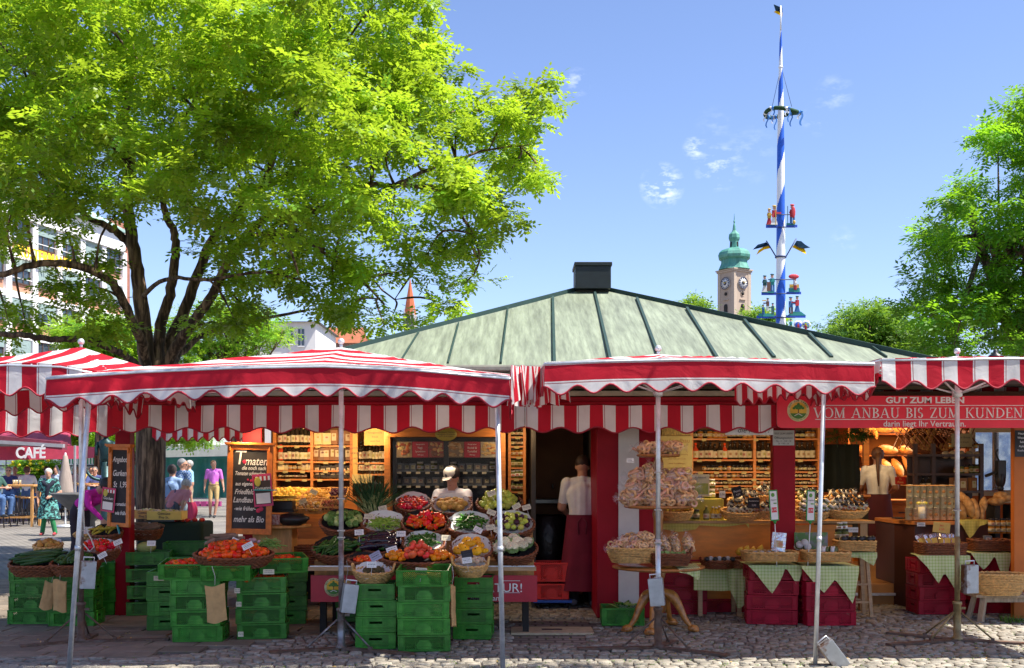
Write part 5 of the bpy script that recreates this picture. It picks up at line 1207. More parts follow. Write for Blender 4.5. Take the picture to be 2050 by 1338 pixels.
b = MB(); b.grid(lambda u,v:P(285 + 220*u,872 + 16*v - 10*math.sin(PI*u*.5),58 - 3*v),20,2); b.build('tent_roof',mat('pale_green_canvas',(.33,.48,.36),.8,c2=(.6,.66,.58),mixs=3),te2,Tm(-te2.location))
b = MB(); b.poly([P(285,888,57),P(500,888,57),P(500,960,57),P(285,960,57)],.05); b.build('side_wall',M_tarp,te2,Tm(-te2.location))
b = MB()
for i in range(4):b.box(at(395 + i*14,44,.12),(.22,.2,.2),rn=.5)
o = b.build('bundled_cloths',mat('magenta_cloth',(.35,.04,.18),.8)); tag(o,'magenta cloth bundles lying at the foot of the teal tarp','bundles')
# ---------------------------------------------------------------- crates
rc = random.Random(11)
def crate_parts(root,w,d,h,m,md,hole=None):
 """euro crate: rims, corner posts, ribs, floor, end walls with a hand slot, long walls of lattice with a solid plate"""
 t = .006; b = MB()
 for z,hh,o_ in ((h - .008,.016,.004),(.010,.018,0),(h*.30,.004,.003)):
  b.box((0,-d/2,z),(w + o_*2,.010 + o_,hh)); b.box((0,d/2,z),(w + o_*2,.010 + o_,hh)); b.box((-w/2,0,z),(.010 + o_,d - .012,hh)); b.box((w/2,0,z),(.010 + o_,d - .012,hh))
 for i in (-1,1):
  for j in (-1,1):b.box((i*(w/2 - .022),j*(d/2 - .002),h/2),(.052,.010,h - .02)); b.box((i*(w/2 - .002),j*(d/2 - .03),h/2),(.010,.052,h - .02)); b.box((i*(w/2 - .052),j*(d/2 + .003),h/2),(.007,.008,h - .02)); b.box((i*(w/2 - .004),j*(d/2 + .003),h/2),(.010,.010,h - .015))
 b.box((0,0,.008),(w - .012,d - .012,.006)); b.build('shell',m,root,bevel=.0015,seg=1)
 for i in (-1,1):      # end wall with slot
  b = MB(); x = i*(w/2 - .004); sl = .055; zs = h*.62; hs = h*.15
  b.box((x,-(d/4 + sl/2) + .026,h/2),(t,d/2 - sl - .055,h - .03)); b.box((x,(d/4 + sl/2) - .026,h/2),(t,d/2 - sl - .055,h - .03))
  b.box((x,0,(zs - hs/2 + .018)/2),(t,2*sl + .002,zs - hs/2 - .018)); b.box((x,0,(h - .016 + zs + hs/2)/2),(t,2*sl + .002,h - .016 - zs - hs/2))
  for y in (-sl - .012,sl + .012):b.box((x + i*.005,y,h/2),(.006,.006,h*.72))
  for y in (-sl - .035,sl + .035):b.box((x + i*.004,y,h/2),(.005,.005,h - .03))
  b.build('end_wall',m,root)
 for j in (-1,1):
  b = MB(); y = j*(d/2 - .003); x0,x1,z0,z1 = -w/2 + .048,w/2 - .048,.02,h - .018; st = .017
  W_ = x1 - x0; H_ = z1 - z0
  for s_ in (-1,1):
   k = -H_
   while k < W_:
    a0 = max(0,k); a1 = min(W_,k + H_)
    if a1 > a0:
     za,zb = (a0 - k),(a1 - k)
     if s_ < 0:p,q = (x1 - a0,z0 + za),(x1 - a1,z0 + zb)
     else:p,q = (x0 + a0,z0 + za),(x0 + a1,z0 + zb)
     nn = Vector((q[0] - p[0],0,q[1] - p[1])).normalized(); wv = Vector((-nn.z,0,nn.x))*.0034
     pp,qq = Vector((p[0],y,p[1])),Vector((q[0],y,q[1])); b.add([pp - wv,qq - wv,qq + wv,pp + wv],[(0,1,2,3)])
    k += st
  b.build('lattice',m,root)
  b = MB(); hw_ = w*.15; b.poly([(-hw_,y + j*.002,z0),(hw_,y + j*.002,z0),(hw_,y + j*.002,h*.5),(hw_*.72,y + j*.002,h*.58),(hw_*.66,y + j*.002,h*.70),(-hw_*.66,y + j*.002,h*.70),(-hw_*.72,y + j*.002,h*.58),(-hw_,y + j*.002,h*.5)],.005,(0,j,0))
  for x in (-hw_*1.12,hw_*1.12):b.box((x,y + j*.003,h*.36),(.006,.008,h*.5))
  b.build('handle_plate',m,root)
M_green = mat('green_plastic',(.024,.21,.013),.36,var=.2,vs=9,rnd=-.22,c2=(.06,.28,.03),mixs=16,contrast=(.45,.7),spec=.5)
M_wine = mat('wine_plastic',(.36,.005,.026),.4,spec=.25,var=.14,vs=9,rnd=-.12); M_redp = mat('red_plastic',(.8,.02,.01),.4,var=.1,rnd=-.1)
PROTO = {}
def crate(kind,M,label,group=None):
 w,d,h,m = {'g':(.445,.34,.142,M_green),'h':(.36,.34,.142,M_green),'w':(.50,.38,.145,M_wine),'r':(.29,.34,.16,M_redp),'k':(.46,.37,.15,M_green)}[kind]
 nm = {'g':'green_crate','h':'green_crate','k':'green_crate','w':'wine_red_crate','r':'red_crate'}[kind]
 if kind not in PROTO:
  r_ = empty(nm,(0,0,0),label,'crate',group); crate_parts(r_,w,d,h,m,m); PROTO[kind] = r_; r_.matrix_world = M; return r_
 return dup(PROTO[kind],M,label,group)
ORD = ['lowest','second from below','third from below','fourth from below','fifth from below']
def stack(kind,px,pyb,n,rz,where,jit=.012,h=None,group=None,nm='green'):
 """px,pyb = pixel of the base centre's front; returns top point"""
 Y = EYE*F/(pyb - 935) + .17; X = (px - 1025)*Y/F; h = h or {'g':.144,'h':.144,'w':.147,'r':.162,'k':.152}[kind]
 for i in range(n):
  lab = '%s crate, %s of the stack %s' % (nm,'topmost' if i == n - 1 else ORD[i],where)
  crate(kind,Tm(X + rc.uniform(-jit,jit),Y + rc.uniform(-jit,jit),i*h) @ Rz(rz + rc.uniform(-.03,.03)),lab,group)
 return Vector((X,Y,n*h))
GG = 'green plastic crates stacked under the produce'
sA = stack('g',850,1305,4,R(2),'before the centre tomatoes',group=GG)
crate('g',Tm(sA.x,sA.y - .02,sA.z + .004) @ Rz(R(-2)) @ Rx(R(5)),'green crate tilted open on top of the middle stack, yellow fruit showing through',GG)
sB = stack('h',757,1300,4,R(92),'under the left handled wicker basket',group=GG); 
sC = stack('h',950,1280,4,R(88),'under the right handled wicker basket',group=GG)
sD = stack('g',400,1286,4,R(3),'the paper bag hangs on',group=GG)
sE = stack('g',525,1280,4,R(9),'right of the hanging paper bag',group=GG)
sF = stack('h',340,1262,4,R(96),'mostly hidden behind the paper bag stack',group=GG)
sG = stack('h',580,1250,4,R(99),'behind the round tomato basket on its right',group=GG)
sH = stack('g',300,1232,4,R(14),'holding the pale melon',group=GG,h=.18)
sI = stack('g',75,1250,4,R(2),'under the cucumber basket at the far left',group=GG)
sJ = stack('g',152,1254,4,R(4),'behind the two hanging paper bags',group=GG)
sK = stack('h',208,1232,4,R(92),'under the red pepper basket',group=GG)
sL = stack('h',712,1245,2,R(90),'hidden behind the weight on the parasol pole',group=GG)
sM = stack('g',372,1205,6,R(10),'in the dark behind the melon crate',group=GG)if 0 else None
for i in range(5):crate('g',Tm((372 - 1025)*12.6/F,12.6,i*.15) @ Rz(R(8)),'green crate, %s of the dark stack' % (ORD[i] if i < 4 else 'topmost'),GG)
# three tilted open crates of tomatoes
zt3 = sD.z + .01
cT1 = Tm(sD.x - .12,sD.y + .02,zt3) @ Rz(R(4)) @ Rx(R(6)); cT2 = Tm(sD.x + .29,sD.y - .05,zt3 - .005) @ Rz(R(2)) @ Rx(R(6)); cT3 = Tm(sE.x + .16,sE.y + .10,zt3 + .03) @ Rz(R(20)) @ Rx(R(5))
crate('g',cT1,'open green crate of tomatoes at the left end above the paper bag stack',GG); crate('g',cT2,'open green crate of tomatoes directly above the brown paper bag',GG); crate('g',cT3,'open green crate with a pale label, right of the round tomato basket',GG)
GW = 'wine red crates under the checked cloths'
wA = stack('w',1544,1250,3,R(-8),'under the foil pack tray',group=GW,nm='wine red',h=.15); 
wB = stack('w',1650,1253,3,R(4),'behind the thin pole',group=GW,nm='wine red',h=.15)
for k,wq in enumerate((wA,wB)):crate('w',Tm(wq.x,wq.y + .02,wq.z) @ Rz(R(-2)),'wine red crate half hidden by the cloth on the %s stack' % ('left' if k == 0 else 'right'),GW)
for px,n,Y,w in ((1362,4,12.1,'in shade behind the cookie table'),(1872,4,12.1,'under the basket of foil packs'),(1980,4,12.2,'under the small dark basket'),(1445,1,12.3,'under the low checked table')):
 for i in range(n):crate('w',Tm((px - 1025)*Y/F,Y,i*.15) @ Rz(R(rc.uniform(-4,4))),'dark wine crate, %s of the stack %s' % (ORD[i] if i < n - 1 else 'topmost',w),GW)
crate('r',Tm((1103 - 1025)*12.6/F,12.6,.30) @ Matrix.Diagonal((1.32,1,1.35,1)),'bright red crate on the blue trolley in the kitchen doorway',None)
crate('r',Tm((1103 - 1025)*12.6/F,12.6,.10) @ Matrix.Diagonal((1.32,1,1.1,1)),'darker red crate under the bright red one on the blue trolley',None)
tr = empty('transport_trolley',Vector(((1105 - 1025)*12.6/F,12.6,0)),'low blue trolley carrying the red crates','trolley')
b = MB(); b.box((0,0,.08),(.44,.42,.03)); b.build('platform',mat('trolley_blue',(.01,.09,.50),.4),tr,bevel=.004)
for i in (-1,1):
 for j in (-1,1):b = MB(); b.lathe([(.03,-.012),(.03,.012)],n=14,M=Tm(i*.17,j*.15,.033) @ Ry(PI/2)); b.build('caster',M_black,tr)
crate('k',Tm((1246 - 1025)*11.2/F,11.25,0) @ Rz(R(-2)) @ Matrix.Diagonal((.92,1,1.18,1)),'dark green crate of salad on the ground before the red and white pier',None)
# wooden label tags and paper bags
def bag(px,py,Y,w,h,rz,lab,rot=0):
 o = empty('paper_bag',P(px,py,Y),lab,'paper bag','brown paper bags hung on strings',(0,rot,rz)); b = MB()
 for s_ in (-1,1):
  b.grid(lambda u,v:Vector(((u - .5)*w*(1 - .06*math.sin(v*3)),s_*(.008 + .016*math.sin(PI*u)*v) + .006*noise.noise(Vector((u*3,v*4,px))),-h*v + .012*math.sin(u*5 + px))),12,14,0,False)
 b.build('bag_paper',M_kraft,o)
 b = MB(); b.tube([(0,0,0),(.01,-.01,.08),(-.01,-.015,.17)],.003,5); b.build('string',MAT['pale_cord'],o)
bag(430,1172,9.72,.175,.325,R(6),'brown paper bag hung before the left tomato crates',R(-4)); bag(120,1162,10.6,.135,.30,R(-8),'front one of two brown paper bags under the cucumber basket'); bag(103,1165,10.72,.12,.27,R(14),'rear one of two brown paper bags, leaning left',R(12))
bag(693,1160,10.05,.10,.32,R(30),'brown paper bag half hidden behind the middle parasol pole',R(3)); bag(905,1172,9.55,.075,.36,R(60),'narrow crumpled brown paper bag right of the middle crate stack',R(-3))
def wood_tag(px,py,Y,w=.10,h=.045,lab='',rz=0,rx=0,cat='crate label',col=None,name='crate_label',lines=2):
 o = empty(name,P(px,py,Y),lab,cat,None,(rx,0,rz)); b = MB(); b.box((0,0,0),(w,.004,h)); b.build('card',col or M_card,o)
 b = MB(); r_ = random.Random(int(px*3 + py))
 for k in range(lines):
  x = -w*.38
  while x < w*.34:l = r_.uniform(.006,.02); b.box((x + l/2,-.0025,h*(.22 - .32*k)),(l,.001,h*.06 + .001)); x += l + .004
 b.build('printed_line',M_ink,o)
for i,(px,py,Y) in enumerate(((1140/2000*0 + 318,1158,10.7),(475,1183,9.95),(478,1210,9.95),(482,1270,9.9),(538,1145,9.95))):
 wood_tag(px,py,Y,.10 if i in (0,4) else .05,.045,('pale label on the melon crate stack','small pale label on the upper crate of the tomato stack','small pale label one crate lower on the tomato stack','small pale label on the lowest crate of the tomato stack','wide pale label on the tilted crate right of the tomatoes')[i])
# ---------------------------------------------------------------- baskets
def woven(b,rx,ry,h,flare=.8,rows=9,mi=0,k=26,rim=1.0,sq=0,tr=.0095):
 """coiled wicker: real woven rods round an oval; sq>0 makes a rounded rectangle"""
 def rad(a,f):
  c,s_ = math.cos(a),math.sin(a)
  if sq:q = (abs(c) ** sq + abs(s_) ** sq) ** (-1/sq); return c*q,s_*q
  return c,s_
 n = 2*k
 for r_ in range(rows):
  f = r_/(rows - 1); sc = flare + (1 - flare)*math.sin(f*PI/2); z = -h + h*f
  pts = []
  for i in range(n):
   a = 2*PI*i/n; c,s_ = rad(a,f); w_ = .007*(1 if (i + r_) % 2 else -1) if rows > 3 else 0
   pts.append((c*(rx*sc + w_),s_*(ry*sc + w_),z + .002*math.sin(a*3 + r_)))
  b.tube(pts,h/rows*.56,5,mi,True,closed=True)
 pts = []
 for ph in (0,PI):
  pts = []
  for i in range(n*2):
   a = PI*i/n; c,s_ = rad(a,1); t = a*k/2 + ph
   pts.append((c*(rx + .008*math.cos(t)),s_*(ry + .008*math.cos(t)),.006*math.sin(t) + .004))
  b.tube(pts,tr*rim,5,mi,True,closed=True)
 b.lathe([(.001,-h + .004),(1.0,-h + .004)],n=40,sx=rx*flare,sy=ry*flare,mi=mi,sm=False)
BM = {}
def basket(M,rx,ry,h,kind,label,handles=False,sq=0,group=None,flare=.8,rows=8,liner=None,name='wicker_basket',lz=-.03):
 m = M_wicker if kind == 'p' else M_wickerd
 o = empty(name,(0,0,0),label,'basket',group,M=M)
 key = (round(rx,2),round(ry,2),round(h,2),kind,sq,flare,rows)
 if key not in BM:b = MB(); woven(b,rx,ry,h,flare,rows,k=max(18,int(34*(rx + ry)/.5)),sq=sq); BM[key] = b.mesh('weave',m)
 link('weave',BM[key],o)
 if handles:
  for s_ in (-1,1):
   b = MB(); b.tube([(s_*rx*1.0,-ry*.35,.0),(s_*rx*1.06,-ry*.2,.05),(s_*rx*1.08,0,.065),(s_*rx*1.06,ry*.2,.05),(s_*rx,ry*.35,0)],.011,8); b.build('handle',m,o)
 if liner is not None:
  b = MB()
  def lf(u,v):
   a = 2*PI*u; r_ = .25 + .85*v; c,s_ = math.cos(a),math.sin(a)
   z = lz - .02 + (.045*max(0,v - .55)/.45)*(1.4 + .9*s_) + .010*noise.noise(Vector((c*4,s_*4,v*3)))*v*3
   return Vector((c*rx*min(r_,1.0)*(1 - .04*v),s_*ry*min(r_,1.0)*(1 - .04*v),z))
  b.grid(lf,40,8,0,True); b.lathe([(.001,lz - .022),(.3,lz - .022)],n=20,sx=rx,sy=ry); b.build('paper_liner',M_paper if liner == 'w' else M_dark,o)
 return o
def card(M,label,w=.085,h=.055,m=None,name='price_card',dark=False,stick=True):
 o = empty(name,(0,0,0),label,'price card','price cards standing in the produce',M=M)
 b = MB(); b.box((0,0,0),(w,.0025,h)); b.build('card',m or M_paper,o)
 b = MB(); r_ = random.Random(int(M.translation.x*1000))
 for k in range(3):
  x = -w*.36
  while x < w*.3:l = r_.uniform(.005,.014); b.box((x + l/2,-.002,h*(.28 - .26*k)),(l,.001,h*(.10 if k == 1 else .05))); x += l + .004
 b.build('handwriting',M_ink,o)
 if stick:b = MB(); b.tube([(0,.002,-h*.4),(0,.004,-h*.5 - .07)],.002,5); b.build('stick',M_steel,o)
# ---------------------------------------------------------------- produce prototypes (one mesh each)
def veg_mat(n,c,rough=.35,c2=None,**k):return mat(n,c,rough,c2=c2,spec=k.pop('spec',.32),rnd=-.25,hue=.014,var=.16,vs=24,**k)
VM = {}
def vm(key,fn):
 if key not in VM:VM[key] = fn()
 return VM[key]
def tomato(key,c,r=.032,flat=.85,lob=0,stem=True,c2=None,rough=.25):
 def f():
  b = MB(); b.ell((0,0,0),(r,r,r*flat),14,10,0,fn=lambda th,ph:1 + lob*math.cos(5*ph)*math.sin(th) - .18*max(0,math.cos(th)) ** 8)
  if stem:
   for a in range(5):t = a*2*PI/5; b.add([(0,0,r*flat*.86),(.35*r*math.cos(t - .3),.35*r*math.sin(t - .3),r*flat*.9),(.62*r*math.cos(t),.62*r*math.sin(t),r*flat*.86),(.35*r*math.cos(t + .3),.35*r*math.sin(t + .3),r*flat*.9)],[(0,1,2,3)],1)
  return b.mesh(key,[veg_mat('skin_' + key,c,rough,c2),veg_mat('calyx_green',(.05,.14,.02),.6)])
 return vm(key,f)
def roundv(key,c,r,asp=(1,1,1),c2=None,rough=.4,jit=0,bump=0,mix=9):
 return vm(key,lambda:(lambda b:b.mesh(key,[veg_mat('skin_' + key,c,rough,c2,bump=bump,bs=40,mixs=mix)]))(MB().ell((0,0,0),(r*asp[0],r*asp[1],r*asp[2]),14,10,0,jit=jit)))
def longv(key,c,L,r,bend=.2,taper=.5,c2=None,rough=.3,tip=None,n=9,rmid=1.0,fl=1):
 def f():
  b = MB(); pts = []; rr = []
  for i in range(n + 1):
   t = i/n; x = (t - .5)*L; pts.append((x,bend*L*(t - .5) ** 2*4*.25,0)); e = math.sin(PI*min(max(t,.03),.97)) ** .35; rr.append(r*e*(taper + (1 - taper)*t)*(1 + (rmid - 1)*math.sin(PI*t)))
  b.tube(pts,rr,9,0,flat=fl)
  if tip:b.tube([pts[0],(pts[0][0] - .018,pts[0][1] + .003,.004)],[r*.5,r*.22],7,1)
  return b.mesh(key,[veg_mat('skin_' + key,c,rough,c2,mixs=14),veg_mat('calyx_green',(.05,.14,.02),.6)])
 return vm(key,f)
def eggplant():
 def f():
  b = MB(); pts = [(-.07 + .14*i/9,.012*math.sin(i/3),0) for i in range(10)]; b.tube(pts,[.014,.022,.027,.031,.035,.038,.040,.037,.028,.008],12,0)
  b.tube([(-.10,0,.01),(-.075,0,0),(-.055,0,0)],[.006,.018,.024],8,1)
  return b.mesh('eggplant',[veg_mat('skin_eggplant',(.012,.004,.016),.12,coat=.5),veg_mat('calyx_green',(.05,.14,.02),.6)])
 return vm('eggplant',f)
def bellp(key,c):
 def f():
  b = MB(); b.ell((0,0,0),(.034,.034,.042),16,10,0,fn=lambda th,ph:1 + .10*math.cos(4*ph)*math.sin(th) ** .6 - .22*max(0,math.cos(th)) ** 4); b.tube([(0,0,.03),(.004,0,.052)],[.007,.005],6,1)
  return b.mesh(key,[veg_mat('skin_' + key,c,.18),veg_mat('calyx_green',(.05,.14,.02),.6)])
 return vm(key,f)
def cauli():
 def f():
  b = MB(); r_ = random.Random(4)
  for i in range(60):
   z = r_.uniform(.05,1); a = i*2.4; q = math.sqrt(1 - z*z); b.ell((.052*q*math.cos(a),.052*q*math.sin(a),.042*z),.017,7,5,0,jit=.3,seed=i)
  for i in range(7):
   a = i*.9; d = Vector((math.cos(a),math.sin(a),0)); s_ = Vector((-d.y,d.x,0))
   b.grid(lambda u,v:d*(.045 + .035*v) + s_*(u - .5)*.075*math.sin(PI*(.12 + .8*v)) + Vector((0,0,-.04 + .085*v - .02*v*v*(1 + abs(u - .5)))),4,5,1)
  return b.mesh('cauliflower',[veg_mat('curd_cream',(.76,.70,.46),.8,bump=.6),mat('cauli_leaf',(.17,.36,.07),.5,rnd=-.2,c2=(.35,.48,.22),mixs=12)])
 return vm('cauliflower',f)
def leafball(key,c,c2,r=.05,n=26,stalk=None):
 def f():
  b = MB(); r_ = random.Random(len(key))
  for i in range(n):
   z = r_.uniform(-.2,1); a = r_.uniform(0,6.28); q = math.sqrt(max(0,1 - z*z)); d = Vector((q*math.cos(a),q*math.sin(a),z)); s_ = d.cross(Vector((0,0,1))).normalized() if q > .1 else Vector((1,0,0)); u_ = s_.cross(d)
   b.grid(lambda u,v:d*r*(.6 + .4*math.sin(v*2.5)) + s_*(u - .5)*r*1.1*math.sin(PI*(.1 + .8*v)) + u_*(v - .3)*r*1.1 + d*.01*math.sin(u*12),4,4,0)
  b.ell((0,0,0),r*.55,10,8,0)
  return b.mesh(key,[mat('leaf_' + key,c,.6,c2=c2,mixs=15,rnd=-.25,trans=.15)])
 return vm(key,f)
def squash():
 def f():
  b = MB(); b.ell((0,0,0),(.052,.052,.030),24,10,0,fn=lambda th,ph:1 + .07*math.cos(10*ph)*math.sin(th) ** 4); b.ell((0,0,.028),(.008,.008,.006),8,6,1)
  return b.mesh('patty_squash',[veg_mat('skin_squash',(.92,.44,.01),.3),M_black])
 return vm('squash',f)
rp = random.Random(21)
def pile(M,rx,ry,meshes,r,label,cat,name,dome=.04,z0=0.0,n=None,lie=True,spacing=1.62,flatrot=False,up=None,group=None,sq=False,tilt=None,scale=(.74,1.14),layers=1,weights=None):
 """individual produce heaped in an oval: every fruit is its own object sharing mesh data"""
 cnt = 0; group = group or label
 meshes = meshes if isinstance(meshes,(list,tuple)) else [meshes]
 st = r*spacing; pos = []
 for L in range(layers):
  f = 1 - .32*L; j = 0; y = -ry*f
  while y <= ry*f:
   x = -rx*f + (st/2 if j % 2 else 0)
   while x <= rx*f:
    q = (x/(rx*f)) ** 2 + (y/(ry*f)) ** 2
    if sq or q < .90:pos.append((x + rp.uniform(-.25,.25)*st,y + rp.uniform(-.25,.25)*st,z0 + dome*(1 - min(1,(x/rx) ** 2 + (y/ry) ** 2)) + L*r*1.15 + rp.uniform(-.12,.22)*r))
    x += st
   y += st*.87; j += 1
 if n and len(pos) > n:pos = rp.sample(pos,n)
 for x,y,z in pos:
  me = rp.choices(meshes,weights)[0] if weights else rp.choice(meshes)
  o = bpy.data.objects.new(name,me); COL.objects.link(o); s_ = rp.uniform(*scale)
  if tilt is not None:E = Euler((rp.uniform(-tilt,tilt),rp.uniform(-tilt,tilt),rp.uniform(0,6.28)))
  elif up is not None:E = Euler((rp.gauss(up,.25),rp.gauss(0,.25),rp.uniform(-.3,.3)))
  else:E = Euler((rp.uniform(-.7,.7),rp.uniform(-.7,.7),rp.uniform(0,6.28)))
  o.matrix_world = M @ Tm(x,y,z) @ E.to_matrix().to_4x4() @ Matrix.Diagonal((s_,s_,s_,1))
  tag(o,label,cat,group); cnt += 1
 return cnt
def strew(M,rx,ry,meshes,n,label,cat,name,z0=0,dz=.045,ang=0,spread=.6,group=None,scale=(.85,1.12),tilt=.18,weights=None):
 for i in range(n):
  a = rp.uniform(0,6.28); q = math.sqrt(rp.random())*.82; x,y = rx*q*math.cos(a),ry*q*math.sin(a)
  me = rp.choices(meshes,weights)[0] if weights else rp.choice(meshes)
  o = bpy.data.objects.new(name,me); COL.objects.link(o); s_ = rp.uniform(*scale)
  z = z0 + dz*(1 - q*q)*(.35 + .65*i/n) + .01
  o.matrix_world = M @ Tm(x,y,z) @ Rz(rp.gauss(ang,spread)) @ Ry(rp.gauss(0,tilt)) @ Rx(rp.uniform(0,6.28)) @ Matrix.Diagonal((s_,s_,s_,1))
  tag(o,label,cat,group or label)
def BMat(px,py,Y,tilt=28,rz=0):return Tm(P(px,py,Y)) @ Rz(R(rz)) @ Rx(R(tilt))
def cardat(px,py,Y,lab,ry=0,rx=-15,rz=0,w=.085,h=.055,m=None):card(Tm(P(px,py,Y)) @ Rz(R(rz)) @ Rx(R(rx)) @ Ry(R(ry)),lab,w,h,m)
ball_red = tomato('cherry_tomato',(.78,.03,.012),.030,.9); tom_orange = tomato('orange_tomato',(.90,.27,.008),.030,.95,stem=False); tom_pink = tomato('beef_tomato',(.82,.09,.045),.040,.8,.05)
tom_or2 = tomato('round_tomato',(.86,.085,.008),.033,.92); radish = roundv('radish',(.45,.012,.03),.022,rough=.35)
potato = roundv('yellow_potato',(.62,.36,.07),.036,(1.3,.95,.85),c2=(.38,.2,.05),rough=.7,jit=.25,bump=.3)
kohl = roundv('kohlrabi',(.38,.52,.12),.038,c2=(.5,.6,.24)); apple_g = roundv('green_apple',(.52,.62,.06),.034,(1,1,.9),c2=(.5,.5,.1),rough=.3); plum = roundv('dark_plum',(.06,.012,.03),.034,(1,1,.9),rough=.3)
onion = roundv('onion',(.68,.38,.08),.034,(1,1,.85),c2=(.42,.19,.04),rough=.35); shallot = roundv('shallot',(.34,.09,.05),.022,(1,1,1.1)); lemon_ = roundv('pale_yellow_fruit',(.78,.52,.08),.032,(1.15,1,1)); mixfruit = roundv('green_fruit',(.28,.30,.06),.026)
garlic = roundv('garlic',(.58,.44,.30),.024,(1,1,.9),rough=.6); walnut = roundv('walnut',(.10,.08,.03),.018,jit=.3,rough=.7); chestnut = roundv('brown_nut',(.20,.08,.03),.020)
zucc = longv('zucchini',(.018,.075,.012),.17,.021,.15,.75,c2=(.05,.14,.02),tip=1,rough=.25); cucum = longv('cucumber',(.012,.055,.012),.34,.023,.04,.85,c2=(.03,.09,.02),rough=.3); pickle = longv('short_cucumber',(.016,.07,.014),.13,.022,.1,.85,c2=(.05,.12,.02))
bean = longv('green_bean',(.26,.42,.05),.13,.006,.25,.8,rough=.5); pepg = longv('green_pepper',(.045,.17,.015),.12,.016,.3,.35,tip=1,rough=.2); pepr = longv('red_pepper',(.78,.02,.008),.12,.020,.35,.35,tip=1,rough=.15); pepo = longv('orange_pepper',(.80,.20,.01),.11,.021,.4,.35,tip=1,rough=.15)
banana = longv('banana',(.50,.40,.04),.17,.018,.55,.8,rough=.5); melon = roundv('pale_melon',(.42,.44,.14),.07,(1.5,.9,.9)); bellr = bellp('bell_red',(.80,.02,.010)); carrot = longv('carrot',(.70,.20,.02),.13,.015,.1,.25)
root_b = longv('brown_root',(.24,.16,.11),.22,.032,.25,.6,rough=.85)
def baskets(specs):
 for s_ in specs:s_()
T = 30
# back row
M = BMat(826,1008,11.35,30); basket(M,.185,.16,.09,'d','brown basket of small red tomatoes lined with white paper',liner='w'); pile(M,.155,.12,[ball_red,radish],.022,'small red tomato in the paper lined basket of the back row','tomato','small_tomato',.02,0)
cM = Tm(P(806,940,11.3))
M = BMat(905,1012,11.3,30); basket(M,.205,.17,.10,'d','brown basket of yellow potatoes in front of the seller',liner='w'); pile(M,.16,.12,potato,.032,'yellow potato in the basket below the seller','potato','yellow_potato',.02,0)
b = MB(); b.grid(lambda u,v:Vector((.21*math.cos(PI*u),.10 + .09*math.sin(PI*u),.13*v)),24,6); 
hb = empty('tall_basket',(0,0,0),'tall dark wicker basket back standing before the seller','basket',M=Tm(P(905,1022,11.5))); b = MB()
for i in range(7):b.tube([(.20*math.cos(a),.10 + .09*math.sin(a) + .003*(-1) ** (i + int(k)),.005 + i*.021) for k,a in enumerate([PI*(-.1 + 1.2*q/30) for q in range(31)])],.010,5)
b.build('weave',M_wickerd,hb)
M = BMat(1000,1008,11.3,30); basket(M,.235,.18,.10,'d','brown basket of round green apples at the right of the back row',liner='d'); pile(M,.20,.15,apple_g,.032,'green apple heaped in the right basket of the back row','apple','green_apple',.07,0,layers=2)
# leeks
lk = empty('spring_onion_bundle',P(745,1022,11.2),'big fan of dark green spring onions standing behind the pole','spring onions'); b = MB()
for i in range(190):
 a = rp.gauss(0,.34); t = rp.uniform(-.06,.06); l = rp.uniform(.26,.46); y = rp.uniform(-.04,.08); k = rp.uniform(.5,1.6)
 pts = [Vector((t + math.sin(a)*l*f + math.sin(a)*.12*f*f*k,y - .02*f,-.03 + math.cos(a)*l*f - .07*abs(math.sin(a))*f*f*k)) for f in (0,.25,.5,.75,1)]
 b.tube(pts[:3],[.006,.006,.006],5,1 if i % 3 else 0); b.tube(pts[1:],[.008,.008,.006,.001],5,0,flat=.5)
b.build('stalks',[veg_mat('leek_green',(.022,.095,.02),.45),veg_mat('leek_white',(.45,.52,.22),.45)],lk)
# second row
M = BMat(688,1045,10.95,30); basket(M,.235,.18,.10,'d','brown basket of kohlrabi with leaves behind the middle pole',liner='d'); pile(M,.19,.13,[kohl],.037,'pale green kohlrabi in the basket behind the middle pole','kohlrabi','kohlrabi',.05,.01,n=16); pile(M,.20,.15,[leafball('kohlrabi_leaf',(.10,.25,.03),(.2,.36,.08),.04,14)],.045,'tuft of green leaves among the kohlrabi','leaves','leaf_tuft',.05,.01)
M = BMat(768,1048,10.9,30); basket(M,.22,.175,.09,'d','brown basket of green beans with white paper liner',liner='w'); strew(M @ Tm(.02,-.04,0),.19,.12,[bean],95,'flat green bean in the paper lined basket','bean','green_bean',0,.05,spread=.7)
M = BMat(852,1048,10.85,30); basket(M,.235,.19,.10,'d','brown basket of pointed red and orange peppers',liner='d'); strew(M,.21,.16,[pepr,pepo,bellr],62,'shiny red or orange pepper in the middle basket of the second row','pepper','pointed_pepper',.0,.075,spread=2)
M = BMat(940,1050,10.85,30); basket(M,.225,.18,.10,'d','brown basket of small green peppers with a white liner',liner='w'); strew(M,.19,.14,[pepg],56,'small green pepper in the white lined basket','pepper','green_pepper',.0,.055,spread=1.2)
M = BMat(1026,1050,10.85,30,0); basket(M,.215,.19,.11,'d','brown basket of mixed green apples and dark plums by the doorway',liner='w'); pile(M,.18,.15,[apple_g,plum],.034,'green apple or dark plum in the mixed basket by the doorway','fruit','mixed_fruit',.06,.01)
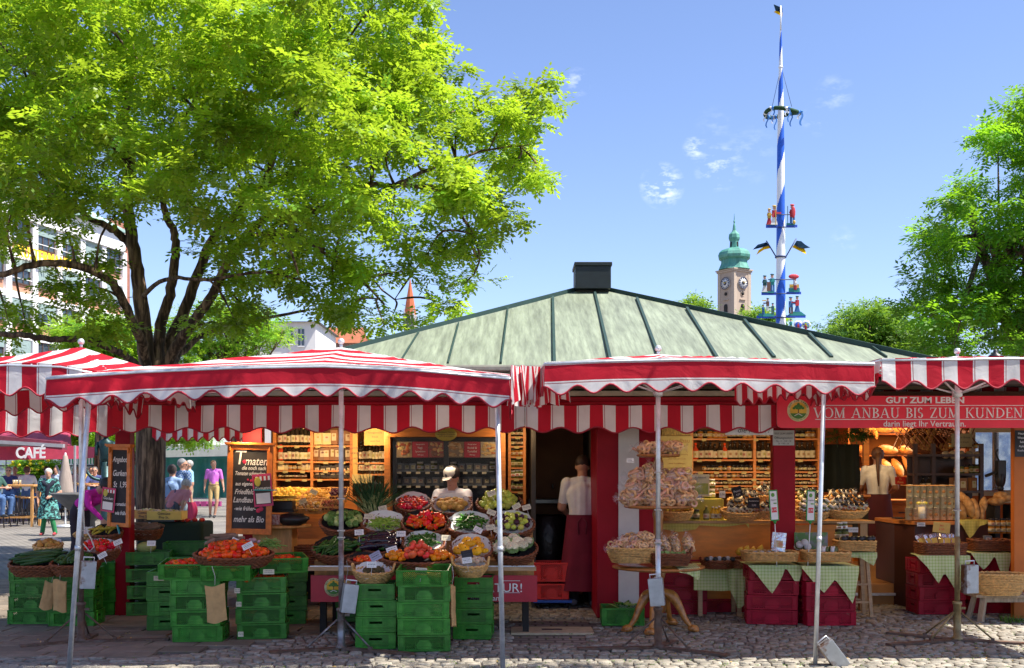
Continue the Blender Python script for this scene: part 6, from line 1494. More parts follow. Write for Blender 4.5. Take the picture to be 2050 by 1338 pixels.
# third row
M = BMat(675,1098,10.55,26); basket(M,.235,.17,.10,'d','brown basket of dark green zucchini behind the middle pole',liner='d'); strew(M,.19,.14,[zucc],42,'dark green zucchini in the left basket of the third row','zucchini','zucchini',.0,.06,ang=.9,spread=.4)
M = BMat(763,1090,10.55,28); basket(M,.215,.16,.10,'d','brown basket of glossy dark eggplants',liner='d'); pile(M,.185,.14,[eggplant()],.032,'glossy dark eggplant in the basket of the third row','eggplant','eggplant',.05,.01,up=1.2)
M = BMat(848,1088,10.5,28); basket(M,.20,.16,.09,'d','brown basket of long green peppers behind the beef tomatoes',liner='w'); strew(M,.17,.13,[pepg,longv('long_green_pepper',(.03,.13,.012),.17,.014,.2,.4,tip=1,rough=.2)],46,'long green pepper behind the beef tomatoes','pepper','long_green_pepper',0,.06,spread=.8)
M = BMat(944,1098,10.4,34); basket(M,.20,.17,.09,'d','brown basket of yellow patty squash on white paper',liner='w'); pile(M @ Tm(0,-.01,.01),.15,.12,[squash()],.046,'yellow patty squash on the white paper','squash','patty_squash',.02,.01,tilt=.4)
M = BMat(1030,1098,10.45,30); basket(M,.215,.17,.11,'d','brown basket of cauliflowers at the right end of the stall',liner='d'); pile(M,.18,.14,[cauli()],.062,'white cauliflower head with green leaves','cauliflower','cauliflower',.04,.01,tilt=.35,scale=(.85,1.05))
# front row
M = BMat(838,1118,9.95,16); basket(M,.335,.15,.10,'d','wide brown basket of orange and red tomatoes in the centre',liner='d')
pile(M @ Tm(-.21,0,0),.10,.11,[tom_orange],.028,'orange tomato at the left end of the wide centre basket','tomato','orange_tomato',.04,.01); pile(M @ Tm(.19,0,0),.12,.11,[tom_orange],.028,'orange tomato at the right end of the wide centre basket','tomato','orange_tomato',.04,.01)
pile(M @ Tm(-.01,0,.02),.13,.12,[tom_pink],.038,'big pink red beef tomato in the middle of the wide basket','tomato','beef_tomato',.05,.02,layers=2,tilt=.9)
M = BMat(730,1122,10.05,20); basket(M,.15,.08,.06,'d','small dark basket of cherry tomatoes behind the left pole',liner='d'); pile(M,.12,.07,[tom_or2],.024,'cherry tomato in the small basket behind the pole','tomato','cherry_tomato',.02,0,scale=(.6,.75))
M = BMat(748,1143,9.8,10); basket(M,.175,.14,.11,'p','pale handled wicker basket of dark nuts on the left crates',handles=True,flare=.62,liner='w',rows=9); pile(M,.10,.08,[walnut],.016,'dark nut in the pale handled basket','nut','dark_nut',.02,.0,scale=(.8,1.1))
M = BMat(942,1130,9.85,10); basket(M,.155,.13,.10,'p','pale wicker basket of garlic in paper on the right crates',handles=True,flare=.62,liner='w',rows=9); pile(M @ Tm(0,.03,0),.12,.09,[garlic],.024,'garlic bulb in the pale basket on the right crates','garlic','garlic_bulb',.03,.02)
pile(Tm(sA.x,sA.y,sA.z + .06),.18,.12,[lemon_],.03,'yellow fruit inside the tilted middle crate','fruit','yellow_fruit',.0,.0,sq=True)
# tomatoes on the left
M = BMat(468,1110,10.1,13,2); basket(M,.36,.17,.10,'d','wide flat brown basket heaped with round red tomatoes',liner='d'); pile(M,.33,.16,[tom_or2],.028,'round red tomato heaped in the wide flat basket','tomato','round_tomato',.07,.0,layers=2,spacing=1.55)
M = BMat(540,1098,10.5,15); strew(M,.12,.05,[longv('green_stalk',(.22,.38,.08),.16,.007,.2,.6)],46,'green stalk of the radish bunch behind the tomatoes','radish stalk','radish_stalk',0,.09,spread=1)
pile(Tm(P(505,1087,10.6)),.08,.03,[roundv('small_turnip',(.55,.35,.40),.024)],.024,'pinkish turnip behind the tomatoes','turnip','small_turnip',.02,0,n=7)
strew(BMat(447,1085,10.5,10),.16,.06,[root_b],9,'big brown root behind the tomatoes','root vegetable','brown_root',0,.05,spread=.25)
pile(cT2 @ Tm(0,0,.10),.17,.12,[tom_or2],.03,'tomato in the open crate above the paper bag','tomato','crate_tomato',.03,.01,sq=True,spacing=2.0); pile(cT1 @ Tm(0,0,.10),.17,.12,[tom_or2],.03,'tomato in the left open crate','tomato','crate_tomato',.03,.01,sq=True,spacing=2.0); pile(cT3 @ Tm(0,0,.10),.17,.12,[tom_or2],.03,'tomato in the open crate behind the pale label','tomato','crate_tomato',.02,.0,sq=True,spacing=2.0)
pile(Tm(sE.x,sE.y,sE.z - .03) @ Rz(R(9)),.18,.12,[tom_or2],.03,'tomato in the top crate right of the paper bag','tomato','crate_tomato',.02,.0,sq=True,spacing=2.0)
# far left baskets
M = BMat(75,1124,10.75,16,3); basket(M,.245,.17,.11,'d','brown basket of long cucumbers at the far left',liner='d',sq=4); strew(M,.14,.13,[cucum],26,'long dark cucumber in the far left basket','cucumber','long_cucumber',.01,.09,ang=.45,spread=.08,tilt=.05)
M = BMat(152,1124,10.7,16); basket(M,.22,.16,.11,'d','brown basket of short cucumbers behind the leftmost poles',liner='d',sq=4); strew(M,.19,.14,[pickle],44,'short dark cucumber behind the leftmost poles','cucumber','short_cucumber',.0,.07,ang=1.3,spread=.35)
M = BMat(96,1092,11.2,14); basket(M,.14,.12,.08,'p','pale basket of yellow potatoes behind the long cucumbers',liner='w'); pile(M,.12,.10,[potato],.032,'yellow potato behind the long cucumbers','potato','yellow_potato',.03,0)
M = BMat(196,1098,11.0,16); basket(M,.22,.16,.10,'d','brown basket of shiny red bell peppers behind the short cucumbers',liner='w'); pile(M,.17,.13,[bellr],.036,'shiny red bell pepper','pepper','bell_pepper',.05,.01)
M = BMat(212,1066,11.7,18); basket(M,.17,.13,.09,'d','dark basket of bananas under the small chalkboard',liner='d'); strew(M,.14,.09,[banana],9,'banana under the small chalkboard','banana','banana',.01,.06,ang=1.2,spread=.4)
M = BMat(178,1068,12.0,10); basket(M,.14,.10,.05,'p','flat pale tray beside the bananas',liner='w',sq=5)
M = BMat(290,1060,12.2,8); basket(M,.19,.14,.10,'d','dark round basket wrapped in foil behind the melon crate',liner='w'); strew(M,.14,.1,[root_b],8,'dark root in the basket behind the melon crate','root vegetable','dark_root',.01,.05)
o = bpy.data.objects.new('pale_melon',melon); COL.objects.link(o); o.matrix_world = Tm(sH.x - .02,sH.y - .06,sH.z + .005) @ Rz(.4); tag(o,'pale green melon lying in the tall crate stack','melon')
for px,py,Y,w,lab,c_ in ((295,1030,13.2,.30,'small orange labelled carton behind the trunk',(.50,.27,.08)),(335,1032,13.0,.40,'yellow labelled carton tray on the dark table',(.62,.48,.12))):
 o = empty('carton_tray',P(px,py + 8,Y),lab,'carton'); b = MB(); h_ = .10
 b.box((0,-.12,h_/2),(w,.006,h_)); b.box((0,.12,h_/2),(w,.006,h_)); b.box((-w/2,0,h_/2),(.006,.236,h_)); b.box((w/2,0,h_/2),(.006,.236,h_)); b.box((0,0,.004),(w - .01,.23,.006)); b.build('carton_wall',cmat(*c_),o)
 text(o,'Gemüse\nPro St.',Tm(0,-.126,h_/2),.045,M_ink)
 pile(Tm(P(px,py + 8,Y)) @ Tm(0,0,.07),w*.42,.09,[mixfruit,garlic],.026,'small fruit in the ' + lab.split(' carton')[0] + ' carton','fruit','small_fruit',.02,.01,sq=True)
# cloth covered dark table behind
o = empty('covered_table',Vector(((342 - 1025)*13/F,13.2,0)),'low table under a dark green cloth behind the crates','table'); b = MB(); b.box((0,0,.475),(.78,.5,.95)); b.build('cloth',mat('bottle_green_cloth',(.004,.022,.016),.9),o,bevel=.04,seg=3)
for i in range(9):
 me = roundv('red_pepper_small',(.35,.02,.02),.024); q = bpy.data.objects.new('stray_pepper',me); COL.objects.link(q); q.location = P(352 + i*7 + rp.uniform(-3,3),1048,13.0 + rp.uniform(-.04,.1)); q.location.z = .97; tag(q,'small red fruit on the edge of the dark covered table','fruit','small red fruits on the dark table')
o = empty('folding_shelf',Vector(((445 - 1025)*13.4/F,13.4,0)),'leaning slatted trestle with brown produce left of the big chalkboard','trestle'); b = MB()
for s_ in (-.14,.10):b.beam((s_ - .1,-.1,0),(s_ + .15,.1,.72),.03,.03)
b.build('leg',mat('weathered_wood',(.16,.12,.09),.8),o); b = MB(); b.box((.0,0,.60),(.36,.3,.03)); b.box((-.03,0,.40),(.36,.3,.03)); b.build('shelf',MAT['weathered_wood'],o)
pile(Tm(o.location) @ Tm(0,0,.65),.14,.12,[chestnut,potato],.03,'brown tuber on the leaning trestle','tuber','brown_tuber',.02,0)
# price cards
for px,py,Y,l,ry,m_ in ((792,1068 - 0,10.55,'eggplants',0,None),(722,1072,10.5,'zucchini, left of the pole',3,None),(962,1028 - 0,10.8,'beans',0,None)) and ():
 pass
CARDS = [(957,1061,10.55,'price card in the small green peppers',28,M_paper),(982,1056,10.6,'little cream card right of the green peppers',-8,M_card),(719,1066,10.3,'price card below the kohlrabi',-4,M_paper),(803,1069,10.3,'price card below the green beans',0,M_paper),(893,1077,10.2,'cream price card before the long green peppers',2,M_card),(738,1034,10.8,'cream price card between kohlrabi and beans',0,M_card),(766,1018,11.1,'cream price card at the root of the spring onions',-14,M_card),(984,988,11.0,'price card stuck in the green apples',-20,M_card),(984,1026,10.7,'price card below the green apples',20,M_card),(1034,1014,11.0,'left cream card above the plums',-30,M_card),(1054,1016,11.0,'right cream card above the plums',-16,M_card),(998,1063,10.6,'price card half behind the right pole',25,M_card),
         (785,1103,9.95,'folded white card behind the orange tomatoes',-18,M_paper),(752,1114,9.65,'violet grey folded card above the nut basket',-28,mat('lilac_card',(.36,.34,.44),.8)),(744,1131,9.6,'white price card on the nut basket',0,M_paper),(935,1110,9.75,'black chalk card on the garlic basket',-12,M_chalkb),(935,1122,9.7,'white card lying in the garlic basket',-8,M_paper),(843,1143,9.5,'flat white card in the tilted middle crate',4,M_card),
         (472,1084,10.15,'grey card left above the tomato heap',26,M_paper),(496,1093,9.95,'tilted white card standing in the tomatoes',-28,M_paper),(236,1086,10.8,'white card in the red peppers',-25,M_paper),(205,1112,10.45,'white card in the short cucumbers',-30,M_paper),(303,1088,10.9,'small pale card above the melon',0,M_paper),(628,985,12.4,'card among the onions in the slanted tray',25,M_card),(606,1004,12.3,'card above the round fruit trays',-22,M_card)]
for px,py,Y,l,ry,m_ in CARDS:cardat(px,py,Y,l,ry,m=m_,w=.10 if 'folded' in l or 'black' in l or 'tilted' in l else .085,h=.075 if 'folded' in l or 'black' in l else .052)
# sloping produce counter with its red skirt board
pc = empty('produce_counter',Vector(((845 - 1025)*11/F,11,0)),'stepped wooden produce counter with a maroon front board','counter'); IPc = Tm(-pc.location)
b = MB(); xa,xb = (640 - 1025)*10.9/F,(1068 - 1025)*10.9/F
for Y,py in ((10.62,1122),(10.95,1080),(11.3,1040)):z = EYE + (935 - py)*Y/F; b.box(((xa + xb)/2,Y + .17,(z + .42)/2),(xb - xa,.36,z - .42))
b.build('step',M_woodh,pc,IPc)
for q_ in (xa + .08,xb - .08):
 for Y in (10.65,11.4):b = MB(); b.box((q_,Y,.21),(.06,.06,.42)); b.build('leg',M_dark,pc,IPc)
b = MB(); b.box(((xa + xb)/2,10.42,P(0,1138,10.42).z),(xb - xa + .03,.14,.035)); b.build('front_ledge',M_woodp,pc,IPc)
b = MB(); b.box(((xa + xb)/2 + .015,10.40,(P(0,1152,10.4).z + P(0,1205,10.4).z)/2),(xb - xa + .02,.02,53*10.4/F)); brd = b.build('maroon_board',mat('maroon_board',(.42,.008,.03),.4),pc,IPc)
b = MB(); b.box(((xa + xb)/2,10.38,P(0,1134,10.38).z),(xb - xa,.012,.012)); b.build('steel_rail',M_steel,pc,IPc)
text(pc,'NATUR!',IPc @ Tm(P(1047,1178,10.38)),.118,M_white,align='RIGHT',sx=1.05); text(pc,'von Anfang an',IPc @ Tm(P(1000,1198,10.38)),.07,M_white,align='RIGHT')
b = MB(); 
for py in (1163,1187):b.box((P(1020,py,10.385).x,10.385,P(0,py,10.385).z),(.2,.002,.004))
b.build('white_rule',M_white,pc,IPc)
def logo(parent,M,r):
 b = MB()
 b.lathe([(r,0),(r,.003),(.001,.003)],n=40,mi=0,M=M @ Rx(PI/2)); b.lathe([(r*.76,.003),(r*.76,.0045),(.001,.0045)],n=40,mi=1,M=M @ Rx(PI/2))
 # ground, trunk, roots, crown
 b.poly([M @ Vector((r*.76*math.cos(a),-.0055,r*.76*math.sin(a))) for a in [R(200) + R(140)*i/14 for i in range(15)]],0,mi=2)
 b.box((0,-.0065,-.10*r),(r*.10,.001,r*.5),3,M=M)
 for a in (-1,1):
  b.beam(M @ Vector((0,-.007,-.3*r)),M @ Vector((a*.35*r,-.007,-.48*r)),.05*r,.001,4,up=(0,1,0)); b.beam(M @ Vector((0,-.007,.05*r)),M @ Vector((a*.28*r,-.007,.3*r)),.05*r,.001,3,up=(0,1,0))
 for x,z,q in ((0,.42,.2),(-.22,.34,.17),(.22,.34,.17),(-.40,.2,.14),(.40,.2,.14),(-.12,.2,.14),(.14,.2,.14),(0,.58,.12)):b.ell((x*r,-.008,z*r),(q*r,.001,q*r*.8),10,6,2,M)
 o = b.build('emblem',[mat('emblem_cream',(.72,.66,.36),.6),mat('emblem_yellow',(.78,.50,.05),.6),mat('emblem_green',(.05,.20,.03),.6),mat('emblem_trunk',(.16,.08,.02),.6),M_white],parent)
 for i,chh in enumerate('GUT ZUM LEBEN'):
  a = R(158) - R(136)*i/12
  text(o,chh,M @ Tm(r*.865*math.cos(a),-.0045,r*.865*math.sin(a)) @ Ry(PI/2 - a),r*.20,MAT['emblem_green'],ext=.0005,bold=.0005)
 for i,chh in enumerate('VON ANFANG AN NATUR'):
  a = R(205) + R(130)*i/18
  text(o,chh,M @ Tm(r*.865*math.cos(a),-.0045,r*.865*math.sin(a)) @ Ry(-PI/2 - a),r*.15,MAT['emblem_green'],ext=.0005)
logo(pc,IPc @ Tm(P(668,1176,10.385)),.088)
# ---------------------------------------------------------------- chalkboards
M_frame = mat('orange_frame_wood',(.66,.19,.025),.45,var=.2,vs=5,stretch=(3,1,3))
def board(px0,py0,px1,py1,Y,rz,roll,label,lines,tag_):
 s_ = S(Y); w = (px1 - px0)/s_; h = (py1 - py0)/s_; o = empty('chalkboard',P((px0 + px1)/2,(py0 + py1)/2,Y),label,'chalkboard',None,(0,roll,rz))
 fw = .085*w + .018; b = MB(); b.box((0,0,0),(w - fw,.012,h - fw)); b.build('writing_panel',M_chalkb,o)
 b = MB()
 for s2 in (-1,1):b.box((s2*(w/2 - fw/2),-.008,0),(fw,.032,h)); b.box((0,-.006,s2*(h/2 - fw/2)),(w - 2*fw,.028,fw))
 b.box((0,-.018,h/2 + .008),(w + .05,.075,.022)); b.box((0,-.014,h/2 - .008),(w + .03,.06,.014))
 for s2 in (-1,1):b.ell((s2*(w/2 - fw/2),-.032,h/2 - .045),(.011,.012,.035))
 b.build('frame',M_frame,o,bevel=.002)
 for (t,x,z,sz,sh,sx) in lines:text(o,t,Tm(x*w,-.0075,z*h),sz*w*1.08,M_chalk,'chalk_writing',shear=sh,ext=.0006,sx=sx,bold=.0009)
 # the pink rimmed leaflet clipped on the board
 tx,tz,tw,th,rr = tag_; q = empty('leaflet',o.matrix_world @ Vector((0,0,0)),None); bpy.data.objects.remove(q)
 T = Tm(tx*w,-.036,tz*h) @ Ry(rr); b = MB(); b.box((0,0,0),(tw*w,.003,th*h),M=T); lf = b.build('leaflet',mat('pink_rim',(.62,.05,.16),.6),o)
 b = MB(); b.box((0,-.0025,-.0),(tw*w*.86,.001,th*h*.86),0,M=T); b.box((0,-.004,-th*h*.25),(tw*w*.74,.001,th*h*.32),1,M=T)
 for k in range(8):b.box(((k - 3.5)*tw*w*.1075,-.004,th*h*.36),(tw*w*.1075,.001,th*h*.13),2 + k % 2,M=T)
 b.ell((-tw*w*.22,-.006,th*h*.27),(tw*w*.17,.001,th*h*.15),12,6,4,M=T); b.build('leaflet_print',[mat('leaflet_brown',(.05,.035,.03),.7),M_paper,mat('stripe_red',(.5,.02,.03),.7),M_white,mat('emblem_yellow2',(.55,.48,.06),.6)],lf)
 text(lf,'Tomaten' if 'Tomaten' in label else 'Gurken',T @ Tm(0,-.004,th*h*.06),tw*w*.24,M_chalk,shear=.3,ext=.0005)
 b = MB(); b.beam((w*.1,-.04,h*.0 + tz*h + .0),(w*.62,-.055,tz*h + .004),.012,.012) if w > .35 else b.beam((0,-.03,-h/2 + .02),(.05,-.05,-h/2 - .07),.014,.014); b.build('peg',mat('teal_peg',(.02,.30,.33),.4),o)
 return o
BD2 = board(455,890,545,1070,11.55,R(2),R(1.2),'big chalkboard in an orange wooden frame reading Tomaten, above the tomato heap',
 [('T',-.24,.345,.42,.15,.9),('maten',.13,.31,.24,.25,.78),('die noch nach',.08,.235,.11,.3,.8),('Tomaten schmecken',.0,.175,.115,.3,.64),('aus eigenem',-.10,.06,.11,.3,.75),('Friedfeld',-.12,-.03,.15,.35,.75),('Landbau',-.15,-.12,.16,.35,.75),('-wie früher-',-.10,-.215,.12,.3,.75),('mehr als Bio',-.01,-.335,.18,.25,.68)],(.30,-.005,.42,.36,R(-6)))
b = MB(); s_ = 90/S(11.55)
for x,z,r_ in ((-.125,.305,.045),(-.04,.105,.025),(.03,.095,.03),(.20,-.235,.05),(.26,-.215,.055)):b.ell((x*s_,-.008,z*2*s_),(r_*s_,.003,r_*s_))
b.build('painted_cherry',mat('cherry_pink',(.60,.02,.08),.5),BD2)
board(213,893,268,1055,11.5,R(-22),R(1.5),'narrow chalkboard in an orange frame reading Angebot Gurken on the left pillar',
 [('Angebot',-.02,.33,.26,.3,.66),('Gurken',-.02,.16,.28,.3,.68),('St  1,99',.02,.02,.28,.1,.66),('aromatisch',.06,-.22,.17,.3,.7),('wie früher',.10,-.33,.19,.3,.7)],(-.42,-.17,.62,.30,R(5)))
# ---------------------------------------------------------------- long red banner and small signs
sg = empty('shop_banner',P(1800,828,10.72),'long red shop banner reading VOM ANBAU BIS ZUM KUNDEN with round tree emblem','shop sign'); IS = Tm(-sg.location)
Ys = 10.72; x0,x1 = P(1556,0,Ys).x,5.35; z0,z1 = P(0,857,Ys).z,P(0,793,Ys).z
b = MB(); r_ = .05; pts = [(x0 + r_ - r_*math.cos(a),Ys,z0 + r_ - r_*math.sin(a)) for a in [0 + PI/2*i/6 for i in range(7)]] + [(x1,Ys,z0),(x1,Ys,z1),(x0,Ys,z1)]
b.poly(pts,.03,(0,1,0)); b.build('panel',mat('banner_red',(.74,.016,.045),.35,var=.06),sg,IS)
b = MB()
for py in (812,840):b.box(((P(1632,0,Ys).x + x1)/2,Ys - .002,P(0,py,Ys).z),(x1 - P(1632,0,Ys).x,.003,.006))
b.build('white_rule',M_white,sg,IS)
# serif capitals drawn from strokes
def serif(parent,s,M,H,m,gap=.16,name='lettering'):
 th,tn = H*.125,H*.055; b = MB(); x = 0; D = .003
 def bar(xa,za,xb,zb,w):b.beam((xa,0,za),(xb,0,zb),w,D,up=(0,1,0)) if False else b.poly([(xa - w/2,0,za),(xa + w/2,0,za),(xb + w/2,0,zb),(xb - w/2,0,zb)],D,(0,1,0))
 def ser(xc,z,w=None):w = w or H*.26; b.box((xc,0,z),(w,D*1.1,tn*.9))
 def hbar(xa,xb,z,w=None):b.box(((xa + xb)/2,0,z),(abs(xb - xa),D*.9,w or tn))
 def arc(cx,cz,rx,rz,a0,a1,n=18):
  pts = []; pi = []
  for i in range(n + 1):
   a = a0 + (a1 - a0)*i/n; w = tn + (th - tn)*abs(math.cos(a)) ** 1.2
   pts.append((cx + (rx)*math.cos(a),0,cz + rz*math.sin(a))); pi.append((cx + (rx - w)*math.cos(a),0,cz + (rz - tn if w < tn*1.3 else rz - w*.75)*math.sin(a)))
  for i in range(n):b.poly([pts[i],pts[i + 1],pi[i + 1],pi[i]],D,(0,1,0))
 for ch in s:
  w = H*{'I':.22,'S':.52,'B':.60,'E':.58,'Z':.66,'M':.95,'N':.82,'O':.84,'A':.82,'V':.82,'U':.78,'D':.78,'K':.78,' ':.38,'G':.8,'T':.7,'L':.55}.get(ch,.7)
  T0 = len(b.v); X0 = x
  if ch == 'V':bar(x + th/2 + H*.06,H,x + w/2,0,th); bar(x + w - tn,H,x + w/2,0,tn); ser(x + H*.12,H - tn/2); ser(x + w - H*.1,H - tn/2)
  elif ch == 'A':bar(x + w/2,H,x + H*.08,0,tn); bar(x + w/2,H,x + w - H*.1,0,th); hbar(x + w*.25,x + w*.75,H*.34); ser(x + H*.08,tn/2); ser(x + w - H*.1,tn/2)
  elif ch == 'O':arc(x + w/2,H/2,w/2,H*.52,0,2*PI,30)
  elif ch == 'M':bar(x + H*.12,H,x + H*.12,0,tn); bar(x + H*.14,H,x + w/2,0,th); bar(x + w - H*.16,H,x + w/2,0,tn); bar(x + w - H*.15,H,x + w - H*.15,0,th); ser(x + H*.12,tn/2); ser(x + w - H*.15,tn/2); ser(x + H*.08,H - tn/2,H*.18); ser(x + w - H*.1,H - tn/2,H*.18)
  elif ch == 'N':bar(x + H*.14,H,x + H*.14,0,tn); bar(x + H*.14,H,x + w - H*.14,0,th); bar(x + w - H*.13,H,x + w - H*.13,0,tn); ser(x + H*.14,tn/2); ser(x + H*.1,H - tn/2,H*.18); ser(x + w - H*.13,H - tn/2)
  elif ch == 'B':bar(x + H*.14,H,x + H*.14,0,th); arc(x + H*.18,H*.75,w - H*.24,H*.25,-PI/2,PI/2); arc(x + H*.18,H*.27,w - H*.18,H*.27,-PI/2,PI/2); hbar(x,x + H*.25,tn/2); hbar(x,x + H*.25,H - tn/2)
  elif ch == 'D':bar(x + H*.14,H,x + H*.14,0,th); arc(x + H*.18,H/2,w - H*.2,H*.5,-PI/2,PI/2,24); hbar(x,x + H*.25,tn/2); hbar(x,x + H*.25,H - tn/2)
  elif ch == 'U':bar(x + H*.14,H,x + H*.14,H*.3,th); bar(x + w - H*.14,H,x + w - H*.14,H*.3,tn); arc(x + w/2,H*.32,w/2 - H*.08,H*.34,PI,2*PI); ser(x + H*.14,H - tn/2); ser(x + w - H*.14,H - tn/2)
  elif ch == 'I':bar(x + w/2,H,x + w/2,0,th); ser(x + w/2,tn/2); ser(x + w/2,H - tn/2)
  elif ch == 'S':arc(x + w/2,H*.74,w*.42,H*.27,PI*.15,PI*1.35); arc(x + w/2,H*.26,w*.44,H*.27,PI*1.15,PI*2.35); bar(x + w*.2,H*.62,x + w*.78,H*.40,th)
  elif ch == 'Z':hbar(x + .02*H,x + w - .04*H,H - tn/2); hbar(x + .02*H,x + w - .02*H,tn/2); bar(x + w - H*.12,H - tn,x + H*.12,tn,th); b.box((x + H*.05,0,H*.9),(tn,D,H*.2)); b.box((x + w - H*.05,0,H*.1),(tn,D,H*.2))
  elif ch == 'K':bar(x + H*.14,H,x + H*.14,0,th); bar(x + w - H*.16,H,x + H*.2,H*.45,tn); bar(x + H*.32,H*.55,x + w - H*.1,0,th); ser(x + H*.14,tn/2); ser(x + H*.14,H - tn/2); ser(x + w - H*.14,H - tn/2,H*.2); ser(x + w - H*.08,tn/2,H*.2)
  elif ch == 'E':bar(x + H*.14,H,x + H*.14,0,th); hbar(x,x + w,tn/2); hbar(x,x + w - H*.04,H - tn/2); hbar(x + H*.14,x + w - H*.15,H*.52); b.box((x + w - H*.02,0,H*.1),(tn,D,H*.2)); b.box((x + w - H*.06,0,H*.9),(tn,D,H*.2))
  x += w + H*gap
 return b.build(name,m,parent,M),x
o,wdt = serif(sg,'VOM ANBAU BIS ZUM KUNDEN',IS @ Tm(P(1628,837,Ys).x,Ys - .006,P(0,837,Ys).z),.099,M_white,.1)
want = P(2049,0,Ys).x - P(1628,0,Ys).x; o.matrix_local = IS @ Tm(P(1628,837,Ys).x,Ys - .006,P(0,837,Ys).z) @ Matrix.Diagonal((want/wdt,1,1,1))
text(sg,'GUT ZUM LEBEN',IS @ Tm(P(1852,802,Ys - .006)),.082,M_white,bold=.0028,sx=1.22,ext=.002,space=1.02); text(sg,'darin liegt Ihr Vertrauen.',IS @ Tm(P(1851,849,Ys - .006)),.082,M_white,bold=.0006,sx=.98)
logo(sg,IS @ Tm(P(1598,822,Ys - .004)),.108)
def sign(px0,py0,px1,py1,Y,label,m,lines=(),name='notice',cat='sign',rz=0,ink=None,th=.008,grp=None,roll=0,shear=0):
 s_ = S(Y); w,h = (px1 - px0)/s_,(py1 - py0)/s_; o = empty(name,P((px0 + px1)/2,(py0 + py1)/2,Y),label,cat,grp,(0,roll,rz)); b = MB(); b.box((0,0,0),(w,th,h)); b.build('panel',m,o,bevel=.001)
 for t,x,z,sz in lines:text(o,t,Tm(x*w,-th/2 - .001,z*h),sz*h,ink or M_ink,'lettering',ext=.0005,shear=shear)
 return o
sign(1547,862,1590,892,11.6,'grey notice with opening hours on the maroon pillar',mat('pale_grey_plate',(.55,.56,.54),.5),[('GUT ZUM LEBEN',0,.28,.16),('Öffnungszeiten:',0,.0,.2),('Mo - Fr  7.30 - 18',0,-.22,.14),('Sa  7.30 - 16',0,-.38,.14)])
o = sign(1452,846,1548,871,11.0,'white scalloped sign reading die Natur! under the awning',M_white,[('die Natur!',.08,-.12,.62)],shear=.35)
o = empty('oval_sign',P(893,870,12.6),'yellow oval sign over the fridge with cursive lettering','sign'); b = MB(); b.lathe([(1,0),(1,.012),(.001,.012)],n=36,sx=.125,sy=.075,M=Rx(PI/2)); b.build('panel',mat('olive_yellow',(.48,.42,.10),.5),o)
for k,t in enumerate(('Aus unserer Tradition','mit eigener Produktion','GUT ZUM LEBEN')):text(o,t,Tm(0,-.014,.024 - .024*k),.022,M_ink,shear=.3,ext=.0005)
# ---------------------------------------------------------------- shelf goods
def bottle_mesh(key,body,label,cap,H=.24,r=.033,neck=.36,ln=(.12,.45)):
 b = MB(); b.lathe([(r*.9,0,0),(r,.01,0),(r,H*ln[0],1),(r*1.02,H*ln[0] + .001,1),(r*1.02,H*ln[1],0),(r,H*ln[1] + .001,0),(r,H*(1 - neck),0),(r*.38,H*(1 - neck*.55),0),(r*.34,H*.9,2),(r*.44,H*.9 + .001,2),(r*.44,H,2),(.001,H,2)],n=12)
 b.box((0,-r*1.03,H*(ln[0] + ln[1])/2),(r*.8,.002,H*(ln[1] - ln[0])*.35),3)
 return b.mesh(key,[body,label,cap,mat('label_print',(.35,.22,.10),.7,rnd=-.5,hue=.08)])
def jar_mesh(key,body,label,cap,H=.10,r=.036,n=12):
 b = MB(); b.lathe([(r*.92,0,0),(r,.006,0),(r,H*.2,1),(r*1.02,H*.2,1),(r*1.02,H*.56,0),(r,H*.56,0),(r*.98,H*.75,0),(r*.82,H*.82,2),(r*.9,H*.82,2),(r*.9,H,2),(.001,H,2)],n=n)
 b.box((0,-r*1.03,H*.38),(r*.9,.002,H*.22),3)
 return b.mesh(key,[body,label,cap,MAT['label_print']])
g_dark = mat('dark_bottle_glass',(.025,.018,.012),.1,spec=.8,rnd=-.3); g_red = mat('red_juice',(.50,.06,.02),.15,rnd=-.2); g_hon = mat('honey_glass',(.42,.18,.03),.15,rnd=-.3); g_yel = mat('yellow_juice',(.65,.38,.03),.15); g_grn = mat('pickle_glass',(.12,.14,.04),.15,rnd=-.3)
lab_c = mat('cream_label',(.55,.48,.32),.7,rnd=-.15,hue=.02); cap_d = mat('dark_cap',(.02,.02,.025),.4); cap_w = mat('white_cap',(.6,.6,.58),.4)
B1 = bottle_mesh('oil_bottle',g_dark,lab_c,cap_d,.26,.030); B2 = bottle_mesh('juice_bottle',g_dark,lab_c,cap_d,.21,.037,.42,(.08,.5)); B3 = bottle_mesh('red_juice_bottle',g_red,lab_c,MAT['skin_cherry_tomato'],.21,.037,.42,(.08,.5)); B4 = bottle_mesh('yellow_bottle',g_yel,lab_c,cap_w,.15,.028,.4,(.1,.45)); B5 = bottle_mesh('wine_bottle',g_dark,lab_c,cap_d,.30,.036,.42,(.15,.48))
J1 = jar_mesh('jam_jar',g_dark,lab_c,cap_d); J2 = jar_mesh('honey_jar',g_hon,lab_c,cap_d); J3 = jar_mesh('pickle_jar',g_grn,lab_c,cap_d,.12,.04); J4 = jar_mesh('white_lid_jar',g_grn,M_white,cap_w,.11,.042)
J5 = bottle_mesh('label_jar',g_dark,mat('ivory_label',(.74,.70,.55),.7,rnd=-.1),cap_d,.11,.034,.16,(.10,.74))
def flat(key,col,w,h,d,lines=2):
 b = MB(); b.box((0,0,h/2),(w,d,h),0); b.box((0,-d/2 - .001,h*.52),(w*.62,.002,h*.5),1); b.ell((0,-d/2 - .002,h*.62),(w*.16,.001,h*.08),8,6,2); return b.mesh(key,[col,lab_c,MAT['label_print']])
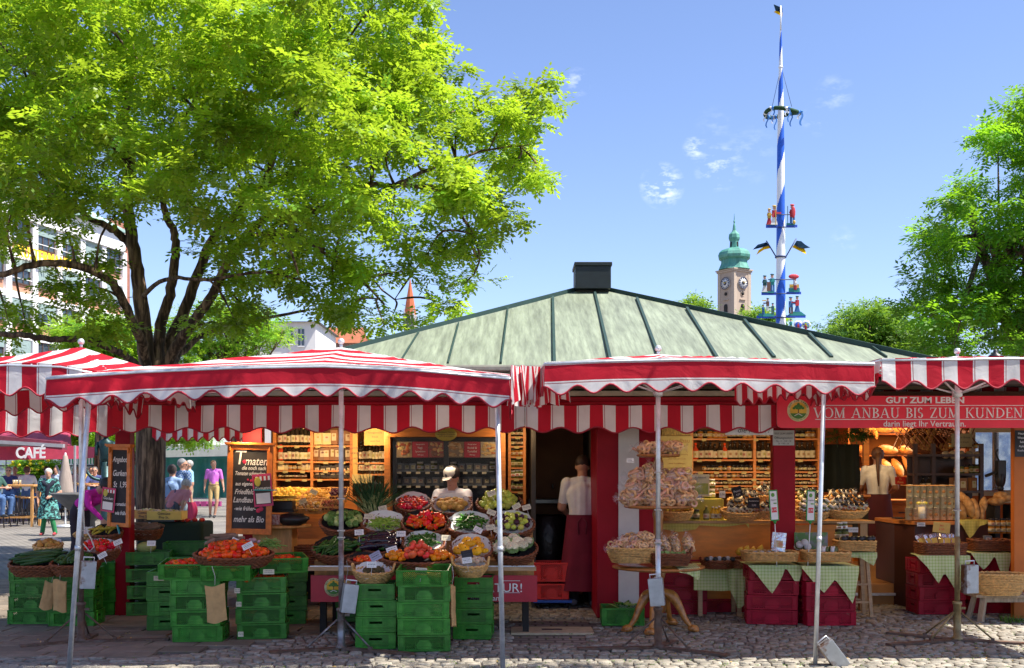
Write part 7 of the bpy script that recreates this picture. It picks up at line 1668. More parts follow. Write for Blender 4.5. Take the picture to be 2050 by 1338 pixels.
K1 = flat('tea_box',mat('pale_box',(.55,.46,.22),.7,rnd=-.2),.105,.15,.06); K2 = flat('dark_pack',mat('dark_pack',(.04,.03,.02),.4,rnd=-.3),.085,.16,.05); K3 = flat('brown_pack',mat('brown_pack',(.22,.10,.04),.5,rnd=-.3),.10,.17,.06)
CAN = None
rs = random.Random(31)
def row_of(px0,px1,py,Y,meshes,step,label,cat,name,dy=0,jit=.004,group=None,weights=None,skip=0,scale=1.0):
 """objects standing in a line whose bases show at pixel row py"""
 n = max(1,int(round((px1 - px0)/step))); k = 0
 for i in range(n):
  if rs.random() < skip:continue
  me = rs.choices(meshes,weights)[0] if weights else rs.choice(meshes)
  o = bpy.data.objects.new(name,me); COL.objects.link(o); p = P(px0 + (i + .5)*(px1 - px0)/n,py,Y)
  o.location = p + Vector((rs.uniform(-jit,jit),dy + rs.uniform(-jit,jit)*3,0)); o.rotation_euler = (0,0,rs.uniform(-.5,.5)); o.scale = (scale,scale,scale*rs.uniform(.9,1.05))
  tag(o,label,cat,group or label)
def shelf_unit(name,px0,px1,pyt,pyb,Y,boards,label,m=M_woodo,dep=.28,posts=(),back=True,cards=True,top=None):
 s_ = S(Y); x0,x1 = P(px0,0,Y).x,P(px1,0,Y).x; zb,zt = P(0,pyb,Y).z,P(0,pyt,Y).z
 o = empty(name,((x0 + x1)/2,Y,zb),label,'shelf'); w = x1 - x0; I = Tm(-o.location)
 for px in (px0,px1) + tuple(posts):b = MB(); b.box((P(px,0,Y).x,Y + dep/2,(zb + zt)/2),(.035,dep,zt - zb)); b.build('upright',m,o,I,bevel=.002)
 for py in boards:b = MB(); b.box(((x0 + x1)/2,Y + dep/2 + .002,P(0,py,Y).z - .01),(w - .03,dep - .006,.020)); b.build('shelf_board',m,o,I)
 if back:b = MB(); b.box(((x0 + x1)/2,Y + dep + .01,(zb + zt)/2),(w,.02,zt - zb)); b.build('back_panel',mat('shelf_back',(.16,.07,.02),.8),o,I)
 if cards:
  yc_ = mat('yellow_card',(.45,.36,.14),.7)
  for py in boards:
   px = px0 + rs.uniform(4,20)
   while px < px1 - 14:b = MB(); b.box(P(px + 8,py + 3,Y) + Vector((0,-.004,0)),(.06,.004,.03)); b.build('price_tag',yc_,o,I); px += rs.uniform(30,60)
 return o
# left bottle shelf (behind the big chalkboard), wine shelf, jar shelf
SY = 13.55
shelf_unit('wall_shelf',549,703,852,1000,SY,(892,924,942,959),'orange wooden wall shelf of bottles and boxes behind the onion trays',posts=(624,))
row_of(554,622,890,SY,[B1],9,'tall dark oil bottle on the top board of the left shelf','bottle','oil_bottle',.08); row_of(628,660,890,SY,[K1],15,'pale tea box on the top board of the left shelf','box','tea_box',.08); row_of(662,700,890,SY,[K3,K2],11,'shiny brown pack at the right of the top board','pack','brown_pack',.08)
row_of(556,622,922,SY,[B2,B3],8.4,'juice bottle on the second board of the left shelf','bottle','juice_bottle',.08,weights=[4,1]); row_of(628,700,922,SY,[K2,K3],11,'narrow tea pack on the second board of the left shelf','pack','tea_pack',.08)
row_of(556,620,941,SY,[K1,J2],9.5,'small box or jar on the third board of the left shelf','jar','small_jar',.08,scale=.72); row_of(554,612,957,SY,[J1],6.6,'tiny spice jar on the lowest board of the left shelf','jar','spice_jar',.08,scale=.62)
row_of(630,700,957,SY,[K2],10.5,'dark coffee pack with cream label on the lowest board','pack','coffee_pack',.08)
shelf_unit('wine_shelf',712,775,862,968,13.4,(926,949),'narrow shelf of wine bottles beside the fridge',cards=True)
row_of(718,772,925,13.4,[B5],6.5,'wine bottle on the upper board of the wine shelf','bottle','wine_bottle',.06,scale=.9); row_of(716,772,948,13.4,[B5],6.5,'wine bottle on the lower board of the wine shelf','bottle','wine_bottle',.06,scale=.8)
sign(706,856,716,960,13.3,'narrow ochre list of goods on the shelf post',mat('ochre_panel',(.50,.30,.08),.7),[('WEIN',0,.1,.05),('OBST',0,0,.05),('SAFT',0,-.1,.05),('TEE',0,-.2,.05)])
sign(729,858,770,892,13.1,'ochre notice with bullet points hanging over the wine',mat('ochre_panel',(.50,.30,.08),.7),[('· hausgemacht',0,.25,.16),('· frisch',0,0,.16),('· vom Gut',0,-.25,.16)])
sign(705,950,745,968,13.0,'pale yellow notice behind the spring onions',mat('yellow_card',(.62,.50,.18),.7),[('Honig',0,0,.4)])
shelf_unit('jar_shelf',1020,1050,850,1010,13.0,(874,893,914,936,958,984),'slim shelf of jars between fridge and kitchen door',cards=True,dep=.2)
for i,(py,mm) in enumerate(((873,J1),(892,J1),(913,J2),(935,J3),(957,J4),(982,J3))):row_of(1022,1049,py,13.0,[mm],9.2,'preserve jar on the %s board of the slim shelf' % ('top','second','third','fourth','fifth','lowest')[i],'jar','preserve_jar',.06,scale=.85)
# fridge
fr = empty('display_fridge',Vector((P(890,0,12.75).x,12.75,0)),'black glass fronted fridge with food photographs on top, behind the seller','fridge'); IF = Tm(-fr.location); Yf = 12.75
def fx(px):return P(px,0,Yf).x
def fz(py):return P(0,py,Yf).z
b = MB()
for px in (776,1006):b.box((fx(px),Yf + .03,(fz(852) + .2)/2 + .2),(.07,.12,fz(852) - .2))
b.box(((fx(776) + fx(1006))/2,Yf + .03,fz(864)),(fx(1006) - fx(776),.14,.13)); b.build('wood_surround',M_woodo,fr,IF,bevel=.004)
b = MB(); xa,xb = fx(786),fx(999); 
b.box(((xa + xb)/2,Yf + .55,fz(930)/2 + .55),(xb - xa,.04,1.7)); b.box((xa + .02,Yf + .3,1.1),(.05,.5,1.7)); b.box((xb - .02,Yf + .3,1.1),(.05,.5,1.7)); b.box(((xa + xb)/2,Yf + .06,1.1),(.06,.06,1.75)); b.box(((xa + xb)/2,Yf + .3,.45),(xb - xa,.5,.5)); b.box(((xa + xb)/2,Yf + .04,fz(880)),(xb - xa - .01,.04,.05)); b.build('cabinet',M_black,fr,IF)
for py in (944,972):b = MB(); b.box(((xa + xb)/2,Yf + .28,fz(py)),(xb - xa - .12,.38,.012)); b.build('wire_shelf',mat('shelf_glass',(.12,.14,.15),.2),fr,IF)
b = MB()
for py in (944,972):
 px = 798
 while px < 985:b.box((fx(px),Yf + .075,fz(py + 3)),(.05,.004,.024)); px += 19
b.build('price_strip',M_card,fr,IF)
PK = flat('fridge_pack',mat('fridge_pack',(.12,.12,.12),.35,rnd=-.6,hue=.3),.08,.09,.05)
row_of(792,890,943,Yf + .2,[PK,J4],15,'chilled pack on the upper shelf of the fridge','pack','chilled_pack',.02); row_of(900,995,943,Yf + .2,[PK,J4],15,'chilled pack on the upper shelf of the fridge','pack','chilled_pack',.02); row_of(792,995,971,Yf + .2,[PK],15,'chilled pack on the lower shelf of the fridge','pack','chilled_pack',.02)
def foodphoto(px0,px1,cols,seed):
 b = MB(); w = fx(px1) - fx(px0); z = fz(900); b.box(((fx(px0) + fx(px1))/2,Yf + .035,z),(w,.008,fz(884) - fz(916)),0); r_ = random.Random(seed)
 for i in range(26):b.ell((fx(px0) + w*r_.uniform(.12,.88),Yf + .030 - .0004*i,z + r_.uniform(-.07,.07)),(r_.uniform(.015,.035),.001,r_.uniform(.010,.022)),9,6,r_.randint(1,3))
 b.build('food_photo',[mat('photo_%d_%d' % (seed,i),c,.3) for i,c in enumerate(cols)],fr,IF)
foodphoto(793,824,[(.42,.30,.16),(.50,.14,.04),(.55,.42,.15),(.3,.07,.02)],1); foodphoto(858,888,[(.30,.04,.02),(.5,.35,.12),(.55,.25,.08),(.2,.08,.04)],2); foodphoto(896,928,[(.25,.16,.07),(.50,.32,.12),(.4,.2,.06),(.55,.4,.2)],3); foodphoto(962,992,[(.45,.40,.30),(.60,.42,.16),(.65,.45,.2),(.5,.18,.05)],4)
for px0,px1,ls in ((825,857,(('Hausgemachte',.32,.11),('Vegi-',.1,.2),('Spezialitäten',-.13,.15),('100% vegan',-.34,.1))),(929,961,(('Hausgemachte',.32,.11),('Ravioli &',.1,.19),('Tortellini',-.13,.19),('100% vegan',-.34,.1)))):
 b = MB(); w = fx(px1) - fx(px0); h = fz(884) - fz(916); z = fz(900); b.box(((fx(px0) + fx(px1))/2,Yf + .034,z),(w,.010,h)); q = b.build('red_label',mat('label_crimson',(.40,.01,.03),.4),fr,IF)
 for t,dz,sz in ls:text(q,t,Tm((fx(px0) + fx(px1))/2,Yf + .026,z + dz*h),sz*h,M_white,ext=.0005,sx=.85)
fr_g = MB(); fr_g.box(((xa + xb)/2,Yf + .018,1.12),(xb - xa,.004,1.6)); fr_g.build('glass_door',mat('clear_glass',(.02,.02,.03),.03,alpha=.10,spec=.5),fr,IF)
# slanted trays
def tray(px,py,Y,w,d,lab,meshes,r,il,rz=0,tilt=24,h=.07,cat='vegetable',nm='tray_produce',dome=.03,weights=None,scale=(.85,1.1)):
 M = Tm(P(px,py,Y)) @ Rz(R(rz)) @ Rx(R(tilt)); o = empty('wooden_tray',(0,0,0),lab,'tray',None,M=M); b = MB()
 b.box((0,-d/2,0),(w + .012,.012,h)); b.box((0,d/2,0),(w + .012,.012,h)); b.box((-w/2,0,0),(.012,d - .012,h)); b.box((w/2,0,0),(.012,d - .012,h)); b.box((0,0,-h/2 + .004),(w - .01,d - .01,.006)); b.build('tray_wall',M_woodh,o)
 if meshes:pile(M,w*.46,d*.46,meshes,r,il,cat,nm,dome,h*.15,sq=True,weights=weights,scale=scale)
tray(585,990,12.75,.42,.24,'slanted tray of yellow fruit under the bottle shelf',[lemon_],.032,'yellow fruit in the upper left slanted tray',cat='fruit'); tray(568,1010,12.45,.36,.22,'slanted tray of small mixed fruit below the yellow fruit',[mixfruit,lemon_],.026,'small green or orange fruit in the lower left tray',cat='fruit',scale=(.6,.85))
tray(633,992,12.7,.30,.26,'slanted tray of big onions',[onion],.034,'big golden onion in the slanted tray',cat='onion'); tray(620,1015,12.4,.30,.22,'slanted tray of small pale onions',[garlic,onion],.024,'small pale onion in the lower slanted tray',cat='onion',scale=(.6,.85))
tray(675,990,12.75,.24,.24,'slanted tray of dark red onions',[plum],.026,'dark red onion in the slanted tray',cat='onion',scale=(.6,.75)); tray(665,1013,12.4,.25,.20,'slanted tray of brown roots',[shallot,chestnut],.022,'brown shallot in the slanted tray',cat='shallot')
o = empty('tray_rack',Vector((P(620,0,12.8).x,12.8,0)),'dark wooden rack carrying the slanted trays','rack'); b = MB(); b.box((0,.0,.50),(1.05,.5,.04)); b.box((0,.18,1.0),(1.05,.03,.5)); b.build('board',M_woodo,o); b = MB()
for i in (-1,1):b.box((i*.48,0,.24),(.06,.45,.48))
b.box((0,.1,.25),(1.0,.05,.4)); b.build('leg',M_dark,o)
# round wooden table on a block, with scales and dark bag
o = empty('round_table',Vector((P(560,0,11.75).x,11.9,0)),'half round honey coloured wooden table behind the big chalkboard','table'); b = MB(); zt_ = P(0,1052,11.75).z
b.lathe([(.001,zt_ - .03),(.30,zt_ - .03),(.31,zt_ - .015),(.30,zt_),(.001,zt_)],n=36); b.build('table_top',M_woodh,o); b = MB(); b.box((-.08,.0,(zt_ - .03)/2),(.42,.3,zt_ - .035)); b.build('block_leg',M_woodh,o,bevel=.004)
o = empty('counter_scale',P(565,1012,12.0),'black counter scale with a brass pan above the round table','scale'); b = MB(); b.box((0,0,0),(.26,.2,.10)); b.box((0,0,-.06),(.30,.22,.03)); b.build('housing',M_black,o,bevel=.01); b = MB(); b.box((0,0,.075),(.27,.2,.012)); b.box((0,.09,.085),(.27,.01,.03)); b.build('pan',mat('brass',(.6,.34,.06),.25,.9),o)
o = empty('woven_purse',P(568,1040,11.72),'black and red woven bag lying on the round table','bag'); b = MB(); b.ell((.1,0,.0),(.17,.09,.07),16,10,0,jit=.2); b.build('dark_bag',M_black,o); b = MB(); b.box((-.10,-.05,.0),(.14,.05,.11)); b.build('woven_panel',mat('woven_red',(.30,.04,.03),.8,c2=(.5,.45,.4),mixs=60),o,bevel=.01)
M = BMat(615,1095,12.0,0); basket(M,.17,.13,.17,'d','square brown wicker basket under the round table',sq=5,flare=.95)
# ---------------------------------------------------------------- kitchen
o = empty('kitchen_sink',Vector((P(1110,0,13.9).x,13.9,0)),'steel sink counter with tap in the dark kitchen','sink'); b = MB(); b.box((-.02,0,P(0,1003,13.9).z),(.62,.5,.05)); b.box((-.02,.2,P(0,992,13.9).z),(.62,.04,.06)); b.build('worktop',mat('dull_steel',(.16,.16,.15),.35,.8,var=.2),o,bevel=.004); b = MB(); b.box((-.02,.05,.5),(.6,.4,1.0)); b.build('cupboard',M_dark,o)
b = MB(); b.tube(smooth_path([Vector((0,.1,1.22)),Vector((0,.1,1.36)),Vector((-.02,-.02,1.38)),Vector((-.02,-.05,1.33))],4),.012,8); b.build('tap',M_steel,o)
o = empty('waste_bag',Vector((P(1098,0,13.2).x,13.3,0)),'black waste sack hanging below the kitchen sink','sack'); b = MB(); b.lathe([(.12,.25),(.19,.35),(.20,.7),(.19,1.0),(.16,1.02)],n=20,sy=.6); b.build('sack',mat('sack_black',(.02,.012,.012),.35,bump=1,bs=14),o)
o = empty('wall_dryer',P(1078,962,14.3),'white handled appliance on the kitchen wall','appliance'); b = MB(); b.box((0,0,.05),(.2,.2,.28)); b.build('housing',M_black,o,bevel=.02); b = MB(); b.box((0,-.11,-.10),(.16,.03,.02)); b.build('handle',M_white,o)
o = empty('hanging_coat',P(1130,900,14.2),'dark clothes hanging at the kitchen wall','clothes'); b = MB(); b.ell((0,0,0),(.17,.07,.2),14,10,0,jit=.4); b.build('cloth',mat('dark_cloth',(.05,.04,.04),.9),o)
def apron_extra(root,J,HM,sc):
 b = MB(); pel = J['pelvis']
 for a in (-1,1):b.tube([pel + Vector((0,.13,.08)),pel + Vector((a*.05,.15,.02)),pel + Vector((a*.04,.15,-.12))],.009,6)
 b.tube([pel + Vector((.168*math.cos(a),.128*math.sin(a),.09)) for a in [i*PI/10 for i in range(20)]],.014,6,closed=True); b.build('apron_string',mat('apron_wine2',(.14,.01,.03),.8),root)
 b = MB(); b.lathe([(.066,0),(.074,.03),(.064,.05)],c=J['neck'] - Vector((0,0,.04)),n=16); b.build('collar',mat('shirt_white2',(.74,.73,.74),.85,bump=.9,bs=12),root)
ap_m = mat('apron_wine',(.20,.010,.035),.85,bump=.5,bs=7); shirt = mat('shirt_white2',(.74,.73,.74),.85,bump=.4,bs=9)
person(Vector((P(1166,0,12.55).x,12.55,0)),R(176),'person in white shirt and long wine red apron seen from behind in the kitchen doorway',dict(skin=SKIN,top=shirt,low=mat('black_trousers',(.012,.012,.015),.85),shoe=mat('trainer_grey',(.22,.22,.25),.5)),1.74,lean=R(10),hair='short',hairc=(.045,.022,.014),skirt=(1.06,.20,.165,.25,ap_m),vox=.0085,build=1.08,nod=R(24),extra=apron_extra,
       pose=dict(elr=(-.25,-.0,1.12),wrr=(-.24,-.10,.88),ell=(.24,-.10,1.14),wrl=(.14,-.32,1.02),anr=(-.13,.04,.085),anl=(.10,-.05,.085)))
cap_m = mat('cap_cream',(.60,.55,.46),.8)
def badge(root,J,HM,sc):
 b = MB(); b.ell((0,-.088*sc,.09*sc),(.017*sc,.006,.02*sc),10,8,0,HM); b.build('cap_badge',M_ink,root)
person(Vector((P(905,0,12.0).x,12.05,0)),R(-12),'person in a cream cap and pale shirt looking down behind the potato basket',dict(skin=SKIN,top=mat('shirt_pink_white',(.74,.70,.70),.85,bump=.4,bs=9),low=MAT['black_trousers'],shoe=MAT['trainer_grey']),1.60,hair='full',hairc=(.02,.012,.01),cap=cap_m,vox=.008,nod=R(32),turn=R(-22),extra=badge,
       pose=dict(ell=(.24,-.12,1.12),elr=(-.24,-.12,1.12),wrl=(.12,-.34,1.02),wrr=(-.12,-.34,1.02)))
person(Vector((P(1757,0,15.4).x,15.4,.24)),R(168),'person with a braided ponytail in white t-shirt and dark wine apron in the bakery',dict(skin=SKIN2,top=mat('tshirt_cream',(.76,.74,.70),.85,bump=.8,bs=12),low=mat('dark_trousers',(.015,.012,.015),.85),shoe=mat('tan_shoe',(.35,.20,.10),.6)),1.62,hair='full',hairc=(.09,.035,.015),skirt=(1.06,.42,.17,.235,mat('apron_dark',(.09,.012,.02),.85)),vox=.010,longhair=.25,nod=R(20),build=1.02,
       pose=dict(ell=(.26,-.06,1.16),elr=(-.27,-.06,1.16),wrl=(.22,-.28,1.08),wrr=(-.22,-.28,1.08)))
# ---------------------------------------------------------------- cookie table on lion feet
M_tbl = mat('varnished_walnut',(.42,.16,.035),.28,var=.25,vs=5,stretch=(5,1,1),coat=.3)
ck = empty('tiered_table',Vector((P(1318,0,10.8).x,10.8,0)),'three tiered round wooden table on carved paw feet, stacked with cookie bags','table')
def pz(py,Y):return EYE + (935 - py)*Y/F
z1,z2,z3 = pz(1133,10.8),pz(1012,10.8),pz(910,10.8)
b = MB(); b.lathe([(.05,.22),(.075,.28),(.06,.34),(.052,.42),(.055,.5),(.075,.56),(.06,z1 - .03),(.04,z1),(.05,z1 + .03),(.065,z1 + .08),(.05,z1 + .14),(.045,z2 - .15),(.06,z2 - .09),(.045,z2 - .03),(.035,z2 + .02),(.05,z2 + .08),(.04,z2 + .2),(.05,z3 - .08),(.035,z3 - .02)],n=20); b.lathe([(.03,.16),(.07,.18),(.085,.24),(.08,.33),(.05,.37)],n=20); b.build('turned_post',M_tbl,ck)
for z,r_,n_ in ((z1,.455,'lower'),(z2,.34,'m'),(z3,.215,'u')):b = MB(); b.lathe([(.001,z - .03),(r_ - .05,z - .03),(r_ - .01,z - .022),(r_,z - .01),(r_ - .005,z),(.001,z)],n=48); b.build('tier_board',M_tbl,ck)
M_paw = mat('carved_paw_wood',(.50,.20,.04),.35,var=.45,vs=14,coat=.2)
for a in (R(-25),R(205),R(250),R(60)):
 d = Vector((math.cos(a),math.sin(a),0)); s2 = Vector((-d.y,d.x,0)); b = MB()
 pts = smooth_path([Vector((0,0,.36)) + d*.03,d*.13 + Vector((0,0,.345)),d*.21 + Vector((0,0,.24)),d*.27 + Vector((0,0,.12)),d*.33 + Vector((0,0,.05))],4)
 b.tube(pts,[.050 - .030*(i/(len(pts) - 1)) ** 1.2 + .010*math.exp(-((i - 5)/2) ** 2) for i in range(len(pts))],10); b.ell(d*.35 + Vector((0,0,.035)),(.056,.048,.036),12,8)
 for k in (-1.5,-.5,.5,1.5):b.ell(d*(.385 - .006*abs(k)) + s2*k*.021 + Vector((0,0,.024)),(.024,.015,.022),8,6); b.ell(d*(.405 - .006*abs(k)) + s2*k*.021 + Vector((0,0,.012)),(.008,.005,.007),6,5)
 b.build('paw_leg',M_paw,ck)
# cellophane cookie bags: rings of biscuit in a clear film with twisted ends
M_bis = mat('biscuit',(.74,.38,.13),.6,c2=(.82,.56,.30),mixs=30,var=.2,vs=30,rnd=.3); M_pinkb = mat('pink_biscuit',(.76,.42,.27),.6,rnd=.3)
def film_mat():
 m = bpy.data.materials.new('cellophane'); m.use_nodes = True; nt = m.node_tree; N = nt.nodes; L = nt.links; N.remove(N['Principled BSDF']); tr = N.new('ShaderNodeBsdfTransparent'); gl_ = N.new('ShaderNodeBsdfGlossy'); gl_.inputs[0].default_value = (.9,.9,.95,1); gl_.inputs[1].default_value = .12; df = N.new('ShaderNodeBsdfDiffuse'); df.inputs[0].default_value = (.75,.68,.68,1)
 t = N.new('ShaderNodeTexNoise'); t.inputs['Scale'].default_value = 45; c = N.new('ShaderNodeTexCoord'); L.new(c.outputs['Object'],t.inputs[0]); bn = N.new('ShaderNodeBump'); bn.inputs['Strength'].default_value = 1; bn.inputs['Distance'].default_value = .01; L.new(t.outputs[0],bn.inputs['Height']); L.new(bn.outputs[0],gl_.inputs['Normal'])
 a = N.new('ShaderNodeMixShader'); a.inputs[0].default_value = .09; L.new(tr.outputs[0],a.inputs[1]); L.new(gl_.outputs[0],a.inputs[2]); m2 = N.new('ShaderNodeMixShader'); m2.inputs[0].default_value = .035; L.new(a.outputs[0],m2.inputs[1]); L.new(df.outputs[0],m2.inputs[2]); L.new(m2.outputs[0],N['Material Output'].inputs[0]); MAT['cellophane'] = m; return m
M_film = film_mat()
def cookie_bag_proto(seed,up=False):
 r_ = random.Random(seed); root = empty('cookie_bag',(0,0,0),'x','cookie bag'); b = MB(); L_ = .15; Rr = .042
 for i in range(26):
  x = r_.uniform(-L_*.45,L_*.45); a = r_.uniform(0,6.28); q = Rr*.72; M = Tm(x,q*math.cos(a),q*math.sin(a)) @ Euler((r_.uniform(0,3),r_.uniform(0,3),r_.uniform(0,3))).to_matrix().to_4x4(); rr = r_.uniform(.015,.023)
  b.tube([M @ Vector((rr*math.cos(t*PI/5),rr*math.sin(t*PI/5),0)) for t in range(10)],.0075,6,r_.choice((0,0,1)),closed=True,rn=r_.random())
 b.ell((0,0,0),(L_*.46,Rr*.66,Rr*.66),10,8,0); b.build('biscuits',[M_bis,M_pinkb],root)
 b = MB()
 prof = [(-L_*.78,.032),(-L_*.7,.02),(-L_*.6,.008),(-L_*.5,.03),(-L_*.3,Rr),(0,Rr*1.06),(L_*.3,Rr),(L_*.5,.03),(L_*.6,.008),(L_*.7,.02),(L_*.78,.034)]
 b.grid(lambda u,v:(lambda k,f:Vector((prof[k][0] + (prof[k + 1][0] - prof[k][0])*f,(prof[k][1] + (prof[k + 1][1] - prof[k][1])*f)*math.cos(2*PI*u)*(1 + .12*math.sin(u*44 + v*9)),(prof[k][1] + (prof[k + 1][1] - prof[k][1])*f)*math.sin(2*PI*u)*(1 + .12*math.sin(u*38 + 2 + v*7)))))(min(9,int(v*10)),v*10 - min(9,int(v*10))),28,20)
 b.build('film',M_film,root); return root
cbp = [cookie_bag_proto(3),cookie_bag_proto(8)]; used = [False,False]
def cbag(M,label,group='bags of ring biscuits on the tiered table',s_=1.0):
 k = rs.randint(0,1); M = M @ Matrix.Diagonal((s_,s_,s_,1))
 if not used[k]:used[k] = True; cbp[k].matrix_world = M; tag(cbp[k],label,'cookie bag',group)
 else:dup(cbp[k],M,label,group)
C0 = ck.location
for dx,dy,k_,l_ in ((-.12,-.03,6,'left cookie bag on the top tier'),(.11,-.05,-5,'right cookie bag on the top tier'),(0,.09,4,'cookie bag at the back of the top tier')):cbag(Tm(C0.x + dx,C0.y + dy,z3 + .062) @ Rz(R(k_)),l_,s_=1.45)
lay = [(-.23,-.12,0,12),(-.02,-.2,0,2),(.22,-.13,0,-5),(-.24,.08,0,30),(.22,.1,0,-25),(-.20,-.10,1,16),(.20,-.12,1,-3),(.0,-.12,1,4),(-.17,-.06,2,24),(.17,-.08,2,-7),(-.1,.1,1,0)]
for dx,dy,l_,a in lay:cbag(Tm(C0.x + dx,C0.y + dy,z2 + .075 + l_*.105) @ Rz(R(a)) @ Rx(rs.uniform(0,3)),'cookie bag heaped on the middle tier of the walnut table',s_=1.75)
for i,dx in enumerate((-.11,.0)):cbag(Tm(C0.x + dx,C0.y - .10,z2 + .32 - .06*i) @ Ry(R(90)),('upright knotted cookie bag left of the post','upright knotted cookie bag at the post')[i],s_=1.25)
# lower tier baskets
M = Tm(P(1265,1098,10.62)); basket(M,.235,.17,.13,'p','large pale wicker basket of cookie bags on the lower tier',flare=.78,rows=10)
for i,(dx,dy,dz,a) in enumerate(((-.12,-.02,.01,35),(.03,-.06,.01,20),(.13,.03,.01,-10),(-.03,.07,.07,25),(.10,.05,.09,5))):cbag(M @ Tm(dx,dy,dz + .0) @ Rz(R(a)),'cookie bag heaped in the pale basket of the lower tier',s_=1.4)
M = Tm(P(1342,1110,10.55)); basket(M,.19,.12,.10,'d','brown wicker basket with handles and checked napkin packs on the lower tier',handles=True,flare=.85,rows=8)
for i in range(7):
 b = MB(); b.box((0,0,0),(.07,.05,.035)); o = b.build('napkin_pack',check_mat('checked_napkin',(.60,.66,.38),(.32,.48,.14),90)); o.matrix_world = M @ Tm(-.12 + .04*i,rs.uniform(-.04,.04),.0) @ Euler((rs.uniform(-.6,.6),rs.uniform(-.6,.6),i)).to_matrix().to_4x4(); tag(o,'small checked pack in the brown handled basket','pack','checked packs in the brown handled basket')
for px,l in ((1350,'upright tied cookie bag behind the brown handled basket'),(1378,'rightmost upright tied cookie bag on the lower tier'),(1330,'upright tied cookie bag behind the pole')):cbag(Tm(P(px,1088,10.75)) @ Ry(R(80)),l,s_=1.2)
card(Tm(P(1262,922,10.55)),'tiny price card hanging below the top tier of the walnut table',.07,.045,stick=False)
# ---------------------------------------------------------------- right shop counter and shelves
G_chk = check_mat('green_gingham',(.74,.80,.42),(.48,.62,.18),1); Y_cloth = check_mat('yellow_gingham',(.76,.68,.18),(.62,.55,.10),1)
M_ctr = mat('orange_counter',(.80,.27,.025),.45,var=.15,vs=3,stretch=(1,1,4)); M_ctop = mat('counter_top_wood',(.50,.28,.10),.4,var=.15,vs=4,stretch=(5,1,1))
ct2 = empty('sales_counter',Vector((P(1535,0,12.25).x,12.3,0)),'long orange wooden sales counter under the jar shelves','counter'); Ic = Tm(-ct2.location); Yc = 12.25
xa,xb = P(1322,0,Yc).x,P(1748,0,Yc).x; zt = pz(1043,Yc)
b = MB(); b.box(((xa + xb)/2,Yc + .22,zt - .012),(xb - xa,.56,.03)); b.build('counter_top',M_ctop,ct2,Ic,bevel=.003); b = MB(); b.box(((xa + xb)/2 - .1,Yc + .04,zt/2 - .02),(xb - xa - .25,.03,zt - .05)); b.build('front_panel',M_ctr,ct2,Ic)
b = MB(); b.box((xb - .11,Yc + .02,zt/2 - .014),(.08,.08,zt - .03)); b.build('leg',M_ctop,ct2,Ic)
shelf_unit('wall_shelf',1385,1548,850,992,13.6,(878,920,944,958,972,985),'orange shelf of juice bottles and jam jars behind the counter, left of the maroon pillar',posts=(1511,)); shelf_unit('wall_shelf',1552,1640,850,992,13.6,(878,920,944,958,972,985),'orange shelf of bottles and jars right of the maroon pillar')
for x0,x1,w_ in ((1388,1508,'left bay'),(1514,1546,'middle bay'),(1591,1636,'right bay')):
 row_of(x0,x1,877,13.6,[J2,J1],10,'honey jar on the top board of the %s of the counter shelves' % w_,'jar','honey_jar',.06); row_of(x0 + 2,x1,919,13.6,[B2,B3],10.2,'juice bottle in the %s of the counter shelves' % w_,'bottle','juice_bottle',.08,weights=[6,1])
 for k,py in enumerate((943,957,971,984)):
  row_of(x0 + (18 if w_[0] == 'l' else 0),x1,py,13.6,[J1,J2],8.4,'small jam jar, %s jam row of the %s' % (('top','second','third','lowest')[k],w_),'jar','jam_jar',.05,scale=.72,weights=[3,1])
def jarbasket(px,py,Y,rx,lab,il,n=12,kind='p',meshes=None,rz=0):
 M = Tm(P(px,py,Y)) @ Rz(R(rz)) @ Rx(R(14)); basket(M,rx,rx*.72,.085,kind,lab,flare=.75,rows=7)
 for i in range(n):
  c = i % (n // 2); r_ = i // (n // 2); x = rx*.82*(2*(c + .5)/(n // 2) - 1); o = bpy.data.objects.new('small_preserve',rs.choice(meshes or [J5,J5,J2])); COL.objects.link(o)
  o.matrix_world = M @ Tm(x*(1 - .12*r_),-.05 + .11*r_*(rx/.22)*(1 - abs(x/rx)*.3),.0 + .035*r_ + .01*rs.random()) @ Rz(rs.uniform(-.3,.3)) @ Ry(rs.uniform(.2,.9)) @ Rx(R(15)) @ Matrix.Diagonal((.85,.85,.85,1)); tag(o,il,'jar',il)
jarbasket(1482,1023,12.15,.21,'pale basket of jars left of the green price sign','lying jar in the pale basket left of the green price sign'); jarbasket(1487,1002,12.5,.17,'smaller pale basket behind the jar basket','jar in the small rear basket under the black sign',10)
jarbasket(1532,1022,12.15,.12,'pale basket partly behind the maroon pillar','jar in the basket beside the maroon pillar',8); jarbasket(1528,990,12.55,.13,'raised basket of jars left of the maroon pillar','jar in the raised basket left of the pillar',8)
jarbasket(1626,1022,12.1,.20,'pale basket of green jars right of the maroon pillar','jar in the basket right of the maroon pillar',12,meshes=[J3,J4]); jarbasket(1694,1018,12.1,.235,'pale basket of dark jars with white labels at the end of the counter','dark jar with white label in the end basket',14); jarbasket(1686,1000,12.55,.21,'upper basket of dark jars at the end of the counter','dark jar in the upper end basket',12); jarbasket(1616,1000,12.6,.17,'rear basket behind the green price sign','jar in the rear basket behind the green price sign',8,meshes=[J3])
M = BMat(1352,1022,12.1,12); basket(M,.19,.14,.09,'p','pale basket of yellow packets beside the cookie table',flare=.8); strew(M,.15,.1,[longv('yellow_packet',(.62,.45,.05),.09,.022,0,.8,fl=.4)],16,'yellow packet in the basket beside the cookie table','packet','yellow_packet',0,.05,spread=2)
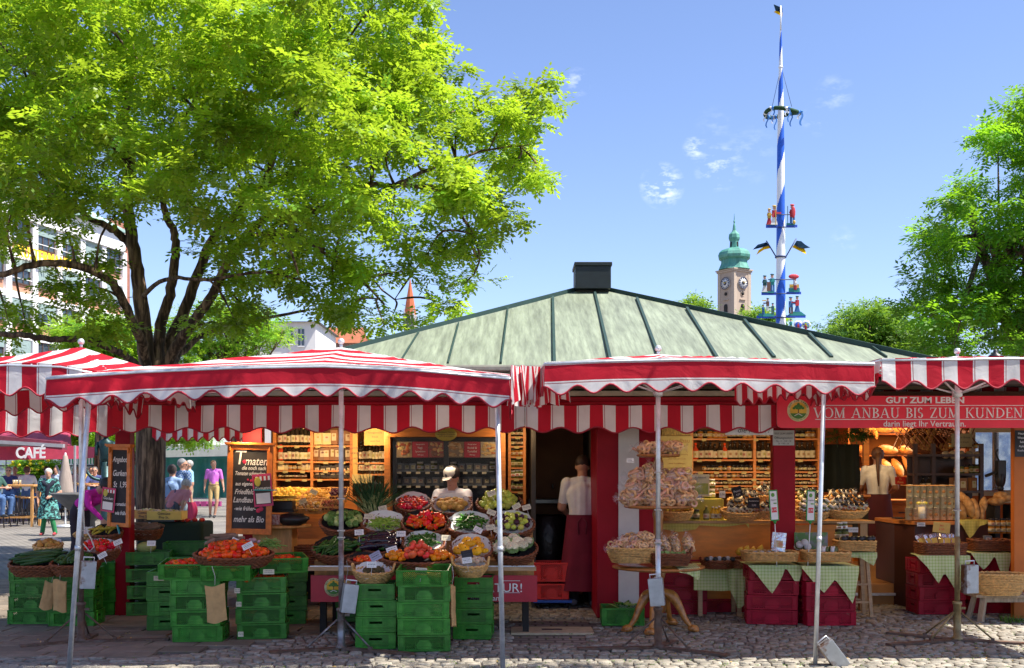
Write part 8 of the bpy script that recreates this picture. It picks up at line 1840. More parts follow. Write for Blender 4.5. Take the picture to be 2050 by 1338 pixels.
row_of(1372,1400,1040,12.2,[J3,J3],14,'green jar standing on the yellow checked cloth','jar','green_jar'); row_of(1407,1422,1041,12.2,[bottle_mesh('oil_flask',g_grn,lab_c,MAT['yellow_card'],.17,.035,.4)],15,'oil flask with a yellow bow on the counter','bottle','oil_flask'); row_of(1424,1442,1040,12.2,[B4],6.5,'little yellow juice bottle on the counter','bottle','yellow_bottle')
o = empty('display_box',P(1410,1020,12.35),'stepped display box covered in yellow checked cloth','display stand'); b = MB(); b.box((0,.05,0),(.42,.2,.24)); b.build('covered_step',Y_cloth,o,bevel=.01)
row_of(1408,1430,998,12.45,[J4],11,'white lidded jar on top of the yellow checked box','jar','white_lid_jar'); row_of(1407,1431,976,12.46,[J4],11,'upper white lidded jar tied with a yellow bow','jar','white_lid_jar',scale=.9)
sign(1385,950,1420,993,12.3,'cream leaflet with yellow fruit print on the counter',M_card,[('Kürbiskernöl',0,.35,.10)],rz=R(-4),name='leaflet'); sign(1386,968,1418,990,12.29,'yellow and green picture on the counter leaflet',mat('leaflet_fruit',(.55,.48,.06),.5,c2=(.2,.3,.05),mixs=12),name='leaflet_picture',cat='picture')
sign(1440,983,1452,997,12.3,'small white price slip beside the leaflet',M_paper,[('3,90',0,0,.4)],name='price_slip')
sign(1466,975,1486,996,12.2,'small tilted black chalk sign among the jar baskets',M_chalkb,[('Pesto',0,.1,.3),('4,50',0,-.25,.25)],roll=R(-18),ink=M_chalk,name='chalk_sign'); sign(1497,997,1521,1018,12.0,'little black chalk sign left of the green price sign',M_chalkb,[('Aufstriche',0,.2,.22),('3,80',0,-.2,.25)],ink=M_chalk,name='chalk_sign')
# advertising panel with landscape
sign(1322,873,1386,955,13.35,'olive poster with brown script behind the cookie bags',mat('poster_olive',(.36,.33,.14),.7),[('Landbau',.1,.38,.15),('· sorgfältige Verarbeitung',0,.05,.055),('· ohne Gift und Gülle',0,-.06,.055),('· ohne Kunstdünger',0,-.17,.055),('· ohne Schlachtabfälle',0,-.28,.055)],name='poster',cat='poster',ink=mat('script_brown',(.20,.10,.03),.7))
sign(1325,850,1382,872,13.3,'dark picture of grass above the olive poster',mat('grass_photo',(.10,.09,.02),.6,c2=(.30,.22,.05),mixs=22,stretch=(2,1,1)),name='poster_picture',cat='picture')
# cloths
def drape(name,pts,corner_drop,label,m,uvs=14,cat='tablecloth',thick=0,seed=0,sag=.02,M=None,folds=.02,nu=26,nv=20,cell=30):
 """cloth laid over an edge; pts = back-left, back-right, front-right, front-left on the table top, then a hanging flap with pointed corners"""
 bl,br,fr_,fl_ = [Vector(p) for p in pts]; o = empty(name,(bl + br + fr_ + fl_)/4,label,cat,'checked cloths on the stands'); b = MB(); I = Tm(-o.location)
 w = (fr_ - fl_).length; d = (fl_ - bl).length
 b.grid(lambda u,v:bl.lerp(br,u).lerp(fl_.lerp(fr_,u),v) + Vector((0,0,.004)),10,6,0,True,lambda u,v:(u*w*cell,v*d*cell))
 nn = (fl_ - bl).normalized()
 def flap(u,v):
  dr = corner_drop(u); q = fl_.lerp(fr_,u)
  return q + nn*(.012 + folds*math.sin(u*17 + seed)*v + .01*v) + Vector((0,0,.004 - dr*v))
 b.grid(flap,nu,nv,0,True,lambda u,v:(u*w*cell,(d + corner_drop(u)*v)*cell)); b.build('cloth',m,o,I)
 # side flaps
 return o
def tri(p,a=.05,h=.3):return lambda u:a + h*max(0,1 - abs(u - p)/max(p,1 - p)*1.15)
def zz(*kn):return lambda u:float(np.interp(u,[k[0] for k in kn],[k[1] for k in kn]))
xs = lambda px,Y:P(px,0,Y).x
Ya = 12.2
drape('counter_cloth',[(xs(1322,Ya),Ya + .3,zt + .004),(xs(1520,Ya),Ya + .3,zt + .004),(xs(1500,Ya),Ya + .03,zt + .004),(xs(1326,Ya),Ya + .03,zt + .004)],zz((0,.10),(.2,.13),(.4,.10),(.42,.055),(.7,.075),(.97,.04),(1,.09)),'yellow green checked cloth along the counter edge',Y_cloth,folds=.012)
# low table left with green gingham
Yl = 11.75; zl = pz(1131,Yl)
o = empty('low_stool_table',Vector((xs(1442,Yl),Yl + .2,0)),'low wooden table hidden by green gingham','table'); b = MB(); b.box((0,0,zl - .02),(.52,.42,.03)); b.build('table_top',M_woodp,o)
for i in (-1,1):
 for j in (-1,1):b = MB(); b.box((i*.21,j*.16,(zl - .035)/2),(.045,.045,zl - .035)); b.build('leg',M_woodp,o)
drape('gingham_cloth',[(xs(1393,Yl),Yl + .35,zl),(xs(1492,Yl),Yl + .35,zl),(xs(1497,Yl),Yl - .02,zl),(xs(1388,Yl),Yl - .02,zl)],zz((0,.27),(.5,.28),(1,.27)),'green gingham cloth hanging square from the low table',G_chk,folds=.008)
drape('gingham_cloth',[(xs(1440,Yl),Yl + .3,zl + .012),(xs(1492,Yl),Yl + .3,zl + .012),(xs(1494,Yl),Yl - .08,zl + .012),(xs(1452,Yl),Yl - .08,zl + .012)],zz((0,.18),(.45,.46),(.6,.47),(1,.36)),'long pointed green gingham cloth left of the wine red crates',G_chk,folds=.02,seed=2)
drape('gingham_cloth',[(xs(1345,10.75),10.95,z1 + .003),(xs(1400,10.75),10.95,z1 + .003),(xs(1400,10.6),10.58,z1 + .003),(xs(1352,10.6),10.40,z1 + .003)],zz((0,.03),(.5,.06),(.9,.12),(1,.10)),'green gingham napkin over the right rim of the cookie table',G_chk,folds=.02)
for k,(wq,lab,kn) in enumerate(((wA,'green gingham cloth with a long point on the left wine crates',zz((0,.0),(.15,.09),(.42,.29),(.6,.13),(.66,.03),(.70,.05),(.86,.21),(1,.0))),(wB,'green gingham cloth with two points on the right wine crates',zz((0,.02),(.15,.12),(.38,.27),(.58,.14),(.62,.16),(.9,.39),(1,.06))))):
 zc = wq.z + .152; w2 = .29
 drape('gingham_cloth',[(wq.x - w2,wq.y + .24,zc),(wq.x + w2,wq.y + .24,zc),(wq.x + w2,wq.y - .20,zc),(wq.x - w2,wq.y - .20,zc)],kn,lab,G_chk,folds=.012,seed=k)
# wicker trays on them
def wtray(px,py,Y,w,d,lab,h=.075,kind='p',rz=0):
 M = Tm(P(px,py,Y)) @ Rz(R(rz)); basket(M,w/2,d/2,h,kind,lab,sq=7,flare=.97,rows=7,name='wicker_tray'); return M
Mt1 = wtray(1540,1106,11.2,.52,.34,'oblong pale wicker tray with foil pack on the left wine crates'); Mt2 = wtray(1652,1106,11.15,.44,.34,'oblong pale wicker tray with two white lidded jars on the right wine crates')
row_of(1505,1560,1108,11.15,[roundv('white_cream_pot',(.62,.58,.48),.03)],14,'small white round packet in the left wicker tray','packet','white_packet')
o = empty('foil_pack',Mt1 @ Vector((.10,.03,.06)),'shiny silver foil pack standing in the left wicker tray','foil pack',rot=(R(-8),R(5),R(-14))); b = MB(); b.grid(lambda u,v:Vector(((u - .5)*.14,-.025*math.sin(PI*u)*(1 - v*.7) + .004*noise.noise(Vector((u*9,v*9,1))),.19*v - .05)),14,14); b.grid(lambda u,v:Vector(((u - .5)*.14,.025*math.sin(PI*u)*(1 - v*.7),.19*v - .05)),14,14); b.build('foil',mat('silver_foil',(.7,.7,.7),.2,.95,bump=1,bs=30),o); b = MB(); b.box((0,-.032,.02),(.085,.002,.07)); b.build('label',mat('label_orange_green',(.60,.62,.35),.6,c2=(.6,.15,.05),mixs=30),o)
for i in range(2):
 o = bpy.data.objects.new('white_lid_jar',J4); COL.objects.link(o); o.matrix_world = Mt2 @ Tm(.02 + .09*i,-.05,.02) @ Rz(R(60)) @ Rx(R(-88)); tag(o,('left of two lying white lidded jars in the right tray','right of two lying white lidded jars in the right tray')[i],'jar')
for i,(px,py) in enumerate(((1596,1096),(1606,1092),(1612,1100))):
 o = bpy.data.objects.new('white_lid_jar',J4); COL.objects.link(o); o.matrix_world = Tm(P(px,py,11.5)) @ Rx(R(70)); tag(o,('lowest white lid between the two wicker trays','upper white lid between the trays, before the garden picture','right white lid beside the garden picture')[i],'jar')
sign(1590,1066,1657,1100,11.55,'photograph panel of a green garden behind the wicker trays',mat('garden_photo',(.08,.20,.04),.4,c2=(.20,.19,.22),mixs=9,contrast=(.45,.6)),name='picture_panel',cat='picture')
# yellow cones, jars in baskets left of tray
M = BMat(1437,1122,11.65,5); basket(M,.175,.12,.075,'d','brown basket of green rimmed jars on the low gingham table',flare=.9); 
for i in range(7):
 o = bpy.data.objects.new('lying_jar',J4 if i % 2 else J3); COL.objects.link(o); o.matrix_world = M @ Tm(-.13 + .045*i,-.02 + .03*(i % 2),.01) @ Rx(R(75)) @ Matrix.Diagonal((.7,.7,.7,1)); tag(o,'lying jar in the brown basket on the gingham table','jar','lying jars on the gingham table')
M = BMat(1480,1120,11.65,8); basket(M,.10,.10,.08,'d','small brown basket of folded yellow cones',flare=.85)
for i in range(4):
 b = MB(); b.lathe([(.04,0),(.03,.05),(.004,.09)],n=10); o = b.build('yellow_cone',mat('cone_yellow',(.75,.42,.03),.6,rnd=-.15)); o.matrix_world = Tm(P(1478 + i*14,1108 - (i % 2)*3,11.5)) @ Euler((R(30),R(25*(-1) ** i),i)).to_matrix().to_4x4(); tag(o,'folded yellow paper cone behind the left wicker tray','paper cone','yellow cones behind the tray')
# green price signs on rods
for k,(px,py,rl,lab) in enumerate(((1549,1012,R(-4),'green rimmed price sign on a rod, left one before the maroon pillar'),(1623,1013,R(1.5),'green rimmed price sign on a rod, right one beside the thin pole'))):
 o = empty('price_sign',P(px,py,11.0),lab,'price sign',None,(0,rl,0)); b = MB(); b.box((0,0,0),(.088,.010,.31)); b.build('frame',mat('sign_green',(.02,.30,.05),.4),o,bevel=.004); b = MB(); b.box((0,-.007,0),(.068,.003,.285)); f_ = b.build('sheet',M_white,o)
 b = MB(); b.box((0,-.010,-.045),(.05,.002,.05),0); b.ell((-.005,-.011,.105),(.018,.001,.02),10,6,1); b.box((.012,-.010,.02),(.03,.002,.012),1); b.build('print',[mat('print_red',(.7,.05,.06),.6),mat('print_green',(.12,.35,.06),.6)],f_); text(o,'2,90',Tm(0,-.013,-.045),.032,M_white,ext=.0005); text(o,'Angebot',Tm(0,-.010,.055),.017,M_ink,ext=.0005)
 b = MB(); b.tube([(0,0,-.155),(0,.05,-.62)],.005,6); b.build('rod',M_white,o); b = MB(); b.lathe([(.02,-.155),(.008,-.185)],n=8); b.build('socket',MAT['sign_green'],o)
# wooden stool with basket at the end of the counter
Yk = 11.7; o = empty('wooden_stool',Vector((xs(1712,Yk),Yk + .12,0)),'tall pale wooden stool under the small jar basket at the counter end','stool'); zs = pz(1106,Yk)
b = MB(); b.box((0,0,zs - .015),(.40,.30,.03)); b.build('seat',M_woodp,o)
for i in (-1,1):
 for j in (-1,1):b = MB(); b.beam((i*.13,j*.10,zs - .03),(i*.17,j*.13,0),.035,.035); b.build('leg',M_woodp,o)
b = MB()
for z in (.16,.35):b.box((0,-.125,z),(.30,.02,.02)); b.box((0,.125,z),(.30,.02,.02))
b.build('rung',M_woodp,o)
Mk = wtray(1710,1084,Yk + .02,.40,.28,'oblong pale wicker tray of dark jars on the tall stool',.09)
for i in range(8):
 q = bpy.data.objects.new('lying_jar',J3); COL.objects.link(q); q.matrix_world = Mk @ Tm(-.14 + .045*i,-.02 + .03*(i % 2),.02) @ Rx(R(80)) @ Matrix.Diagonal((.8,.8,.8,1)); tag(q,'green jar lying in the tray on the tall stool','jar','jars in the tray on the stool')
row_of(1673,1697,1082,11.8,[J3],12,'tied jar behind the tray on the stool','jar','tied_jar'); row_of(1675,1695,1062,11.8,[J4],10,'upper tied jar behind the tray on the stool','jar','tied_jar',scale=.8)
drape('gingham_cloth',[(xs(1690,Yk),Yk + .24,zs),(xs(1748,Yk),Yk + .24,zs),(xs(1752,Yk),Yk - .05,zs),(xs(1696,Yk),Yk - .05,zs)],zz((0,.05),(.4,.06),(.85,.14),(1,.05)),'green gingham cloth slipping off the tall stool',G_chk,folds=.01)
sign(1694,1056,1718,1066,12.23,'small white notice on the end of the counter front',M_paper,[('Bitte nicht berühren',0,0,.3)])
# ---------------------------------------------------------------- bakery interior
M_bread = mat('bread_crust',(.50,.22,.06),.75,c2=(.70,.42,.17),mixs=9,var=.25,vs=12,bump=.5,rnd=-.25)
bk = MB(); bk.ell((0,0,0),(.16,.085,.07),18,12,0,jit=.12,fn=lambda th,ph:1 - .05*(abs(math.sin(6*math.sin(th)*math.cos(ph))) > .93)); loaf1 = bk.mesh('bread_loaf',M_bread)
bk = MB(); bk.ell((0,0,0),(.11,.11,.065),18,12,0,jit=.15); loaf2 = bk.mesh('round_loaf',M_bread)
bk = MB(); bk.ell((0,0,0),(.20,.05,.045),18,12,0,jit=.1); loaf3 = bk.mesh('long_loaf',M_bread)
shelf_unit('bread_rack',1700,1885,840,1060,17.2,(868,911,953,1000),'glowing orange bread rack at the back of the bakery',dep=.5,cards=False,m=mat('rack_wood',(.50,.17,.035),.5,var=.15))
for x0,x1,py,mm,st_,tl in ((1715,1760,870,[loaf3],17,.9),(1760,1830,908,[loaf1,loaf2],26,.1),(1700,1740,908,[loaf2],22,.1),(1765,1850,950,[loaf1,loaf3],20,.8),(1830,1885,950,[loaf2],28,.1),(1705,1745,950,[loaf3],14,.9),(1720,1880,866,[loaf1],30,.1)):
 n = int((x1 - x0)/st_)
 for i in range(n):
  o = bpy.data.objects.new('bread_loaf',rs.choice(mm)); COL.objects.link(o); o.matrix_world = Tm(P(x0 + (i + .5)*(x1 - x0)/n,py - 8 - (6 if tl > .5 else 0),17.05)) @ Ry(tl*1.3 + rs.uniform(-.1,.1)) @ Rz(rs.uniform(-.3,.3)); tag(o,'brown loaf on the glowing bread rack','bread','loaves on the bread rack')
M = Tm(P(1868,880,14.6)) @ Rx(R(60)); basket(M,.36,.20,.12,'d','big dark basket of lattice topped loaves hanging at the bakery ceiling',flare=.8)
b = MB()
for k in range(-6,7):b.beam(M @ Vector((k*.08 - .1,-.18,.06)),M @ Vector((k*.08 + .1,.18,.06)),.012,.012); b.beam(M @ Vector((k*.08 + .1,-.18,.068)),M @ Vector((k*.08 - .1,.18,.068)),.012,.012)
b.build('lattice',M_wickerd,None).parent = None; q = bpy.data.objects['lattice'] if 'lattice' in bpy.data.objects and bpy.data.objects['lattice'].parent is None else COL.objects[-1]
q = COL.objects[-1]; q.name = 'basket_netting'; tag(q,'dark netting across the big bread basket','net')
for i in range(12):
 o = bpy.data.objects.new('bread_roll',loaf2); COL.objects.link(o); o.matrix_world = M @ Tm(rs.uniform(-.26,.26),rs.uniform(-.13,.13),.0) @ Matrix.Diagonal((.6,.6,.6,1)); tag(o,'round roll in the big netted basket','bread','rolls in the netted basket')
sign(1792,955,1813,970,14.5,'small red half price sign in the bakery',mat('sign_red',(.60,.02,.01),.5),[('½',0,.22,.42),('Preis',0,-.22,.40)],ink=mat('sign_yellow',(.85,.6,.2),.6))
o = empty('bakery_cabinet',Vector((xs(1790,15.9),16.1,.24)),'low orange drawer cabinet behind the bakery worker','cabinet'); b = MB(); b.box((.1,0,.42),(1.5,.5,.84)); b.build('carcass',M_ctr,o); b = MB(); b.box((.1,-.02,.86),(1.56,.56,.04)); b.build('worktop',M_woodo,o)
for i in range(3):
 b = MB(); b.box((-.38 + i*.48,-.26,.70),(.44,.02,.2)); f_ = b.build('drawer',M_ctr,o,bevel=.004); b = MB(); b.box((-.38 + i*.48,-.275,.70),(.12,.015,.015)); b.build('handle',M_black,f_); b = MB(); b.box((-.38 + i*.48,-.26,.30),(.44,.02,.52)); b.build('cabinet_door',M_ctr,o,bevel=.004)
o = empty('dark_sacks',P(1683,930,14.2),'dark cloth covered rack with hanging herbs left of the bakery worker','rack'); b = MB(); b.grid(lambda u,v:Vector(((u - .5)*.52,.04*math.sin(u*14) + .02*math.sin(v*7),.26 - .62*v)),20,14); b.box((0,.1,-.05),(.46,.12,.55)); b.build('cloth',mat('dark_green_cloth',(.012,.018,.012),.9,bump=.6,bs=10),o)
hb = empty('herb_bunch',P(1690,880,13.6),'dark green herbs hanging above the covered rack','herbs'); leaves('sprigs',hb,[((rs.uniform(-.25,.28),0,rs.uniform(-.02,.16)),.09,1) for _ in range(10)],leaf_mat('herb_leaf',(.03,.10,.02),(.06,.2,.02)),16,.03,12)
o = empty('slanted_desk',P(1690,1000,14.0),'dark slanted display desk with a magazine behind the end baskets','desk'); b = MB(); b.box((0,.1,-.0),(.62,.4,.03),rot=(R(-14),0,0)); b.build('desk_top',M_woodo,o); b = MB(); b.box((0,.15,-.35),(.6,.35,.6)); b.build('desk_body',M_dark,o); b = MB(); b.box((-.05,-.02,.06),(.3,.2,.012),rot=(R(20),R(12),0)); b.build('magazine',M_card,o)
# brown bakery counter with cans
bc = empty('bakery_counter',Vector((xs(1868,12.7),12.8,0)),'dark brown bakery counter with an orange rim, stacked with tins','counter'); Ib = Tm(-bc.location); zt = pz(1043,12.55)
pts = [(xs(1800,12.55),12.75),(xs(1828,12.45),12.42),(xs(1930,12.45),12.42),(xs(2000,12.6),12.75),(xs(2000,12.6),13.4),(xs(1800,12.55),13.4)]
b = MB(); b.poly([(x,y,zt - .04) for x,y in pts],.04,(0,0,1)); b.build('counter_top',M_woodo,bc,Ib,bevel=.004); b = MB(); cx_ = sum(p[0] for p in pts)/6; b.poly([(cx_ + (x - cx_)*.95,y + .03,.0) for x,y in pts],zt - .045,(0,0,1)); b.build('front_panel',mat('dark_brown_panel',(.07,.02,.012),.45),bc,Ib)
b = MB(); b.ell((xs(1806,12.5),12.6,zt + .03),(.09,.05,.012)); b.build('ledge_cap',M_dark,bc,Ib)
cm = MB(); cm.lathe([(.038,0,0),(.038,.13,1),(.0385,.13,1),(.0385,.137,1),(.001,.137,1)],n=16); cm.ell((0,-.034,.06),(.02,.006,.022),10,8,2); cm.box((0,-.0385,.105),(.03,.002,.006),2)
can_m = cm.mesh('spelt_tin',[mat('tin_cream',(.80,.70,.42),.5,rnd=-.1),mat('tin_end',(.4,.36,.26),.4,.5),mat('tin_brown',(.30,.14,.04),.6)])
for k,(py,Y,n0) in enumerate(((1041,12.5,7),(1018,12.52,7),(995,12.54,7))):
 row_of(1812 + (2 if k else 0),1908,py,Y,[can_m],13.7,('cream tin in the lowest row on the bakery counter','cream tin in the middle row on the bakery counter','cream tin in the top row on the bakery counter')[k],'tin','cream_tin',jit=.001)
 row_of(1816,1912,py,Y + .085,[can_m],13.7,'cream tin in the second rank of the stack','tin','cream_tin',jit=.001)
o = empty('tin_lid_board',P(1858,972,12.58),'thin board lying across the stacked tins','board'); b = MB(); b.box((0,0,0),(.56,.2,.008)); b.build('plate',M_woodh,o)
cbg = empty('gift_pack',P(1845,1038,12.33),'silver glinting gift bag with yellow bow before the tins','gift bag'); b = MB(); b.grid(lambda u,v:Vector((.075*math.cos(2*PI*u)*(1 + .1*math.sin(u*40))*(1 - .75*max(0,v - .65)/.35),.05*math.sin(2*PI*u),.22*v)),26,12); b.build('film',M_film,cbg); b = MB(); b.lathe([(.04,0),(.04,.13),(.001,.13)],n=14); b.build('tin',can_m.materials[0],cbg); b = MB(); b.ell((-.03,-.01,.17),(.035,.012,.018)); b.ell((.03,-.01,.17),(.035,.012,.018)); b.build('bow',mat('bow_yellow',(.7,.6,.05),.5),cbg)
# bread bags right of the tins
for i,(px,py,s_,a) in enumerate(((1925,1025,.9,80),(1940,1015,1,75),(1950,1022,1.1,85),(1962,1030,.9,95),(1930,1000,.8,60),(1968,1012,.8,100))):
 o = bpy.data.objects.new('bagged_loaf',loaf1); COL.objects.link(o); o.matrix_world = Tm(P(px,py,12.7 + .03*i)) @ Ry(R(a)) @ Matrix.Diagonal((s_*.8,s_*.8,s_*.8,1)); tag(o,'bagged loaf standing right of the tins on the bakery counter','bread','bagged loaves beside the tins')
for i,(px,py,s_) in enumerate(((1995,996,.8),(2010,990,.8),(2004,984,.7))):
 o = bpy.data.objects.new('pale_loaf',loaf2); COL.objects.link(o); o.matrix_world = Tm(P(px,py + 8,12.9)) @ Matrix.Diagonal((s_*1.1,s_,s_,1)); tag(o,'pale floury loaf on the small side table','bread','pale loaves by the window')
drape('counter_cloth',[(xs(1918,12.5),12.9,zt + .006),(xs(1978,12.6),12.9,zt + .006),(xs(1976,12.5),12.46,zt + .006),(xs(1920,12.4),12.40,zt + .006)],zz((0,.02),(.35,.20),(.5,.14),(.7,.06),(1,.03)),'yellow checked cloth with a point over the bakery counter corner',Y_cloth,folds=.012)
sign(1868,1046,1902,1067,12.25,'yellow price sheet tilted at the bakery counter rim',mat('yellow_sheet',(.62,.44,.12),.6),[('Brot',0,.2,.2),('2,50',0,-.15,.3)],roll=R(6),name='price_sheet',ink=mat('print_red',(.7,.05,.06),.6)); sign(1836,1046,1852,1054,12.35,'tiny white tag on the bakery counter rim',M_paper,name='price_slip',lines=[('DINKEL',0,0,.4)])
# dark glass cabinet
gc = empty('glass_cabinet',Vector((xs(1895,14),14,0)),'dark framed glass cabinet with jars behind the tins','cabinet'); Ig = Tm(-gc.location); b = MB()
for px in (1832,1868,1964):b.box((xs(px,14),14,(pz(912,14) + .3)/2 + .15),(.045,.06,pz(912,14) - .3))
for py in (912,950,985):b.box((xs(1898,14),14.1,pz(py,14)),(xs(1966,14) - xs(1832,14),.3,.03))
b.box((xs(1898,14),14.28,1.3),(.84,.03,.9)); b.build('frame',mat('dark_brown_wood',(.05,.025,.015),.4),gc,Ig)
row_of(1910,1960,949,14.05,[J2,J3],11,'jar inside the dark glass cabinet','jar','cabinet_jar'); row_of(1842,1866,984,14.05,[B2],12,'bottle at the left inside the dark cabinet','bottle','cabinet_bottle'); row_of(1900,1955,984,14.05,[K3],18,'pack inside the dark glass cabinet','pack','cabinet_pack')
row_of(1884,1965,911,14.05,[roundv('mug',(.34,.28,.2),.05,(1,1,1.1))],16,'stoneware mug on top of the dark cabinet','mug','stoneware_mug'); row_of(1898,1960,898,14.4,[J2],12,'honey jar on the high shelf over the cabinet','jar','honey_jar',scale=.8)
sign(1905,868,1946,895,14.2,'grey green notice above the dark cabinet',mat('notice_grey',(.33,.30,.18),.7),[('Unsere Brote',0,.2,.22),('täglich frisch',0,-.15,.2)])
# window
wd = empty('shop_window',P(1988,925,14.9),'bright shop window with a glimpse of blue parasols outside','window'); b = MB(); w_,h_ = .50,.80
for s_ in (-1,1):b.box((s_*(w_/2 + .03),0,0),(.06,.06,h_ + .12)); b.box((0,0,s_*(h_/2 + .03)),(w_,.06,.06))
b.build('frame',M_card,wd); b = MB(); b.box((0,.02,0),(w_,.006,h_)); b.build('pane',mat('window_pane',(.6,.7,.75),.05,alpha=.18,spec=.8),wd)
o = empty('outdoor_screen_wall',Vector((xs(1990,22),22,0)),'sunlit pale stall wall seen through the shop window','stall wall'); b = MB(); b.box((0,0,1.3),(3.2,.1,2.8)); b.build('canvas_wall',mat('pale_blue_canvas',(.42,.52,.60),.8,c2=(.15,.25,.42),mixs=1.6,contrast=(.48,.56)),o)
o = empty('coffee_grinder',P(2003,950,13.3),'dark coffee grinder with hopper before the window','grinder'); b = MB(); b.box((0,0,.06),(.10,.1,.22)); b.ell((0,0,-.05),(.06,.06,.12)); b.lathe([(.03,-.2),(.04,-.17),(.02,-.1)],n=12); b.build('housing',M_black,o,bevel=.01); b = MB(); b.tube([(-.02,0,.17),(-.06,0,.26),(-.03,0,.30)],.01,6); b.beam((-.18,0,-.02),(-.02,0,.04),.05,.03); b.build('handle',M_dark,o)
o = empty('side_table',Vector((xs(2005,13),13.0,0)),'narrow side table under the pale loaves','table'); b = MB(); b.box((0,0,pz(1004,13)),(.36,.3,.03)); b.build('table_top',M_woodp,o); b = MB(); b.box((-.1,0,.58),(.06,.25,1.15)); b.box((.1,0,.58),(.06,.25,1.15)); b.build('leg',M_dark,o)
sign(2032,862,2062,915,11.5,'black menu chalkboard on the orange end wall',M_chalkb,[('Heute',-.05,.38,.12),('Wasser',-.05,.22,.11),('Saft',-.05,.06,.11),('Apfel',-.05,-.1,.11),('Kuchen',-.05,-.26,.11)],ink=M_chalk,name='menu_chalkboard',cat='chalkboard')
# baskets under the bakery counter
zc = pz(1112,11.75); Mb = wtray(1882,1088,11.85,.47,.34,'dark brown oblong basket of glinting foil packs before the bakery counter',.11,'d')
for i in range(16):
 b = MB(); w = .05; b.grid(lambda u,v:Vector(((u - .5)*w,.010*math.sin(PI*u),.13*v)),4,6); b.grid(lambda u,v:Vector(((u - .5)*w,-.010*math.sin(PI*u),.13*v)),4,6); b.box((0,-.012,.05),(w*.8,.002,.06),1)
 if i == 0:fpm = b.mesh('foil_snack',[mat('silver_foil',(.7,.7,.7),.2,.95),mat('golden_label',(.66,.42,.06),.4,rnd=-.2)])
 o = bpy.data.objects.new('foil_snack',fpm); COL.objects.link(o); o.matrix_world = Mb @ Tm(-.20 + .026*i,rs.uniform(-.06,.08),-.02) @ Rz(rs.uniform(-.5,.5)) @ Ry(R(-25 + 3*i)) @ Rx(R(-25)); tag(o,'slim foil pack with golden label in the dark oblong basket','foil pack','foil packs in the oblong basket')
drape('gingham_cloth',[(xs(1834,11.8),12.0,zc),(xs(1938,11.8),12.0,zc),(xs(1940,11.7),11.68,zc),(xs(1832,11.7),11.68,zc)],zz((0,.0),(.2,.12),(.42,.30),(.52,.18),(.72,.36),(.8,.40),(1,.06)),'green gingham cloth with two points under the foil pack basket',G_chk,folds=.015,seed=4)
zc2 = pz(1106,12.0); Mc = wtray(1980,1082,12.05,.40,.30,'small dark basket with one yellow label near the orange end wall',.10,'d',rz=-6); row_of(1968,1985,1088,12.0,[PK],17,'single pack in the small dark basket','pack','single_pack')
drape('gingham_cloth',[(xs(1940,11.95),12.2,zc2),(xs(2022,11.95),12.2,zc2),(xs(2024,11.85),11.85,zc2),(xs(1942,11.85),11.85,zc2)],zz((0,.0),(.15,.1),(.32,.18),(.6,.03),(.72,.2),(.9,.26),(1,.05)),'green gingham cloth under the small dark basket',G_chk,folds=.015,seed=7)
for i in range(8):
 o = bpy.data.objects.new('twist_bag',cbp[0].children[0].data if 0 else J2); COL.objects.link(o); o.matrix_world = Tm(P(1985 + (i % 4)*11,1068 - (i // 4)*12,12.35)); tag(o,'golden tied jar stacked beside the end wall','jar','golden jars by the end wall')
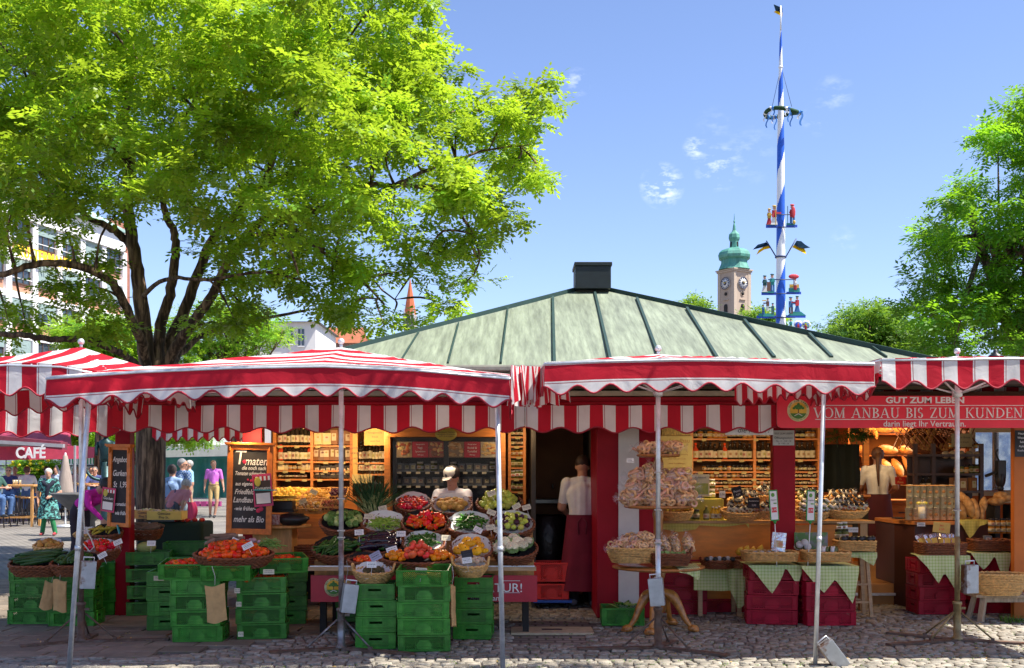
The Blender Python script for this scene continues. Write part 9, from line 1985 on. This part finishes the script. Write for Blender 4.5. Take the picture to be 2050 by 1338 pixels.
# bench with big oval basket
o = empty('wooden_bench',Vector((xs(2003,11.45),11.5,0)),'low pale wooden bench carrying the big oval basket','bench'); zb_ = pz(1190,11.4); b = MB(); b.box((.03,0,zb_ - .015),(.66,.32,.03)); b.build('seat',mat('weathered_pale_wood',(.40,.30,.20),.75,var=.3,vs=6,stretch=(6,1,1)),o,bevel=.004)
b = MB(); b.box((.03,-.12,zb_ - .055),(.5,.02,.05)); b.build('apron_rail',MAT['weathered_pale_wood'],o)
for i in (-1,1):
 for j in (-1,1):b = MB(); b.beam((.03 + i*.23,j*.11,zb_ - .03),(.03 + i*.28,j*.15,0),.055,.045); b.build('leg',MAT['weathered_pale_wood'],o)
M = Tm(P(1998,1150,11.4)); basket(M,.29,.17,.205,'p','big oval wicker basket standing on the low bench',flare=.74,rows=14)
strew(Tm(sH.x,sH.y,0) if 0 else Tm(P(1248,1212,11.25)),.12,.08,[longv('lettuce_rib',(.30,.42,.10),.13,.012,.4,.5,fl=.5),pepg],14,'green salad leaf in the dark green crate by the pier','salad','salad_leaf',-.02,.05,spread=2)
# lit lamps: the first in view, the rest unseen, added for the warm interior
lamp(485,857,11.45,14,.10,'round warm lamp lit above the big chalkboard',tgt=P(600,1000,12.6))
lamp(610,852,12.7,26,.25,'unseen ceiling spot over the onion trays',tgt=P(620,960,13.6)); lamp(740,850,12.6,14,.25,'unseen ceiling spot over the wine shelf',tgt=P(740,940,13.4)); lamp(900,850,11.9,18,.3,'unseen ceiling spot over the seller',col=(1,.82,.62),tgt=P(890,1010,11.4)); lamp(1035,850,12.4,7,.2,'unseen ceiling spot over the slim jar shelf',tgt=P(1035,920,13.0))
lamp(1450,850,12.3,20,.3,'unseen ceiling spot over the left counter shelves',tgt=P(1450,980,13.0)); lamp(1610,850,12.5,22,.3,'unseen ceiling spot over the end baskets',tgt=P(1620,990,12.6)); lamp(1790,842,16.2,55,.4,'ceiling lamp glowing over the bread rack',col=(1,.42,.10),tgt=P(1790,940,17.2)); lamp(1745,838,14.6,14,.3,'unseen ceiling lamp over the bakery worker',tgt=P(1760,1100,15.6)); lamp(1870,845,12.0,16,.3,'unseen ceiling lamp over the stacked tins',tgt=P(1850,1020,12.6))
# pigeon-grey finial of a lamp post beyond the right parasol
o = empty('lamp_post',at(1993,16),'dark cast iron post top peeping over the right parasol','lamp post'); b = MB(); b.tube([(0,0,0),(0,0,3.05)],.045,10); b.build('post',M_black,o); b = MB(); b.lathe([(.11,3.05),(.10,3.10),(.07,3.13),(.11,3.2),(.10,3.24),(.03,3.28),(.035,3.31),(.001,3.34)],n=16); b.build('finial',M_black,o)
